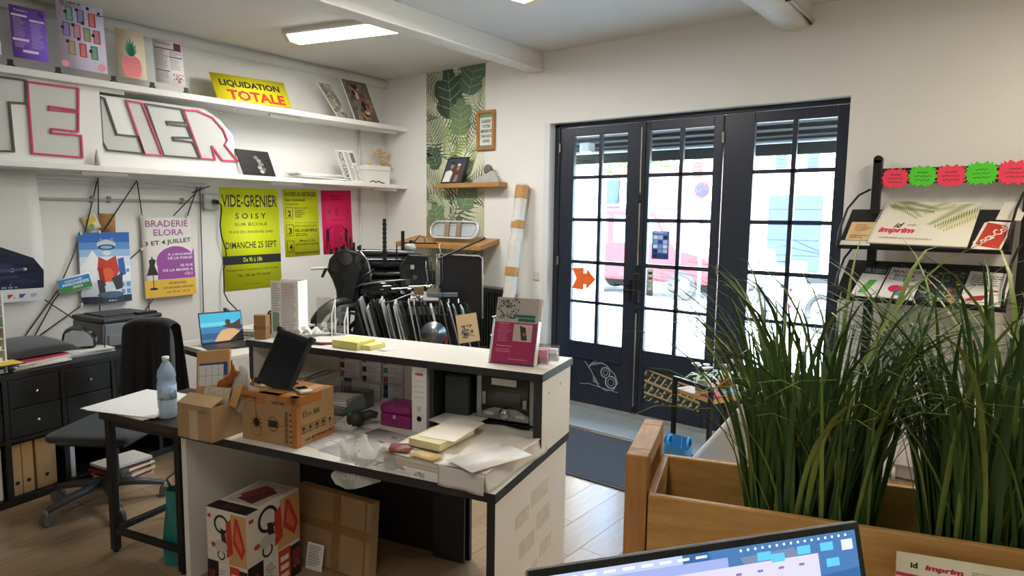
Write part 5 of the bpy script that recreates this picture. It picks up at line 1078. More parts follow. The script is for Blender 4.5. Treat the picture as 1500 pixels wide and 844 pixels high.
# tablet leaning and small phone on the carton
t=cthing('tablet','black rugged tablet leaning on top of the taped carton','tablet',.44,.14,.951,R(6)); M=W[t]; Mt=M@Matrix.Rotation(R(-24),4,'X')@Matrix.Rotation(R(12),4,'Y')
MB(Mt).box(-.098,-.012,-.002,.098,.012,.258).build('case',mat('black_rubber','#14161b',.6),t,bevel=.010,seg=3); MB(Mt).box(-.083,-.0135,.022,.083,-.0115,.235).build('screen',mat('off_screen','#10141d',.12),t,bevel=.002)
for x,z in ((-.092,.252),(.092,.252),(-.094,.004),(.094,.004)): MB(Mt).cbox((x,0,z),(.026,.03,.026)).build('corner_guard',mat('black_rubber'),t,bevel=.006)
MB(M).box(-.06,.02,.0,.06,.10,.008).build('kickstand',mat('black_rubber'),t,bevel=.002)
t=cthing('card_terminal','small silver handset lying on the taped carton','handset',.60,.15,.951,R(60)); M=W[t]; MB(M).box(-.03,-.055,0,.03,.055,.012).build('body',mat('handset_silver','#b9ab94',.4,metal=.3),t,bevel=.004); MB(M).box(-.022,-.01,.012,.022,.04,.0135).build('screen',mat('off_screen'),t)
# ------------------------------------------------------------------ things on the raised shelf
t=cthing('price_list_stand','white upright stand with a printed price list on the counter left end','stand',.06,.62,RZ+.0005,R(16)); M=W[t]
MB(M).box(-.075,-.002,0,.075,.004,.29).build('front_panel',PAPER,t); MB(M).box(.075,-.002,0,.079,.11,.29).build('side_panel',mat('white_plastic'),t); MB(M).box(-.075,.10,0,.075,.106,.29).build('back_panel',mat('white_plastic'),t); MB(M).box(-.079,-.01,0,.083,.115,.004).build('base',mat('white_plastic'),t)
mb=MB(M@Matrix(((1,0,0,0),(0,0,-1,-.0024),(0,1,0,0),(0,0,0,1)))); mb.col='#8f929a'; fine_lines(mb,-.068,.01,-.02,.28,30,seed=5,z=0); fine_lines(mb,-.015,.01,.068,.28,30,seed=6,z=0,ragged=.2); mb.col='#c88a8a'; fine_lines(mb,-.01,.20,.06,.27,8,seed=7,z=.0003); mb.col='#7fa08a'; mb.rect(-.066,.02,-.03,.12,.0003); mb.build('print',INK,t)
for i,(x,y,h) in enumerate(((.235,.74,.20),(.295,.77,.15))):
    t=cthing('leaflet_holder',('taller','shorter')[i]+' empty clear acrylic leaflet holder behind the price list stand','holder',x,y,RZ+.0005,R(20)); M=W[t]; AC=glass_mat('acrylic','#f0f2f2',.15,.05); AE=mat('acrylic_edge','#e9ebea',.3)
    MB(M).box(-.05,0,0,.05,.003,h).build('back',AC,t); MB(M).box(-.05,-.05,0,.05,0,.003).build('base',AC,t)
    mb=MB(M); mb.prism([(-.06,0),(-.055,0),(-.052,h*.55),(.003,h),(.0,h),(-.06,h*.56)],.05,.056,Matrix(((0,0,1,0),(1,0,0,0),(0,1,0,0),(0,0,0,1)))); mb.build('side_edge',AE,t)
    MB(M).box(.048,-.002,0,.054,.006,h).build('upright',AE,t)
t=cthing('crumpled_paper','crumpled white tissue paper beside the leaflet holders','paper',.20,.66,RZ+.0005); mb=MB(W[t]); mb.grid(lambda a,b:(.07*(a-.5)*2*(1+.1*math.sin(b*9)),.06*(b-.5)*2,.018+.03*abs(math.sin(a*7+b*5)*math.cos(b*8))),16,14); mb.build('sheet',PAPER,t,solid=.001)
for i,(x,y,a,l) in enumerate(((.32,.60,12,'flat white paper on the counter shelf near the price list stand'),(.42,.66,-14,'flat white paper on the counter shelf behind the red pens'))): paper_stack(l,*ct(x,y,0)[:2],RZ+.0005,.20,.15,2,R(-76+a),50+i,('#eceae6','#e2e0da'),.003,.01,5)
for i,(x,y,a,c,l) in enumerate(((.405,.50,35,'#a8323a','red pen lying on the counter, nearer the edge'),(.43,.53,28,'#b5444a','red pen lying on the counter beside the yellow pads'),(.365,.48,15,'#22242a','black pen lying on the counter beside the red pens'))):
    t=cthing('pen',l,'pen',x,y,RZ+.0062,R(a),'pens on the counter shelf'); M=W[t]; MB(M).cyl((-.055,0,0),(.055,0,0),.0052,n=8).build('barrel',mat('pen_'+c,c,.4),t); MB(M).cyl((.055,0,0),(.075,0,0),.005,.001,n=8).build('tip',BLACKP,t); MB(M).cyl((-.075,0,0),(-.045,0,0),.0062,n=8).build('cap',BLACKP,t)
t=cthing('yellow_notes','thick block of pale yellow notepaper on the counter shelf','notepaper',.58,.54,RZ+.0005,R(-4)); M=W[t]; YN=mat('pale_yellow_paper','#e5e08a',.6)
MB(M).box(-.085,-.065,0,.075,.065,.036).build('block',YN,t,bevel=.001); MB(M).box(.078,-.035,0,.13,.075,.022).build('small_block',YN,t,bevel=.001)
poster('note_slip','small white slip beside the yellow notepaper','paper slip',ct(.74,.60,RZ+.001),ct(.80,.58,RZ+.001),ct(.72,.52,RZ+.001),'#e4e3e0',None)
MBx=cthing('kraft_sleeve','small brown paper sleeve standing at the counter shelf left end','paper sleeve',.03,.49,RZ+.0005,R(10)); M=W[MBx]
MB(M).box(-.035,-.02,0,.035,.02,.125).build('sleeve',mat('kraft_board'),MBx,bevel=.002); MB(M).box(-.036,-.0215,.05,.036,.0215,.07).build('band',TAPEB,MBx)
# magenta leaflets in an acrylic stand
t=cthing('leaflet_stand','acrylic stand of magenta leaflets at the right end of the counter shelf','leaflet stand',1.43,.53,RZ+.0005,R(3)); M=W[t]; Mt=M@Matrix.Rotation(R(-16),4,'X')
MB(Mt).box(-.108,.030,.0,.108,.033,.30).build('back_plate',glass_mat('acrylic'),t); MB(M).box(-.11,-.005,.0,.11,.10,.003).build('base',glass_mat('acrylic'),t)
for x in (-.108,.105): MB(Mt).box(x,-.004,.0,x+.003,.033,.20).build('side_wall',AE,t)
def a_leaf(mb,w,h):
    mb.col='#a9285c'; mb.rect(0,0,w,h*.62,.0004); mb.col='#b9b2aa'; mb.rect(0,h*.62,w,h,.0004)
    rnd=random.Random(3)
    for i in range(90): mb.col=rnd.choice(['#2f3234','#55595a','#8d9090','#1d2022','#7a7d7c']); x=w*(.06+.44*rnd.random()); y=h*(.66+.30*rnd.random()); a=rnd.random()*3; mb.sheet([(x,y),(x+.012*math.cos(a),y+.012*math.sin(a)),(x+.01*math.cos(a+.7),y+.016*math.sin(a+.7))],.0006+.000004*i)
    mb.col='#1f7a78'; mb.rect(w*.42,h*.70,w*.94,h*.745,.0012); mb.rect(w*.54,h*.64,w*.94,h*.69,.0012); mb.col='#0f4f50'; put_text(mb,'IMPRIMERIE',w*.46,h*.708,w*.90,h*.738,z=.0014); put_text(mb,'ARTISANALE',w*.57,h*.648,w*.91,h*.682,z=.0014)
    mb.col='#c9b9ae'; mb.rect(w*.46,h*.34,w*.90,h*.60,.0007); mb.col='#3a3436'; mb.sheet([(w*.60,h*.58),(w*.74,h*.55),(w*.80,h*.36),(w*.66,h*.36)],.0009); mb.col='#b5654a'; mb.disc(w*.72,h*.45,w*.04,.0011,10)
    mb.col='#d98fb0'; fine_lines(mb,w*.10,h*.32,w*.40,h*.57,10,seed=1,fill=.3); fine_lines(mb,w*.10,h*.16,w*.60,h*.22,2,seed=2); fine_lines(mb,w*.40,h*.05,w*.9,h*.08,1,seed=3); mb.col='#f0d5e2'; put_text(mb,'FORMATION',w*.10,h*.585,w*.34,h*.605,z=.001); put_text(mb,'Renseignements',w*.10,h*.245,w*.48,h*.27,z=.001)
for i in range(3):
    Ml=Mt@TM((.002*i,.004+.008*i,.006)); 
    if i: MB(Ml).box(-.1,.0,0,.1,.004,.29).build('leaflet',mat('leaflet_paper_%d'%i,('','#d9c9c4','#c9a9a0')[i],.5),t)
    else:
        l=MB(Ml).box(-.1,.0,0,.1,.004,.292).build('leaflet',mat('leaflet_paper_1','#d9c9c4',.5),t); ab=MB(Ml@Matrix(((1,0,0,-.1),(0,0,-1,-.0004),(0,1,0,0),(0,0,0,1)))); a_leaf(ab,.2,.292); ab.build('print',INK,l)
for i,(x,y,l) in enumerate(((1.52,.62,'acrylic card holder with a pink card behind the magenta leaflets'),(1.53,.72,'acrylic card holder of white cards at the far end of the counter shelf'))):
    t=cthing('card_holder',l,'card holder',x,y,RZ+.0005,R(10)); M=W[t]; MB(M).box(-.05,-.02,0,.05,.02,.003).build('base',AE,t); MB(M).box(-.05,.017,.003,.05,.02,.085-.02*i).build('back',glass_mat('acrylic'),t); MB(M).box(-.05,-.02,.003,.05,-.017,.03).build('lip',glass_mat('acrylic'),t); MB(M).box(-.044,-.012,.004,.044,.012,.062-.012*i).build('cards',mat('card_'+'ab'[i],('#d88aa8','#e8e8ea')[i],.5),t)
# ------------------------------------------------------------------ boxes under the counter
t=cthing('vacuum_box','red, white and black printed appliance box under the counter','box',.315,.13,0,R(1)); M=W[t]; w,d,h=.118,.165,.422
MB(M).box(-w,-d,0,w,d,h).build('carton',mat('white_carton','#e4ddd4',.5),t,bevel=.003)
def a_vac(mb,w,h,flip=False):
    mb.col='#cfa36a'; mb.sheet([(w*.55,h*.42),(w,h*.42),(w,h*.98),(w*.62,h*.98)],.0004)
    mb.col='#15151a'; mb.rect(0,0,w*.28,h*.42,.0005); mb.rect(w*.80,0,w,h*.38,.0005); mb.col='#e8e2da'; mb.rect(w*.28,0,w*.56,h*.40,.0005); mb.col='#cf3f26'; mb.rect(w*.56,0,w*.80,h*.40,.0005)
    mb.col='#c43a2c'; mb.rect(w*.04,h*.89,w*.12,h*.93,.0006)
    for x,c,s in ((.05,'#c43a2c','BLACK'),(.85,'#c43a2c','BLACK')): mb.col=c; mb.M=mb.M; put_text(mb,s,w*x,h*.10,w*(x+.14),h*.32,z=.0009,bold=.02)
    mb.col='#7a3a34'; fine_lines(mb,w*.32,h*.04,w*.52,h*.34,9,seed=2); mb.col='#f2e6dc'; 
    for i in range(3): mb.rect(w*.60,h*(.06+.10*i),w*.76,h*(.12+.10*i),.0008)
    # appliance picture
    mb.col='#1c1c20'; ring(mb,w*.38,h*.84,w*.14,w*.045,20,.0009); ring(mb,w*.36,h*.50,w*.07,w*.03,16,.0009)
    mb.col='#c23a30'; mb.sheet([(w*.50,h*.86),(w*.62,h*.92),(w*.66,h*.55),(w*.50,h*.48)],.0011); mb.sheet([(w*.72,h*.95),(w*.80,h*.93),(w*.97,h*.62),(w*.88,h*.50),(w*.66,h*.66)],.001); mb.col='#e06a50'; mb.sheet([(w*.76,h*.86),(w*.9,h*.64),(w*.86,h*.58),(w*.72,h*.70)],.0013)
    mb.col='#2a2628'; mb.sheet([(w*.36,h*.80),(w*.46,h*.78),(w*.50,h*.64),(w*.38,h*.66)],.0013); mb.col='#c9c5c0'; mb.disc(w*.36,h*.60,w*.16,.0012,16,h*.07); mb.col='#c23a30'; mb.disc(w*.17,h*.60,w*.055,.0014,12,h*.03)
ab=MB(M@Matrix(((1,0,0,-w),(0,0,-1,-d-.0006),(0,1,0,0),(0,0,0,1)))); a_vac(ab,2*w,h); ab.build('front_print',INK,t)
ab=MB(M@Matrix(((0,0,1,w+.0006),(1,0,0,-d),(0,1,0,0),(0,0,0,1)))); a_vac(ab,2*d,h); ab.build('side_print',INK,t)
ab=MB(M@Matrix(((1,0,0,-w),(0,1,0,-d),(0,0,1,h+.0006),(0,0,0,1)))); ab.col='#17171b'; ab.rect(0,0,2*w,2*d*.22,0); ab.col='#8c2f28'; put_text(ab,'BLACK',w*.6,2*d*.06,w*1.4,2*d*.16,z=.0004,bold=.02); ab.col='#c9b9a6'; ab.rect(.02,.09,2*w-.02,2*d-.02,0); ab.col='#5a2f3a'; ab.sheet([(.06,.12),(.17,.10),(.19,.24),(.10,.28)],.0004); ab.col='#8a3a3a'; ab.sheet([(.04,.16),(.09,.13),(.15,.27),(.08,.28)],.0006); ab.build('top_print',INK,t)
t=cthing('flat_carton','flat brown cardboard carton standing behind the appliance box','carton',.55,.37,0,R(-4)); M=W[t]@Matrix.Rotation(R(-5),4,'X')
MB(M).box(-.25,0,0.003,.24,.055,.378).build('body',CARD,t,bevel=.004); MB(M).box(-.251,-.001,.19,.241,0,.235).build('tape',TAPEB,t); MB(M).box(.0,-.0012,.003,.05,0,.378).build('tape',TAPEB,t); MB(M).box(.20,-.0008,.003,.21,0,.378).build('crease',mat('board_crease','#94693f',.8),t)
t=cthing('shipping_note','white printed shipping note propped before the flat carton','note',.50,.33,0); M=W[t]@Matrix.Rotation(R(-10),4,'X')
MB(M).box(-.07,0,.002,.03,.002,.13).build('sheet',PAPER,t); ab=MB(M@Matrix(((1,0,0,0),(0,0,-1,-.0004),(0,1,0,0),(0,0,0,1)))); ab.col='#77736c'; fine_lines(ab,-.06,.02,.02,.12,9,seed=3,z=0); ab.build('print',INK,t)
# ================================================================== old platen press
PRS=thing('printing_press','old black letterpress platen press behind the counter','printing press',(-1.23,-1.75,0),R(-43)); M=W[PRS]
CAST=mat('black_cast_iron','#131416',.32,var=.25,vscale=9,bump=.05,bscale=30); GLOSS=mat('black_gloss_enamel','#0d0e10',.14,coat=.5); OIL=mat('oily_steel','#3c3e41',.3,metal=.8,var=.4,vscale=15)
Tp_=Matrix(((1,0,0,0),(0,0,-1,0),(0,1,0,0),(0,0,0,1)))      # polygon in xz, extruded along y
def pp(nm,pts,y0,y1,m=CAST,bev=.008): mb=MB(M); mb.prism(pts,-y1,-y0,Tp_); return mb.build(nm,m,PRS,bevel=bev)
def pc(nm,p0,p1,r,m=CAST,r1=None,n=18,parent=None): return MB(M).cyl(p0,p1,r,r1,n=n).build(nm,m,parent or PRS)
pp('base',[(-.62,0),(.55,0),(.55,.12),(.48,.55),(.42,.90),(-.45,.90),(-.55,.5),(-.62,.12)],-.05,.55)
pp('side_frame',[(-.60,.75),(-.52,.75),(-.50,1.0),(-.44,1.0),(-.40,.80),(-.30,.80),(-.31,1.05),(-.33,1.22),(-.37,1.36),(-.44,1.43),(-.53,1.45),(-.61,1.43),(-.67,1.36),(-.69,1.27),(-.65,1.19),(-.62,1.10),(-.61,.95)],.0,.10,CAST,.02)
for (x,z,r) in ((-.53,1.37,.055),(-.42,1.36,.04),(-.62,1.30,.04),(-.55,1.22,.03)): pc('bearing_cap',(x,-.03,z),(x,.0,z),r,GLOSS,n=20)
for i in range(7): pc('oil_cup',(-.66+.045*i,.05,1.40+.02*math.sin(i)),(-.66+.045*i,.05,1.445+.012*(i%3)),.013,OIL if i%2 else CAST,n=8)
for (x0,z0,x1,z1) in ((-.66,1.30,-.72,1.22),(-.45,1.15,-.30,1.28),(-.36,.98,-.16,1.03),(-.50,.95,-.34,.90)): MB(M).tube([(x0,-.05,z0),((x0+x1)/2,-.08,(z0+z1)/2+.02),(x1,-.05,z1)],.012,8).build('lever',OIL,PRS)
pp('side_frame',[(-.50,.80),(-.05,.80),(.0,1.05),(-.10,1.38),(-.40,1.42),(-.46,1.2)],.30,.40)
pp('connecting_arm',[(-.62,.78),(-.54,.78),(-.40,1.30),(-.46,1.36),(-.52,1.30)],-.06,-.01,OIL)
# flywheel
fc=Vector((-.56,-.06,.74)); ax=Vector((.55,-.83,0)).normalized(); a=ax.orthogonal().normalized(); b=ax.cross(a)
mb=MB(M); mb.tube([fc+.27*(math.cos(t)*a+math.sin(t)*b) for t in [i*2*math.pi/36 for i in range(36)]],.045,10,closed=True); fw=mb.build('flywheel',CAST,PRS)
pc('hub',fc-ax*.05,fc+ax*.06,.06,CAST,parent=fw)
for i in range(6): t=i*math.pi/3; MB(M).tube([fc+.05*(math.cos(t)*a+math.sin(t)*b),fc+.26*(math.cos(t)*a+math.sin(t)*b)],.018,8).build('spoke',CAST,fw)
mb=MB(M); mb.tube([fc+ax*.07+.19*(math.cos(t)*a+math.sin(t)*b) for t in [i*2*math.pi/30 for i in range(30)]],.012,8,closed=True); mb.build('drive_belt',mat('belt_rubber','#26282a',.7),PRS)
# inking rollers
for i,(z,y,r,x0,x1) in enumerate(((1.41,.06,.032,-.46,.02),(1.32,.14,.052,-.42,-.02),(1.23,.10,.035,-.42,.0),(1.355,.22,.03,-.42,.0))):
    k=pc('ink_roller',(x0,y,z),(x1,y,z),r,(GLOSS,mat('roller_rubber','#1d1b1c',.25),GLOSS,OIL)[i],n=22); pc('roller_shaft',(x0-.05,y,z),(x1+.05,y,z),.01,OIL,n=10,parent=k)
mb=MB(M); mb.grid(lambda u,v:(-.24+.20*math.copysign(abs(math.cos(-math.pi/2+v*math.pi))**.7,1)*math.cos(u*2*math.pi),-.02+.12*math.cos(-math.pi/2+v*math.pi)**.7*math.sin(u*2*math.pi),1.09+.11*math.sin(-math.pi/2+v*math.pi)),28,14); mb.build('ink_drum',GLOSS,PRS)
mb=MB(M); mb.tube([(-.45,-.08,1.14),(-.40,-.10,1.16),(-.25,-.13,1.185),(-.08,-.12,1.20),(0,-.10,1.20)],.008,8); mb.build('drum_rim',STEEL,PRS)
mb=MB(M); mb.tube([(-.42,-.03,1.43),(-.36,-.05,1.36),(-.33,-.06,1.25),(-.335,-.06,1.15)],.011,8); mb.build('curved_guard',STEEL,PRS)
# uprights
up=MB(M).box(-.232,-.02,1.30,-.205,.01,1.70).build('toothed_rail',OIL,PRS,bevel=.002)
for i in range(9): MB(M).box(-.236,-.026,1.35+.037*i,-.200,-.019,1.365+.037*i).build('tooth',OIL,up)
MB(M).box(-.085,.04,1.36,-.055,.06,1.60).build('upright_bar',CAST,PRS,bevel=.002)
for x,z0,z1,r in ((-.12,1.36,1.48,.006),(-.50,1.42,1.54,.007),(-.47,1.42,1.50,.01),(-.55,1.42,1.49,.009),(-.42,1.42,1.48,.009)): pc('adjusting_screw',(x,.02,z0),(x,.02,z1),r,CAST,n=8)
pc('side_pin',(-.82,.02,1.28),(-.62,.02,1.29),.011,mat('bone_knob','#c9c4b4',.4),n=10)
jar=MB(M).lathe([(.02,0),(.048,.01),(.05,.04),(.038,.06),(.03,.062)],18,TM((-.01,.10,1.43))).build('oil_jar',mat('frosted_glass','#b9beb4',.2,alpha=.8),PRS); MB(M).box(-.07,.085,1.49,.22,.115,1.502).build('jar_bar',CAST,PRS); pc('jar_cap',(0,.10,1.49),(0,.10,1.52),.018,CAST,n=10); mb=MB(M); mb.tube([(.02,.10,1.50),(.07,.10,1.56),(.11,.10,1.55),(.12,.10,1.50)],.008,6); mb.build('hose_elbow',mat('grey_rubber','#6f6f6c',.6),PRS)
# gripper head block
hd=pp('gripper_head',[(-.08,1.10),(.13,1.10),(.16,1.22),(.14,1.40),(-.02,1.41),(-.10,1.30)],-.08,.10)
for x,z,r in ((-.02,1.31,.03),(.03,1.22,.022),(.085,1.34,.018),(-.03,1.18,.02)): pc('boss',(x,-.085,z),(x,-.12,z),r,GLOSS,n=14,parent=hd)
MB(M).box(-.005,-.122,1.29,.025,-.119,1.325).build('maker_plate',mat('nickel','#c8cace',.25,metal=.9),hd)
for i in range(5): mb=MB(M); mb.tube([(.08+.045*i,-.05,1.41),(.075+.045*i,-.10,1.30),(.095+.04*i,-.12,1.20),(.07+.04*i,-.13,1.13)],.006,6); mb.build('gripper_wire',STEEL if i%2 else OIL,PRS)
MB(M).box(.13,-.10,1.16,.20,-.06,1.28).build('counter_unit',CAST,PRS,bevel=.004)
# delivery guard: big dark panel with a pale tubular edge
gp=MB(M).box(.235,-.02,.86,.60,.0,1.405).build('guard_panel',mat('guard_dark','#0f1014',.3,color2='#19171a',vscale=3),PRS,bevel=.004)
mb=MB(M); mb.tube([(.235,-.03,.86),(.235,-.03,1.41),(.57,-.03,1.395),(.597,-.03,1.375),(.60,-.03,.86)],.009,8); mb.build('guard_edge',mat('pale_edge','#a9a49a',.4,metal=.3),gp)
pc('brace_rod',(.20,-.06,1.36),(.62,-.02,1.55),.010,CAST,n=8); 
# chrome lay rods and bed bars
for (x0,x1,z,y) in ((-.16,.02,1.13,-.16),(-.02,.17,1.15,-.17),(.0,.10,1.06,-.2)): k=pc('lay_rod',(x0,y,z),(x1,y,z+.01),.008,CHROME,n=10); pc('lay_knob',(x1-.05,y,z),(x1-.02,y,z),.016,CHROME,n=12,parent=k)
MB(M).box(-.32,-.20,.99,.22,-.12,1.03).build('feed_bar',CAST,PRS,bevel=.006); mb=MB(M); mb.tube([(-.34,-.22,1.0),(-.15,-.24,1.04),(.0,-.24,1.10),(.10,-.24,1.05)],.007,6); mb.build('link_rod',STEEL,PRS)
for x in (-.30,-.26,-.22,.30,.38): pc('wing_nut',(x,-.21,1.02),(x,-.21,1.055),.009,CHROME,n=8)
MB(M).box(.02,-.21,1.085,.10,-.17,1.15).build('wood_block',mat('worn_wood','#7d6446',.7,var=.2),PRS,bevel=.003)
for x in (.13,.255): MB(M).box(x,-.24,1.07,x+.12,-.20,1.105).build('clamp_bar',mat('blue_steel','#7f8894',.35,metal=.7),PRS,bevel=.003)
mb=MB(M); mb.tube([(-.42,-.15,1.0),(-.56,-.24,.99),(-.64,-.30,.88),(-.62,-.33,.74),(-.50,-.35,.68),(-.36,-.36,.665),(-.26,-.37,.68)],.021,10); mb.build('air_hose',mat('hose_rubber','#1c1d1f',.5),PRS)
for x,z in ((-.25,.70),(-.21,.715),(-.22,.68)): MB(M).lathe([(.001,-.016),(.014,-.008),(.016,0),(.012,.010),(.001,.016)],12,TM((x,-.385,z))).build('ball_valve',CHROME,PRS)
# ------------------------------------------------------------------ rack of printing chases in front of the press
CR=thing('chase_rack','rack of slanting steel printing chases standing before the press','chase rack',tuple(M@Vector((.10,-.62,0))),R(-43)); Mr=W[CR]
rnd=random.Random(17)
for y in (-.10,.12): MB(Mr).box(-.42,y-.015,.68,.50,y+.015,.71).build('rack_rail',CAST,CR,bevel=.003); 
for x in (-.40,.48):
    for y in (-.10,.12): MB(Mr).box(x-.02,y-.02,0,x+.02,y+.02,.70).build('rack_leg',CAST,CR,bevel=.003)
MB(Mr).box(-.42,-.13,.60,.50,.15,.62).build('rack_board',mat('blue_grey_board','#5f6b78',.6),CR)
for i in range(24):
    x=-.38+.0355*i; h=rnd.uniform(.44,.53)-(.05 if i>17 else 0); mt=rnd.choice([CAST,CAST,OIL,mat('bright_chase','#c4c6c8',.4,metal=.3),mat('bright_chase'),mat('grey_chase','#8b8e91',.45,metal=.3)]); wd=rnd.choice([.008,.012,.018,.026]) if i<18 else .012
    MB(Mr@TM((x,.02*(i%3-1),.621))@Matrix.Rotation(R(-13+rnd.uniform(-2,2)),4,'Y')).box(-wd/2,-.12,0,wd/2,.13,h).build('chase',mt,CR,bevel=.003)
MB(Mr).lathe([(.001,.0),(.06,.004),(.088,.018),(.095,.03)],24,TM((.06,-.16,.87),0,R(95))).build('steel_disc',mat('brushed_disc','#8a9096',.3,metal=.8,var=.3,vscale=20),CR)
MB(Mr).cyl((.15,-.17,.78),(.155,-.175,.86),.012,n=10).build('red_valve',mat('red_enamel','#8c2a2c',.4),CR)
t=thing('proof_print','tan paper proof with a dark picture leaning on the chases','print',tuple(Mr@Vector((.33,-.19,.805))),R(-43)); Mt=W[t]@Matrix.Rotation(R(-8),4,'Y')@Matrix.Rotation(R(-12),4,'X')
MB(Mt).box(-.08,0,0,.075,.002,.21).build('sheet',mat('tan_paper','#c4a983',.7),t); ab=MB(Mt@Matrix(((1,0,0,-.06),(0,0,-1,-.0004),(0,1,0,.03),(0,0,0,1)))); rnd=random.Random(4)
for i in range(40): ab.col=rnd.choice(['#3b3a34','#5f5c50','#8a8470','#2a2a26']); x=rnd.random()*.08; y=rnd.random()*.09; ab.rect(x,y,x+.016,y+.012,.00001*i)
ab.build('picture',INK,t)
for i,(x,z) in enumerate(((.50,.98),(.52,.90),(.49,.84))): MB(Mr).cyl((x,-.12,z),(x+.03,-.12,z+.005),.008,n=8).build('clamp_lever',CHROME,CR)
# ribbed black heater against the door wall
t=thing('ribbed_heater','black ribbed metal heater against the door wall','heater',(-.13,-1.66,0)); MB().box(-.17,-1.90,.05,-.06,-1.42,1.0).build('core',CAST,t)
MB().box(-.20,-1.92,1.0,-.04,-1.40,1.04).build('top_cover',CAST,t,bevel=.004)
for i in range(14): MB().box(-.195,-1.90+.035*i,.06,-.17,-1.88+.035*i,.998).build('fin',OIL,t)
for x in (-.165,-.105):
    for y in (-1.88,-1.47): MB().box(x,y,0,x+.04,y+.04,.05).build('foot',CAST,t)
# ================================================================== wallpaper, shelves and pictures on the door wall
def a_wallpaper(mb,w,h):
    rnd=random.Random(21)
    G1=['#3f5646','#55705a','#6f8a66','#4a6450']; G2=['#a3b08e','#b4bf9f','#94a585','#c0c8aa']; D=['#2b2f2a','#39423a']
    z=[.0004]
    def nz(): z[0]+=.00002; return z[0]
    def tr(cx,cy,a,s,pts): return [(min(max(cx+s*(x*math.cos(a)-y*math.sin(a)),0),w),min(max(cy+s*(x*math.sin(a)+y*math.cos(a)),0),h)) for x,y in pts]
    def palm(cx,cy,a,s,col,n=13,wd=.05):
        mb.col=col; k=nz()
        mb.sheet(tr(cx,cy,a,s,[(-.008,-.5),(.008,-.5),(.004,.55),(-.004,.55)]),k)
        for i in range(n):
            t=i/(n-1); y=-.35+.85*t; L=.42*math.sin(math.pi*(.15+.8*t))+.06
            for sd in (-1,1):
                mb.sheet(tr(cx,cy,a,s,[(0,y),(sd*L*.5,y+.10-wd*.5),(sd*L,y+.26),(sd*L*.5,y+.10+wd*.5)][::sd]),k)
    def monstera(cx,cy,a,s,col,vein):
        mb.col=col; k=nz(); out=[]
        for i in range(25):
            t=i/24; th=-math.pi/2+2*math.pi*t; r=.42*(1+.18*math.sin(th))*(1-.25*(i%4==2)*(0.15<t<.85)); out.append((r*math.cos(th)*.85,r*math.sin(th)))
        c=tr(cx,cy,a,s,[(0,0)])[0]; P=tr(cx,cy,a,s,out)
        for i in range(len(P)-1): mb.sheet([c,P[i],P[i+1]],k)
        mb.col=vein; k=nz()
        for dy in (-.2,-.05,.1,.25):
            for sd in (-1,1): mb.sheet(tr(cx,cy,a,s,[(0,dy),(sd*.27,dy+.13),(sd*.27,dy+.142),(0,dy+.014)][::sd]),k)
        mb.sheet(tr(cx,cy,a,s,[(-.006,-.4),(.006,-.4),(.004,.42),(-.004,.42)]),k)
    for i in range(16): palm(rnd.random()*w,rnd.random()*h,rnd.random()*6.28,rnd.uniform(.45,.7),rnd.choice(['#cdd2b4','#c4cbaa','#d2d6bb','#bcc5a4']))
    for i in range(12): palm(rnd.random()*w,rnd.random()*h,rnd.uniform(-1.5,1.5),rnd.uniform(.4,.6),rnd.choice(D+G1),12,.03)
    for i in range(9): monstera(rnd.random()*w,rnd.random()*h,rnd.uniform(-1,1),rnd.uniform(.28,.42),rnd.choice(G2),'#d2d8b4')
    for cx,cy,a,s,c in ((.42,.88,.1,.62,0),(.78,.95,-.3,.50,1),(.60,.78,.0,.45,2),(.55,.55,.3,.42,0),(.15,.62,.6,.32,3),(.70,.45,-.4,.40,2),(.20,.36,.3,.36,2),(.55,.30,-.2,.34,1)): monstera(cx*w,cy*h,a,s,G1[c],'#a9b898')
    for cx,cy,a,s in ((.08,.86,1.0,.6),(.10,.68,.4,.55),(.85,.70,-.7,.5),(.12,.48,.8,.5),(.7,.2,-.3,.5),(.2,.12,.3,.5),(.8,.05,-.5,.5)): palm(cx*w,cy*h,a,s,D[0],14,.022)
    for cx,cy,a,s in ((.70,.60,.2,.4),(.45,.68,-.6,.45),(.35,.22,.5,.4)): palm(cx*w,cy*h,a,s,'#8fa65c',12,.05)
poster('wallpaper_panel','strip of green tropical leaf wallpaper beside the corner','wallpaper',(-.002,-.672,3.228),(-.002,-1.495,3.228),(-.002,-.672,.85),'#e2e1c8',a_wallpaper)
def wood_shelf(label,y0,y1,zb,zf,dep,th):
    mb=MB(); mb.add([(0-.003,y0,zb-th),(0-.003,y1,zb-th),(-dep,y1,zf-th),(-dep,y0,zf-th),(-.003,y0,zb),(-.003,y1,zb),(-dep,y1,zf),(-dep,y0,zf)],[(0,1,2,3),(7,6,5,4),(4,5,1,0),(5,6,2,1),(6,7,3,2),(7,4,0,3)])
    return mb.build('wooden_shelf',mat('light_oak','#bd8d55',.5,color2='#a3723c',vscale=6,stretch=(9,1.2,9)),label=label,cat='shelf',group='wooden wall shelves',origin=(-.003,(y0+y1)/2,zb-th),bevel=.002)
wood_shelf('upper oak shelf with a framed couple photo on the leaf wallpaper',-.94,-1.79,2.062,2.062,.14,.045)
wood_shelf('lower oak shelf tilting forward beneath the glass dish',-.51,-1.70,1.515,1.45,.30,.045)
def wall_thing(nm,label,cat,y,z,x=-.002): return thing(nm,label,cat,(x,y,z))
t=wall_thing('framed_sign','small wooden framed sign reading LAISSER VOTRE EMPREINTE on the wall','framed sign',-1.52,2.385)
mb=MB()
for b in ((-.03,-1.635,2.385,-.002,-1.605,2.77),(-.03,-1.435,2.385,-.002,-1.405,2.77),(-.03,-1.605,2.385,-.002,-1.435,2.413),(-.03,-1.605,2.742,-.002,-1.435,2.77)): MB().box(*b).build('frame_bar',mat('golden_wood','#b07c3f',.45,var=.15),t,bevel=.003)
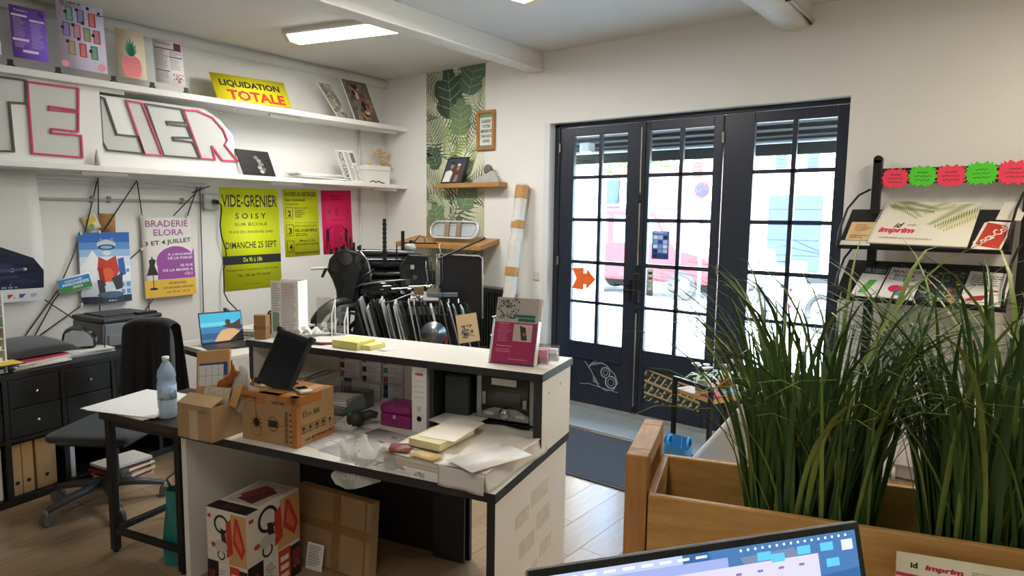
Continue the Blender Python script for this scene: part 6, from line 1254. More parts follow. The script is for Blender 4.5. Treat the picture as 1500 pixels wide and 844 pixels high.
MB().box(-.012,-1.605,2.413,-.004,-1.435,2.742).build('card',mat('pale_card','#dfe2dc',.6),t)
ab=MB(plane_x(-.0125,-1.435,2.413)); ab.col='#33382f'; w,h=.17,.329
for i,s in enumerate(('LAISSER','VOTRE','EMPREINTE','PAR NOS','SOINS')): put_text(ab,s,w*(.14,.2,.08,.12,.24)[i],h*(.72-.145*i),w*(.86,.8,.92,.88,.76)[i],h*(.81-.145*i),z=.0004,bold=.03)
ab.col='#7d8f68'; ab.rect(0,h*.88,w,h,.0002); ab.rect(0,0,w,h*.06,.0002); ab.build('lettering',INK,t)
# framed couple photo
t=thing('framed_photo','black framed photo of a couple on the upper oak shelf','picture frame',(-.10,-1.14,2.0625)); Mx=Matrix(((0,.055,-1,-.125),(-1,-.06,0,-1.0),(0,.26,0,2.063),(0,0,0,1)))
MB(Mx).prism([(0,0),(.29,0),(.29,1),(0,1)],-.018,0).build('frame',mat('black_frame'),t,bevel=.002)
ab=MB(Mx); ab.col='#39404f'; ab.rect(.015,.05,.275,.95,.0008)
for c,pts in (('#e6e2dc',[(.02,.06),(.12,.06),(.13,.42),(.09,.52),(.03,.46)]),('#5a3424',[(.14,.06),(.24,.06),(.24,.55),(.20,.72),(.16,.66),(.15,.4)]),('#e9dfd4',[(.17,.06),(.22,.06),(.215,.32),(.18,.32)])): ab.col=c; ab.sheet(pts,.0012)
ab.col='#b5795c'; ab.disc(.10,.66,.022,.0016,12,.10); ab.disc(.19,.58,.018,.0016,12,.09); ab.col='#1c1816'; ab.disc(.10,.78,.028,.0017,12,.05); ab.col='#d8d2c8'; ab.disc(.19,.71,.024,.0015,12,.05); ab.build('photo',INK,t)
t=thing('stone_ornament','rough grey stone ornament on the upper oak shelf','ornament',(-.08,-1.55,2.0625)); rnd=random.Random(5)
mb=MB(W[t]); mb.grid(lambda a,b:(.05*math.cos(a*6.283)*math.cos(b*1.57)**.6,-.03+.17*math.sin(a*6.283)*math.cos(b*1.57)**.6,.08*math.sin(b*1.57)*(1-.35*math.sin(a*6.283))*(1+.15*math.sin(a*17+b*5)+.1*math.sin(a*31))),28,10); mb.build('base_stone',mat('pale_stone','#b5b4b0',.8,var=.2,vscale=18,bump=.4,bscale=40),t)
mb=MB(W[t]@TM((0,-.06,.075))); mb.grid(lambda a,b:(.04*math.cos(a*6.283)*math.sin(b*3.14)*(1+.2*math.sin(a*19)),.055*math.sin(a*6.283)*math.sin(b*3.14)*(1+.15*math.sin(a*13)),.05-.05*math.cos(b*3.14)),22,10); mb.build('dark_stone',mat('dark_stone','#75776f',.85,var=.3,vscale=20,bump=.5,bscale=40),t)
mb=MB(W[t]); mb.tube([(0,-.16+.025*math.cos(k),.035+.03*math.sin(k)) for k in [i*.42 for i in range(15)]],.008,8); mb.build('ring',OIL,t)
# glass dish
t=thing('glass_dish','long oval clear glass dish with two brown straps on the lower oak shelf','dish',(-.12,-1.28,1.50)); Md=Matrix(((0,.28,-.96,-.20),(-1,0,0,-1.282),(0,.96,.28,1.590),(0,0,0,1)))
def stad(rx,ry,n=12): return [(rx-ry+ry*math.cos(a),ry*math.sin(a)) for a in [-math.pi/2+math.pi*i/n for i in range(n+1)]]+[(-(rx-ry)+ry*math.cos(a),ry*math.sin(a)) for a in [math.pi/2+math.pi*i/n for i in range(n+1)]]
MB(Md).prism(stad(.325,.085),-.012,0).build('bottom',mat('dish_glass','#c9cfd6',.12,alpha=.6),t)
mb=MB(Md); s=stad(.325,.085); mb.tube([(x,y,.02) for x,y in s],.009,8,closed=True); mb.build('rim',mat('dish_rim','#dfe4ea',.08,metal=.3),t)
mb=MB(Md); s=stad(.26,.055); mb.tube([(x,y,.004) for x,y in s],.004,6,closed=True); mb.build('inner_ridge',mat('dish_rim'),t)
for x in (-.10,.06): MB(Md@TM((x,0,0),R(8))).box(-.028,-.088,-.014,.028,.088,.024).build('strap',mat('brown_strap','#8f7a68',.5),t,bevel=.004)
mb=MB(); mb.tube([(-.30,-1.17,1.455),(-.318,-1.18,1.42),(-.318,-1.20,1.36)],.006,6); mb.build('cord',mat('white_cord','#dedbd0',.7),t); mb=MB(); mb.lathe([(.004,.03),(.014,0)],10,TM((-.318,-1.20,1.325))); mb.build('tassel',mat('white_cord'),t)
# bubble wrapped tube
t=thing('wrapped_roll','tall bubble wrapped roll with brown tape bands leaning beside the doors','wrapped roll',(-.42,-2.015,0)); p0,p1=Vector((-.42,-2.015,.006)),Vector((-.07,-2.03,2.03)); dv=p1-p0
mb=MB(); n=30; mb.tube([p0+dv*(i/n)+Vector((.004*math.sin(i*1.7),.004*math.cos(i*2.3),0)) for i in range(n+1)],[.060+.004*math.sin(i*2.1) for i in range(n+1)],18); mb.build('bubble_film',mat('milky_film','#d9d7d2',.3,bump=.5,bscale=70,var=.08,vscale=15),t)
for a,b in ((.935,.995),(.80,.835),(.58,.62),(.30,.34)): MB().cyl(p0+dv*a,p0+dv*b,.066,n=20).build('tape_band',mat('tan_tape','#b98a54',.35),t)
t=thing('switch_plate','small white switch plate on the wall beside the wrapped roll','switch',(-.001,-2.155,1.14)); MB().box(-.012,-2.19,1.14,-.001,-2.12,1.22).build('plate',mat('switch_white','#dcd8ce',.4),t,bevel=.004); MB().box(-.017,-2.17,1.16,-.012,-2.14,1.20).build('rocker',mat('switch_white'),t,bevel=.002)
# ================================================================== leaflet display rack on the right
RK=thing('display_rack','black metal leaflet display rack against the right wall','display rack',(-.1,-5.4,.72))
for y in (-5.0,-5.80):
    MB().box(-.125,y-.026,.72,-.075,y+.026,2.135).build('post',BLACKM,RK,bevel=.004); MB().cyl((-.125,y,2.135),(-.075,y,2.135),.026,n=20).build('post_cap',BLACKM,RK)
MB().box(-.118,-5.77,1.975,-.095,-5.03,2.075).build('header_bar',BLACKM,RK,bevel=.003); [MB().box(-.075,y-.02,z,-.001,y+.02,z+.04).build('wall_bracket',BLACKM,RK) for y in (-5.0,-5.80) for z in (.80,1.95)]
def tray_frame(zb,zf):
    A=Vector((-.10,-4.88,zb)); sl=Vector((-.35,0,zf-zb)).normalized(); x=Vector((0,-1,0)); z=(-sl).cross(x)*-1
    y=-sl; z=x.cross(y)
    return Matrix(((x.x,y.x,z.x,A.x),(x.y,y.y,z.y,A.y),(x.z,y.z,z.z,A.z),(0,0,0,1)))
def rack_tray(zb,zf):
    Mt=tray_frame(zb,zf); tr=MB(Mt).box(-.02,-.43,-.008,.87,.02,0).build('tray',BLACKM,RK,bevel=.002)
    MB(Mt).box(-.02,-.435,-.008,.87,-.425,.018).build('tray_lip',BLACKM,tr,bevel=.002)
    for xx in (-.02,.85):
        P=[Mt@Vector((xx,-.42,.01)),Vector((-.42,-4.88-xx,zf+.10)),Vector((-.33,-4.90-xx,zf+.24)),Vector((-.22,-4.94-xx*.98,zf+.33)),Vector((-.12,-4.985-xx*.95,zf+.37))]
        MB().tube(P,.007,8).build('wire_arm',BLACKM,tr)
    MB(Mt).box(.06,-.25,-.02,.16,.0,-.009).build('tray_support',BLACKM,tr); return Mt
T1=rack_tray(1.80,1.57); T2=rack_tray(1.46,1.25)
rnd=random.Random(31)
for i,(y,z,c,l) in enumerate(((-5.106,2.010,'#f4415f','first pink starburst tag from the rack post'),(-5.257,2.020,'#55d62c','green starburst tag between the first two pink tags'),(-5.408,2.018,'#f4415f','middle pink starburst tag on the rack bar'),(-5.562,2.028,'#55d62c','green starburst tag, right of the middle pink tag'),(-5.722,2.028,'#f4415f','large pink starburst tag cut by the right edge'))):
    s=1.0+.03*i; Mx=plane_x(-.121-.0006*(i%2),y,z)@Matrix.Rotation(R(rnd.uniform(-3,3)),4,'Z'); n=18
    pts=[((.066 if k%2 else .078)*s*math.copysign(abs(math.cos(k*math.pi/n))**.6,math.cos(k*math.pi/n)),(.052 if k%2 else .068)*s*math.copysign(abs(math.sin(k*math.pi/n))**.6,math.sin(k*math.pi/n))) for k in range(2*n)]
    mb=MB(Mx); mb.prism(pts,0,.0012); o=mb.build('price_tag',mat('fluo_'+c,c,.6),label=l,cat='tag',group='starburst tags on the rack',origin=Mx)
    ab=MB(Mx); ab.col='#3a2a2a'
    for r,(x0,x1,yy) in enumerate(((-.03,.03,.022),(-.045,.045,-.001),(-.04,.045,-.025))):
        stroke(ab,[(x0+(x1-x0)*k/16,yy+.004*math.sin(k*2.3+i)+.003*math.sin(k*5.1)) for k in range(17)],.0028,.0016)
    ab.build('handwriting',INK,o)
def on_tray(Mt,nm,label,cat,x0,x1,s0,s1,z,th,color,art=None,skew=0.0,parts=None):
    Mx=Mt@Matrix(((1,skew,0,x0),(0,1,0,-s1),(0,0,1,z),(0,0,0,1))); w,h=x1-x0,s1-s0
    o=MB(Mx).box(0,0,0,w,h,th).build(nm,mat('sheet_'+color,color,.5),label=label,cat=cat,origin=Mx@Matrix.Translation((w/2,h/2,0)))
    if art: ab=MB(Mx@Matrix.Translation((0,0,th+.0004))); art(ab,w,h); ab.build('print',INK,o)
    return o,Mx,w,h
def a_bigcal(mb,w,h):
    rnd=random.Random(6); mb.col='#ece8da'; mb.rect(w*.5,0,w,h*.4,.0001)
    def frond(x0,y0,x1,y1,col,n=16,L=.09):
        mb.col=col
        for i in range(n):
            t=i/n; cx,cy=x0+(x1-x0)*t,y0+(y1-y0)*t; a=math.atan2(y1-y0,x1-x0)
            for sd in (-1,1):
                q=a+sd*.75; l=L*(1-.6*t); mb.sheet([(cx,cy),(min(max(cx+l*.5*math.cos(q)-.004*math.sin(q),0),w),min(max(cy+l*.5*math.sin(q)+.004*math.cos(q),0),h)),(min(max(cx+l*math.cos(q),0),w),min(max(cy+l*math.sin(q),0),h)),(min(max(cx+l*.5*math.cos(q)+.004*math.sin(q),0),w),min(max(cy+l*.5*math.sin(q)-.004*math.cos(q),0),h))],.0003+.00001*i)
    frond(w*.02,h*.98,w*.55,h*.80,'#5f7a34',18,.12); frond(w*.10,h*.99,w*.42,h*.62,'#8fa055',14,.08); frond(w*.99,h*.98,w*.60,h*.45,'#7c9a3a',18,.12); frond(w*.99,h*.80,w*.70,h*.35,'#c9bb5a',14,.10); frond(w*.75,h*.99,w*.45,h*.75,'#a9b56a',12,.09)
    mb.col='#1f2020'; put_text(mb,'id',w*.20,h*.36,w*.27,h*.48,z=.0008,bold=.03,shear=.3); mb.col='#4a4a48'; put_text(mb,'only',w*.33,h*.40,w*.42,h*.46,z=.0008,shear=.3); mb.col='#d8285a'; put_text(mb,'imprim',w*.05,h*.21,w*.42,h*.36,z=.0009,bold=.05,shear=.2)
    mb.col='#3a3836'; put_text(mb,"L'IMPRIMERIE QUI VOUS RESSEMBLE",w*.10,h*.10,w*.64,h*.14,z=.0008)
o,Mx,w,h=on_tray(T1,'desk_calendar','large spiral bound calendar with palm leaves and a pink imprim logo','calendar',.13,.65,-.09,.40,.004,.010,'#e9e4d6',a_bigcal,skew=.12)
for i in range(17):
    y=.02+i*(h-.04)/16; mb=MB(Mx); mb.tube([(.012,y,.011),(-.004,y,.018),(-.014,y,.008),(-.004,y,-.001)],.0022,6); mb.build('spiral_ring',mat('white_wire','#dfe2e2',.3),o)
on_tray(T1,'kraft_leaflet','tan leaflet half covered by the large calendar on the upper tray','leaflet',.01,.17,.14,.35,.001,.002,'#d8bd8c',lambda mb,w,h:(setattr(mb,'col','#7a5f3a'),fine_lines(mb,w*.1,h*.1,w*.8,h*.3,2,seed=1),setattr(mb,'col','#c26a3a'),fine_lines(mb,w*.2,h*.5,w*.8,h*.9,4,seed=2)))
on_tray(T1,'clear_leaflet','pale leaflet along the front of the upper tray','leaflet',-.01,.16,.355,.42,.001,.002,'#d9d6d0',None)
def a_coke(mb,w,h):
    mb.col='#c23a30'; mb.sheet([(w*.08,h*.12),(w*.92,h*.05),(w*.95,h*.85),(w*.12,h*.95)],.0003); mb.M=mb.M@TM((w*.46,h*.48,0),R(62)); mb.col='#f3efe8'; put_text(mb,'Coca-Cola',-h*.42,-w*.20,h*.42,w*.20,z=.0008,bold=.02,shear=.25)
on_tray(T1,'cola_card','white card with a red Coca-Cola print on the upper tray','card',.66,.80,.12,.42,.004,.004,'#ece7dd',a_coke,skew=.28)
on_tray(T1,'blank_card','blank white card above the red printed card on the upper tray','card',.76,.88,-.11,.11,.004,.004,'#e6e2d8',None,skew=.28)
def a_f1(mb,w,h): mb.col='#23252b'; mb.rect(0,h*.74,w,h,.0002); mb.col='#8b8d93'; put_text(mb,'FLYERS',w*.1,h*.78,w*.9,h*.92,z=.0005,bold=.03); mb.col='#58b04a'; mb.sheet([(w*.2,h*.1),(w*.55,h*.1),(w*.75,h*.55),(w*.45,h*.55)],.0004)
def a_f2(mb,w,h):
    mb.col='#a86a9a'; put_text(mb,'BRADERIE',w*.08,h*.82,w*.92,h*.92,z=.0005,bold=.03); mb.col='#77518a'; put_text(mb,'ELORA',w*.2,h*.68,w*.8,h*.78,z=.0005,bold=.03); mb.col='#2e2e33'; put_text(mb,'3 ET 4 JUILLET',w*.08,h*.57,w*.92,h*.64,z=.0005,bold=.02); mb.col='#d8345a'; mb.disc(w*.4,h*.3,w*.22,.0004,12,h*.12); mb.col='#4a9ac4'; mb.disc(w*.55,h*.15,w*.15,.0006,10,h*.06); mb.col='#8a8890'; mb.rect(w*.7,h*.3,w*.9,h*.45,.0004)
def a_f3(mb,w,h):
    rnd=random.Random(9)
    for i in range(90): mb.col=rnd.choice(['#22303c','#b8952f','#2f5f8a','#a83a3a','#7f8a86','#1a1c20','#4a8a7a','#c9a64a']); x=rnd.random()*w*.9; y=rnd.random()*h*.92; mb.rect(x,y,x+w*.10,y+h*.05,.0002+.00002*i)
def a_f4(mb,w,h): mb.col='#b83040'; mb.sheet([(w*.1,h*.05),(w*.5,h*.12),(w*.6,h*.3),(w*.25,h*.22)],.0003); mb.rect(w*.5,h*.4,w*.8,h*.45,.0003); mb.col='#6a6468'; fine_lines(mb,w*.1,h*.55,w*.9,h*.9,5,seed=3)
for i,(x0,x1,c,a,l) in enumerate(((.06,.20,'#e6e4e2',a_f1,'flyer with dark band and green shape on the lower tray'),(.21,.40,'#e8e6e4',a_f2,'white flyer headed BRADERIE on the lower tray'),(.41,.62,'#39424a',a_f3,'dark multicoloured picture flyer on the lower tray'),(.63,.84,'#e9e6e2',a_f4,'white flyer with red shapes on the lower tray'))): on_tray(T2,'flyer',l,'flyer',x0,x1,.06,.40,.002,.006,c,a,skew=.16)
# ================================================================== white radiator
t=thing('radiator','white panel radiator low on the right wall behind the plants','radiator',(-.1,-5.35,.08)); RW=mat('radiator_white','#dddcd8',.4)
MB().box(-.115,-5.95,.12,-.055,-4.86,.665).build('panel',RW,t,bevel=.01); MB().box(-.125,-5.96,.665,-.045,-4.85,.685).build('top_grille',RW,t,bevel=.004)
for y in (-5.8,-5.0): MB().box(-.06,y,.3,-.001,y+.04,.5).build('wall_bracket',RW,t)
for i in range(16): MB().box(-.122,-5.90+.065*i,.15,-.114,-5.875+.065*i,.64).build('fin',RW,t,bevel=.003)
MB().tube([(-.085,-5.22,.10),(-.085,-5.22,.002)],.012,8).build('pipe',RW,t)
bx=thing('white_socket_box','slim white box standing on the floor before the radiator','box',(-.30,-5.18,0)); MB().box(-.34,-5.22,0,-.26,-5.14,.36).build('body',RW,bx,bevel=.006); MB().cyl((-.345,-5.18,.25),(-.34,-5.18,.25),.012,n=12).build('button',BLACKP,bx)
# ================================================================== side table with plants near the doors
t=thing('plant_table','small black framed table with a wooden top near the doors','table',(-.95,-4.31,0),R(-24)); M=W[t]
MB(M).box(-.20,-.17,.605,.24,.17,.63).build('table_top',PINE,t,bevel=.003)
for x,y in ((-.21,-.17),(.23,-.17),(-.21,.15),(.23,.15)): MB(M).box(x-.01,y,0,x+.015,y+.025,.70 if x<0 else .605).build('leg',BLACKM,t,bevel=.002)
MB(M).box(-.22,-.17,.685,-.195,.175,.71).build('end_rail',BLACKM,t,bevel=.002)
for b in ((-.20,-.165,.12,.23,-.145,.14),(-.20,.15,.12,.23,.17,.14)): MB(M).box(*b).build('rail',BLACKM,t)
for i,(c,x,l) in enumerate((('#c2455a',-.12,'red leaflet stack on the small plant table'),('#6f9fd0',.02,'blue leaflet stack on the small plant table'))): paper_stack(l,*(M@Vector((x,-.10,0)))[:2],.6305,.13,.10,3,R(-24),60+i,(c,'#e6e4e2',c),.005,.004,6,'leaflet_stack','leaflets')
def pot_plant(label,x,y,fl,seed):
    t=thing('potted_plant',label,'potted plant',tuple(M@Vector((x,y,.6305))),0,'potted plants on the small table'); Mp=W[t]; rnd=random.Random(seed)
    MB(Mp).lathe([(.035,0),(.05,.07),(.054,.075),(.048,.07)],16).build('pot',mat('pot_'+fl,fl,.5),t)
    for i in range(16):
        a=rnd.random()*6.283; L=rnd.uniform(.08,.15); d=Vector((math.cos(a),math.sin(a),0)); n=Vector((-d.y,d.x,0)); w=.011
        mb=MB(Mp); pts=[Vector((0,0,.07))+d*L*k+Vector((0,0,.16*k-.17*k*k)) for k in (0,.3,.6,.85,1)]
        vs=[]; 
        for k,p in enumerate(pts): ww=w*(.4,1,.9,.5,.05)[k]; vs+=[p-n*ww,p+n*ww]
        mb.smooth=True; mb.add(vs,[(2*k,2*k+1,2*k+3,2*k+2) for k in range(4)]); mb.build('leaf',mat('pale_leaf','#8fb07a',.5,color2='#dfe8d4',vscale=30),t)
    for i in range(6):
        a=rnd.random()*6.283; p=Vector((.05*math.cos(a),.05*math.sin(a),.13+.04*rnd.random())); MB(Mp@TM(p)).lathe([(.003,0),(.02,.012),(.024,.018),(.006,.014)],8).build('flower',mat('white_petal','#eee6e8',.6),t); MB(Mp).tube([(0,0,.07),p],.0025,5).build('stem',mat('pale_stem','#7f9a5f',.6),t)
pot_plant('white flowering plant in a pale green pot on the small table',-.09,.05,'#a9c49a',3); pot_plant('white flowering plant in a terracotta pot on the small table',.10,.03,'#b5573f',4)
# white padded chair with blue cushion behind the planter
t=thing('lounge_chair','white upholstered lounge chair partly hidden by the grass plants','chair',(-1.45,-4.45,0)); WP=mat('white_upholstery','#dedcd8',.8,var=.05,vscale=6,bump=.15,bscale=20)
YZ=Matrix(((0,0,1,0),(1,0,0,0),(0,1,0,0),(0,0,0,1)))     # polygon in yz, extruded along x
mb=MB(); mb.prism([(-4.40,.27),(-4.40,.34),(-4.735,.80),(-4.80,.83),(-4.86,.79),(-4.86,.27)],-1.72,-1.16,YZ); mb.build('back_pad',WP,t,bevel=.025,seg=3)
mb=MB(); mb.prism([(-4.86,.20),(-4.91,.20),(-4.88,.82),(-4.84,.86),(-4.79,.845)],-1.75,-1.13,YZ); mb.build('back_shell',BLACKM,t,bevel=.006)
mb=MB(); cushion(mb,-1.17,-.72,-4.88,-4.58,.27,.40); mb.build('seat_pad',WP,t); MB().box(-1.72,-4.88,.20,-.74,-4.58,.27).build('seat_frame',BLACKM,t,bevel=.006)
for x in (-1.70,-.79):
    for y in (-4.86,-4.62): MB().box(x,y,0,x+.035,y+.035,.20).build('leg',BLACKM,t,bevel=.003)
t=thing('blue_bag','bright blue shopping bag standing on the floor behind the planter','bag',(-1.88,-4.47,0),R(15)); M=W[t]; BF=mat('blue_fabric','#3f9fe0',.6,var=.08,vscale=30)
mb=MB(M); mb.grid(lambda a,b:((.10+.01*math.sin(b*7))*math.copysign(abs(math.cos(a*6.283))**.4,math.cos(a*6.283))*(1-.12*b),(.085+.008*math.sin(a*9+b*5))*math.copysign(abs(math.sin(a*6.283))**.4,math.sin(a*6.283))*(1-.25*b),.57*b+.003+.02*b*math.sin(a*6.283)),28,10); mb.grid(lambda a,b:(.09*(2*a-1),.07*(2*b-1),.004),1,1); mb.build('body',BF,t)
for y in (-.05,.05): MB(M).tube([(-.05,y,.55),(-.045,y,.585),(0,y,.60),(.045,y,.585),(.05,y,.55)],.007,6).build('handle',BF,t)
# ================================================================== wooden planter with artificial grass
PT=thing('wooden_planter','long wooden planter box on posts in the right foreground','planter',(-3.387,-5.041,0),R(-71.6)); M=W[PT]; PLN,PD_,RIM=1.22,.33,.95
PV=mat('pine_post','#bb8850',.55,color2='#9c6a38',vscale=4,stretch=(7,7,1),bump=.08,bscale=30)
def pb(nm,b,m=PINE,bev=.004): return MB(M).box(*b).build(nm,m,PT,bevel=bev)
PB=mat('planter_board','#cfa262',.5,color2='#b38446',vscale=4,stretch=(1.2,8,9),bump=.06,bscale=30)
pb('front_board',(0,-.012,.62,PLN,.010,RIM),PB); pb('front_board',(0,-.012,.38,PLN,.010,.615),PB); pb('back_board',(0,PD_-.01,.62,PLN,PD_+.012,RIM),PB); pb('back_board',(0,PD_-.01,.38,PLN,PD_+.012,.615),PB)
pb('end_board',(-.004,.010,.62,.018,PD_-.01,RIM)); pb('end_board',(PLN-.018,.010,.62,PLN+.004,PD_-.01,RIM)); pb('bottom_board',(.018,.01,.60,PLN-.018,PD_-.01,.62))
for x in (-.066,PLN+.004):
    for y in (-.014,PD_-.046): pb('post',(x,y,0,x+.062,y+.06,1.06),PV)
    pb('top_rail',(x,.046,1.005,x+.062,PD_-.046,1.06)); pb('low_rail',(x+.01,.046,.25,x+.05,PD_-.046,.31))
MB(M).box(.018,.01,.70,PLN-.018,PD_-.01,.80).build('soil',mat('dark_soil','#2a2119',.95,var=.4,vscale=40,bump=.5,bscale=60),PT)
# blades: a few shared shapes, copied with their own turn and lean
BL=[mat('blade_dark','#42643a',.45,color2='#2c4a2a',vscale=6,stretch=(1,1,.3)),mat('blade_mid','#54743a',.45,color2='#3a5a2a',vscale=6,stretch=(1,1,.3)),mat('blade_olive','#94a556',.45,color2='#6d8438',vscale=6,stretch=(1,1,.3))]
def blade_mesh(L,bend,wd,m,tw):
    mb=MB(); n=9; vs=[]; p=Vector((0,0,0)); ang=.03
    for i in range(n+1):
        t=i/n; w=wd*(.75+.5*t*(1-t))*(1-t**3)**.8+.0006; c=math.cos(tw*t); s=math.sin(tw*t)
        vs+=[p+Vector((-s*w,-c*w,.0)),p+Vector((.0025*(1-t),0,-.001)),p+Vector((s*w,c*w,0))]
        ang+=bend*(t**1.6)*2.6/n; p=p+Vector((math.sin(ang),0,math.cos(ang)))*(L/n)
    fs=[]
    for i in range(n): fs+=[(3*i,3*i+1,3*i+4,3*i+3),(3*i+1,3*i+2,3*i+5,3*i+4)]
    mb.smooth=True; mb.add(vs,fs); o=mb.build('blade',m,None,origin=(0,0,0)); me=o.data; bpy.data.objects.remove(o); return me
rnd=random.Random(77); BM=[]
for k in range(34):
    kind=rnd.random(); BM.append((blade_mesh(rnd.uniform(.42,.80) if kind<.55 else rnd.uniform(.70,1.0),rnd.choice([.15,.3,.5,.8]) if kind<.55 else rnd.uniform(1.0,1.9),rnd.uniform(.005,.0095),BL[rnd.choice([0,0,1,1,2])],rnd.uniform(-.8,.8)),kind))
ARCH=[(blade_mesh(rnd.uniform(.65,.95),rnd.uniform(1.3,2.0),rnd.uniform(.0035,.006),BL[rnd.choice([1,2,2])],rnd.uniform(-.5,.5)),1) for k in range(12)]
def grass(label,cx,cy,rx,ry,n,seed):
    t=thing('grass_plant',label,'plant',tuple(M@Vector((cx,cy,.80))),R(-71.6),'artificial grass plants in the planter'); rnd=random.Random(seed)
    MB(W[t]).lathe([(.03,0),(.10,.0),(.11,.06),(.05,.075)],18,sx=rx/.11,sy=ry/.11).build('root_clump',mat('dark_green_core','#1d2c18',.9,var=.3,vscale=40),t)
    for i in range(n):
        me,kd=rnd.choice(BM if i>=34 else ARCH); a=rnd.random()*6.283; r=math.sqrt(rnd.random()); o=bpy.data.objects.new('blade',me); COL.objects.link(o); o.parent=t
        out=math.atan2(math.sin(a)*ry,math.cos(a)*rx)+rnd.uniform(-1.5,1.5); lean=rnd.uniform(-.05,.12)+.06*r
        if i<34: out=math.pi+rnd.uniform(-1.1,1.1) if i<22 else rnd.uniform(-1.2,1.2); lean=rnd.uniform(.10,.38)
        o.matrix_local=Matrix.Translation((rx*r*math.cos(a),ry*r*math.sin(a),.01))@Matrix.Rotation(out,4,'Z')@Matrix.Rotation(lean,4,'Y')@Matrix.Scale(rnd.uniform(.8,1.08),4)
grass('left big clump of long artificial grass in the planter',.43,.165,.165,.115,290,1); grass('right big clump of long artificial grass in the planter, cut by the frame',.88,.165,.165,.115,290,2)
# soft paper sack beside the planter post
t=thing('paper_sack','beige paper sack standing on the floor beside the planter post','sack',tuple(M@Vector((-.19,.20,0)))); mb=MB(W[t]); mb.grid(lambda a,b:(.10*math.cos(a*6.283)*(1-.25*b)*(1+.06*math.sin(a*21+b*6)),.10*math.sin(a*6.283)*(1-.25*b)*(1+.06*math.sin(a*17+b*9)),.46*b),24,12); mb.build('paper',mat('beige_paper','#c9b08c',.8,var=.12,vscale=10),t)
mb=MB(W[t]); mb.grid(lambda a,b:(.078*(1-b*.1)*math.cos(a*6.283)*(1+.05*math.sin(a*25)),.078*(1-b*.1)*math.sin(a*6.283),.44+.05*b),24,2); mb.build('rolled_rim',mat('beige_paper'),t)
# desk calendar leaning on the planter front
def a_cal(mb,w,h):
    mb.col='#1f2124'; put_text(mb,'id',w*.10,h*.83,w*.15,h*.90,z=.0006,bold=.04); mb.col='#cf2a5c'; put_text(mb,'imprim',w*.20,h*.81,w*.46,h*.89,z=.0006,bold=.05,shear=.2); mb.col='#cf3a60'; mb.sheet([(0,h*.72),(w,h*.66),(w,h*.69),(0,h*.76)],.0004)
    mb.col='#b9ae9a'; fine_lines(mb,w*.52,h*.80,w*.78,h*.90,4,seed=2); mb.col='#6a6258'; put_text(mb,'2022',w*.80,h*.78,w*.99,h*.90,z=.0006)
    mb.col='#9a938a'
    for i in range(4): 
        for j in range(3): mb.rect(w*(.05+.24*i),h*(.06+.2*j),w*(.25+.24*i),h*(.09+.2*j),.0005); fine_lines(mb,w*(.05+.24*i),h*(.10+.2*j),w*(.25+.24*i),h*(.22+.2*j),4,seed=i*3+j)
poster('wall_calendar','cream printed calendar with a pink stripe leaning on the planter front','calendar',(-3.238,-5.637,.918),(-3.142,-5.925,.918),(-3.268,-5.647,.72),'#ece2c4',a_cal,thick=.003)
# ================================================================== foreground laptop on its own counter
t=thing('bar_counter','tall wooden counter under the foreground laptop, below the frame','counter',(-4.55,-5.70,0),R(-34.8)); M=W[t]
MB(M).box(-.30,-.16,1.16,.30,.10,1.195).build('counter_top',PB,t,bevel=.004); 
for x in (-.28,.24): MB(M).box(x,-.14,0,x+.04,.08,1.16).build('leg_panel',PB,t,bevel=.003)
TLv,TRv=Vector((-4.6388,-5.5447,1.4386)),Vector((-4.3668,-5.7340,1.4386)); dn=Vector((-.00795,-.01142,-.04773)).normalized(); BLv=TLv+dn*.225
LP=thing('laptop','open laptop with a lavender document on screen in the foreground','laptop',tuple((TLv+TRv)/2+dn*.23),R(-34.8)); Mx,w,h=frame3(TLv,TRv,BLv)
MB(Mx).box(0,0,-.007,w,h,-.0005).build('lid',mat('space_grey','#8f9296',.35,metal=.8),LP,bevel=.003)
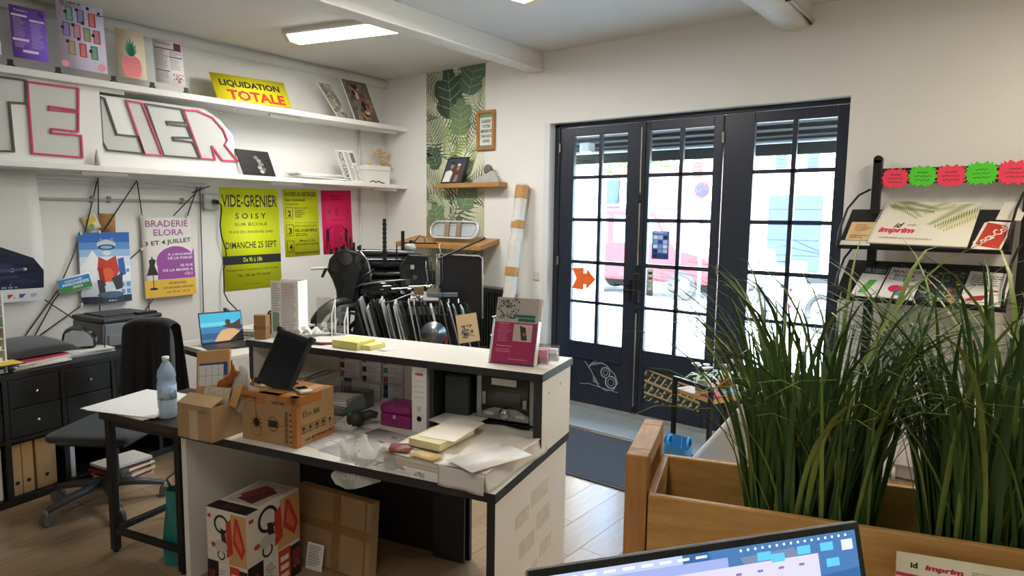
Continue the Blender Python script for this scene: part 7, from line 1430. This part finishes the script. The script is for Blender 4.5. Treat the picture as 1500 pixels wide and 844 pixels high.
MB(Mx).box(.001,.001,-.0006,w-.001,h-.001,.0).build('bezel',mat('bezel_black','#08090b',.2),LP)
ab=MB(Mx@Matrix.Translation((.007,.012,.0003))); w2,h2=w-.014,h-.019; SB='#27598f'
ab.col=SB; ab.rect(0,0,w2,h2,0); ab.col='#3d6a9c'; ab.sheet([(w2*.55,h2*.80),(w2,h2*.84),(w2,h2),(w2*.50,h2)],.0001); ab.col='#6b7895'; ab.sheet([(w2*.62,h2*.90),(w2*.80,h2*.93),(w2*.78,h2*.965),(w2*.60,h2*.955)],.00015)
ab.col='#aab4dc'; ab.rect(0,h2*.965,w2*.42,h2,.0002); ab.col='#c3bfe4'; ab.rect(0,0,w2*.86,h2*.925,.0003); ab.col='#8f9bcd'; ab.rect(0,h2*.925,w2*.56,h2*.965,.0003); ab.col='#cfcbea'; ab.rect(w2*.005,0,w2*.93,h2*.80,.0004)
ab.col='#eef0fa'
for i in range(9): ab.rect(w2*(.02+.055*i),h2*.978,w2*(.055+.055*i),h2*.988,.0006)
for i in range(16): ab.rect(w2*(.60+.024*i),h2*.979,w2*(.607+.024*i),h2*.989,.0006)
ab.col='#6f6c92'
for i in range(8): ab.rect(w2*(.30+.07*i),h2*.885,w2*(.318+.07*i),h2*.895,.0006)
fine_lines(ab,w2*.05,h2*.81,w2*.80,h2*.86,2,seed=4,z=.0006,fill=.2)
ab.col='#56b4ea'
for x,y in ((.70,.915),(.79,.93),(.87,.93),(.885,.86),(.655,.93)): ab.rect(w2*x,h2*y,w2*(x+.045),h2*(y+.035),.0005)
ab.col='#c9cede'; ab.rect(w2*.945,h2*.92,w2*.985,h2*.965,.0005)
ab.build('screen',print_mat('bright_screen_ink',.3,emit=.9),LP)
Mb=TM((TLv+TRv)/2+dn*.232,R(-34.8)); MB(Mb).box(-w/2,-.235,-.018,w/2,.0,-.003).build('base',mat('space_grey'),LP,bevel=.004)
MB(Mb).box(-w/2+.01,-.12,-.003,w/2-.01,-.01,-.0022).build('keyboard_well',BLACKP,LP)
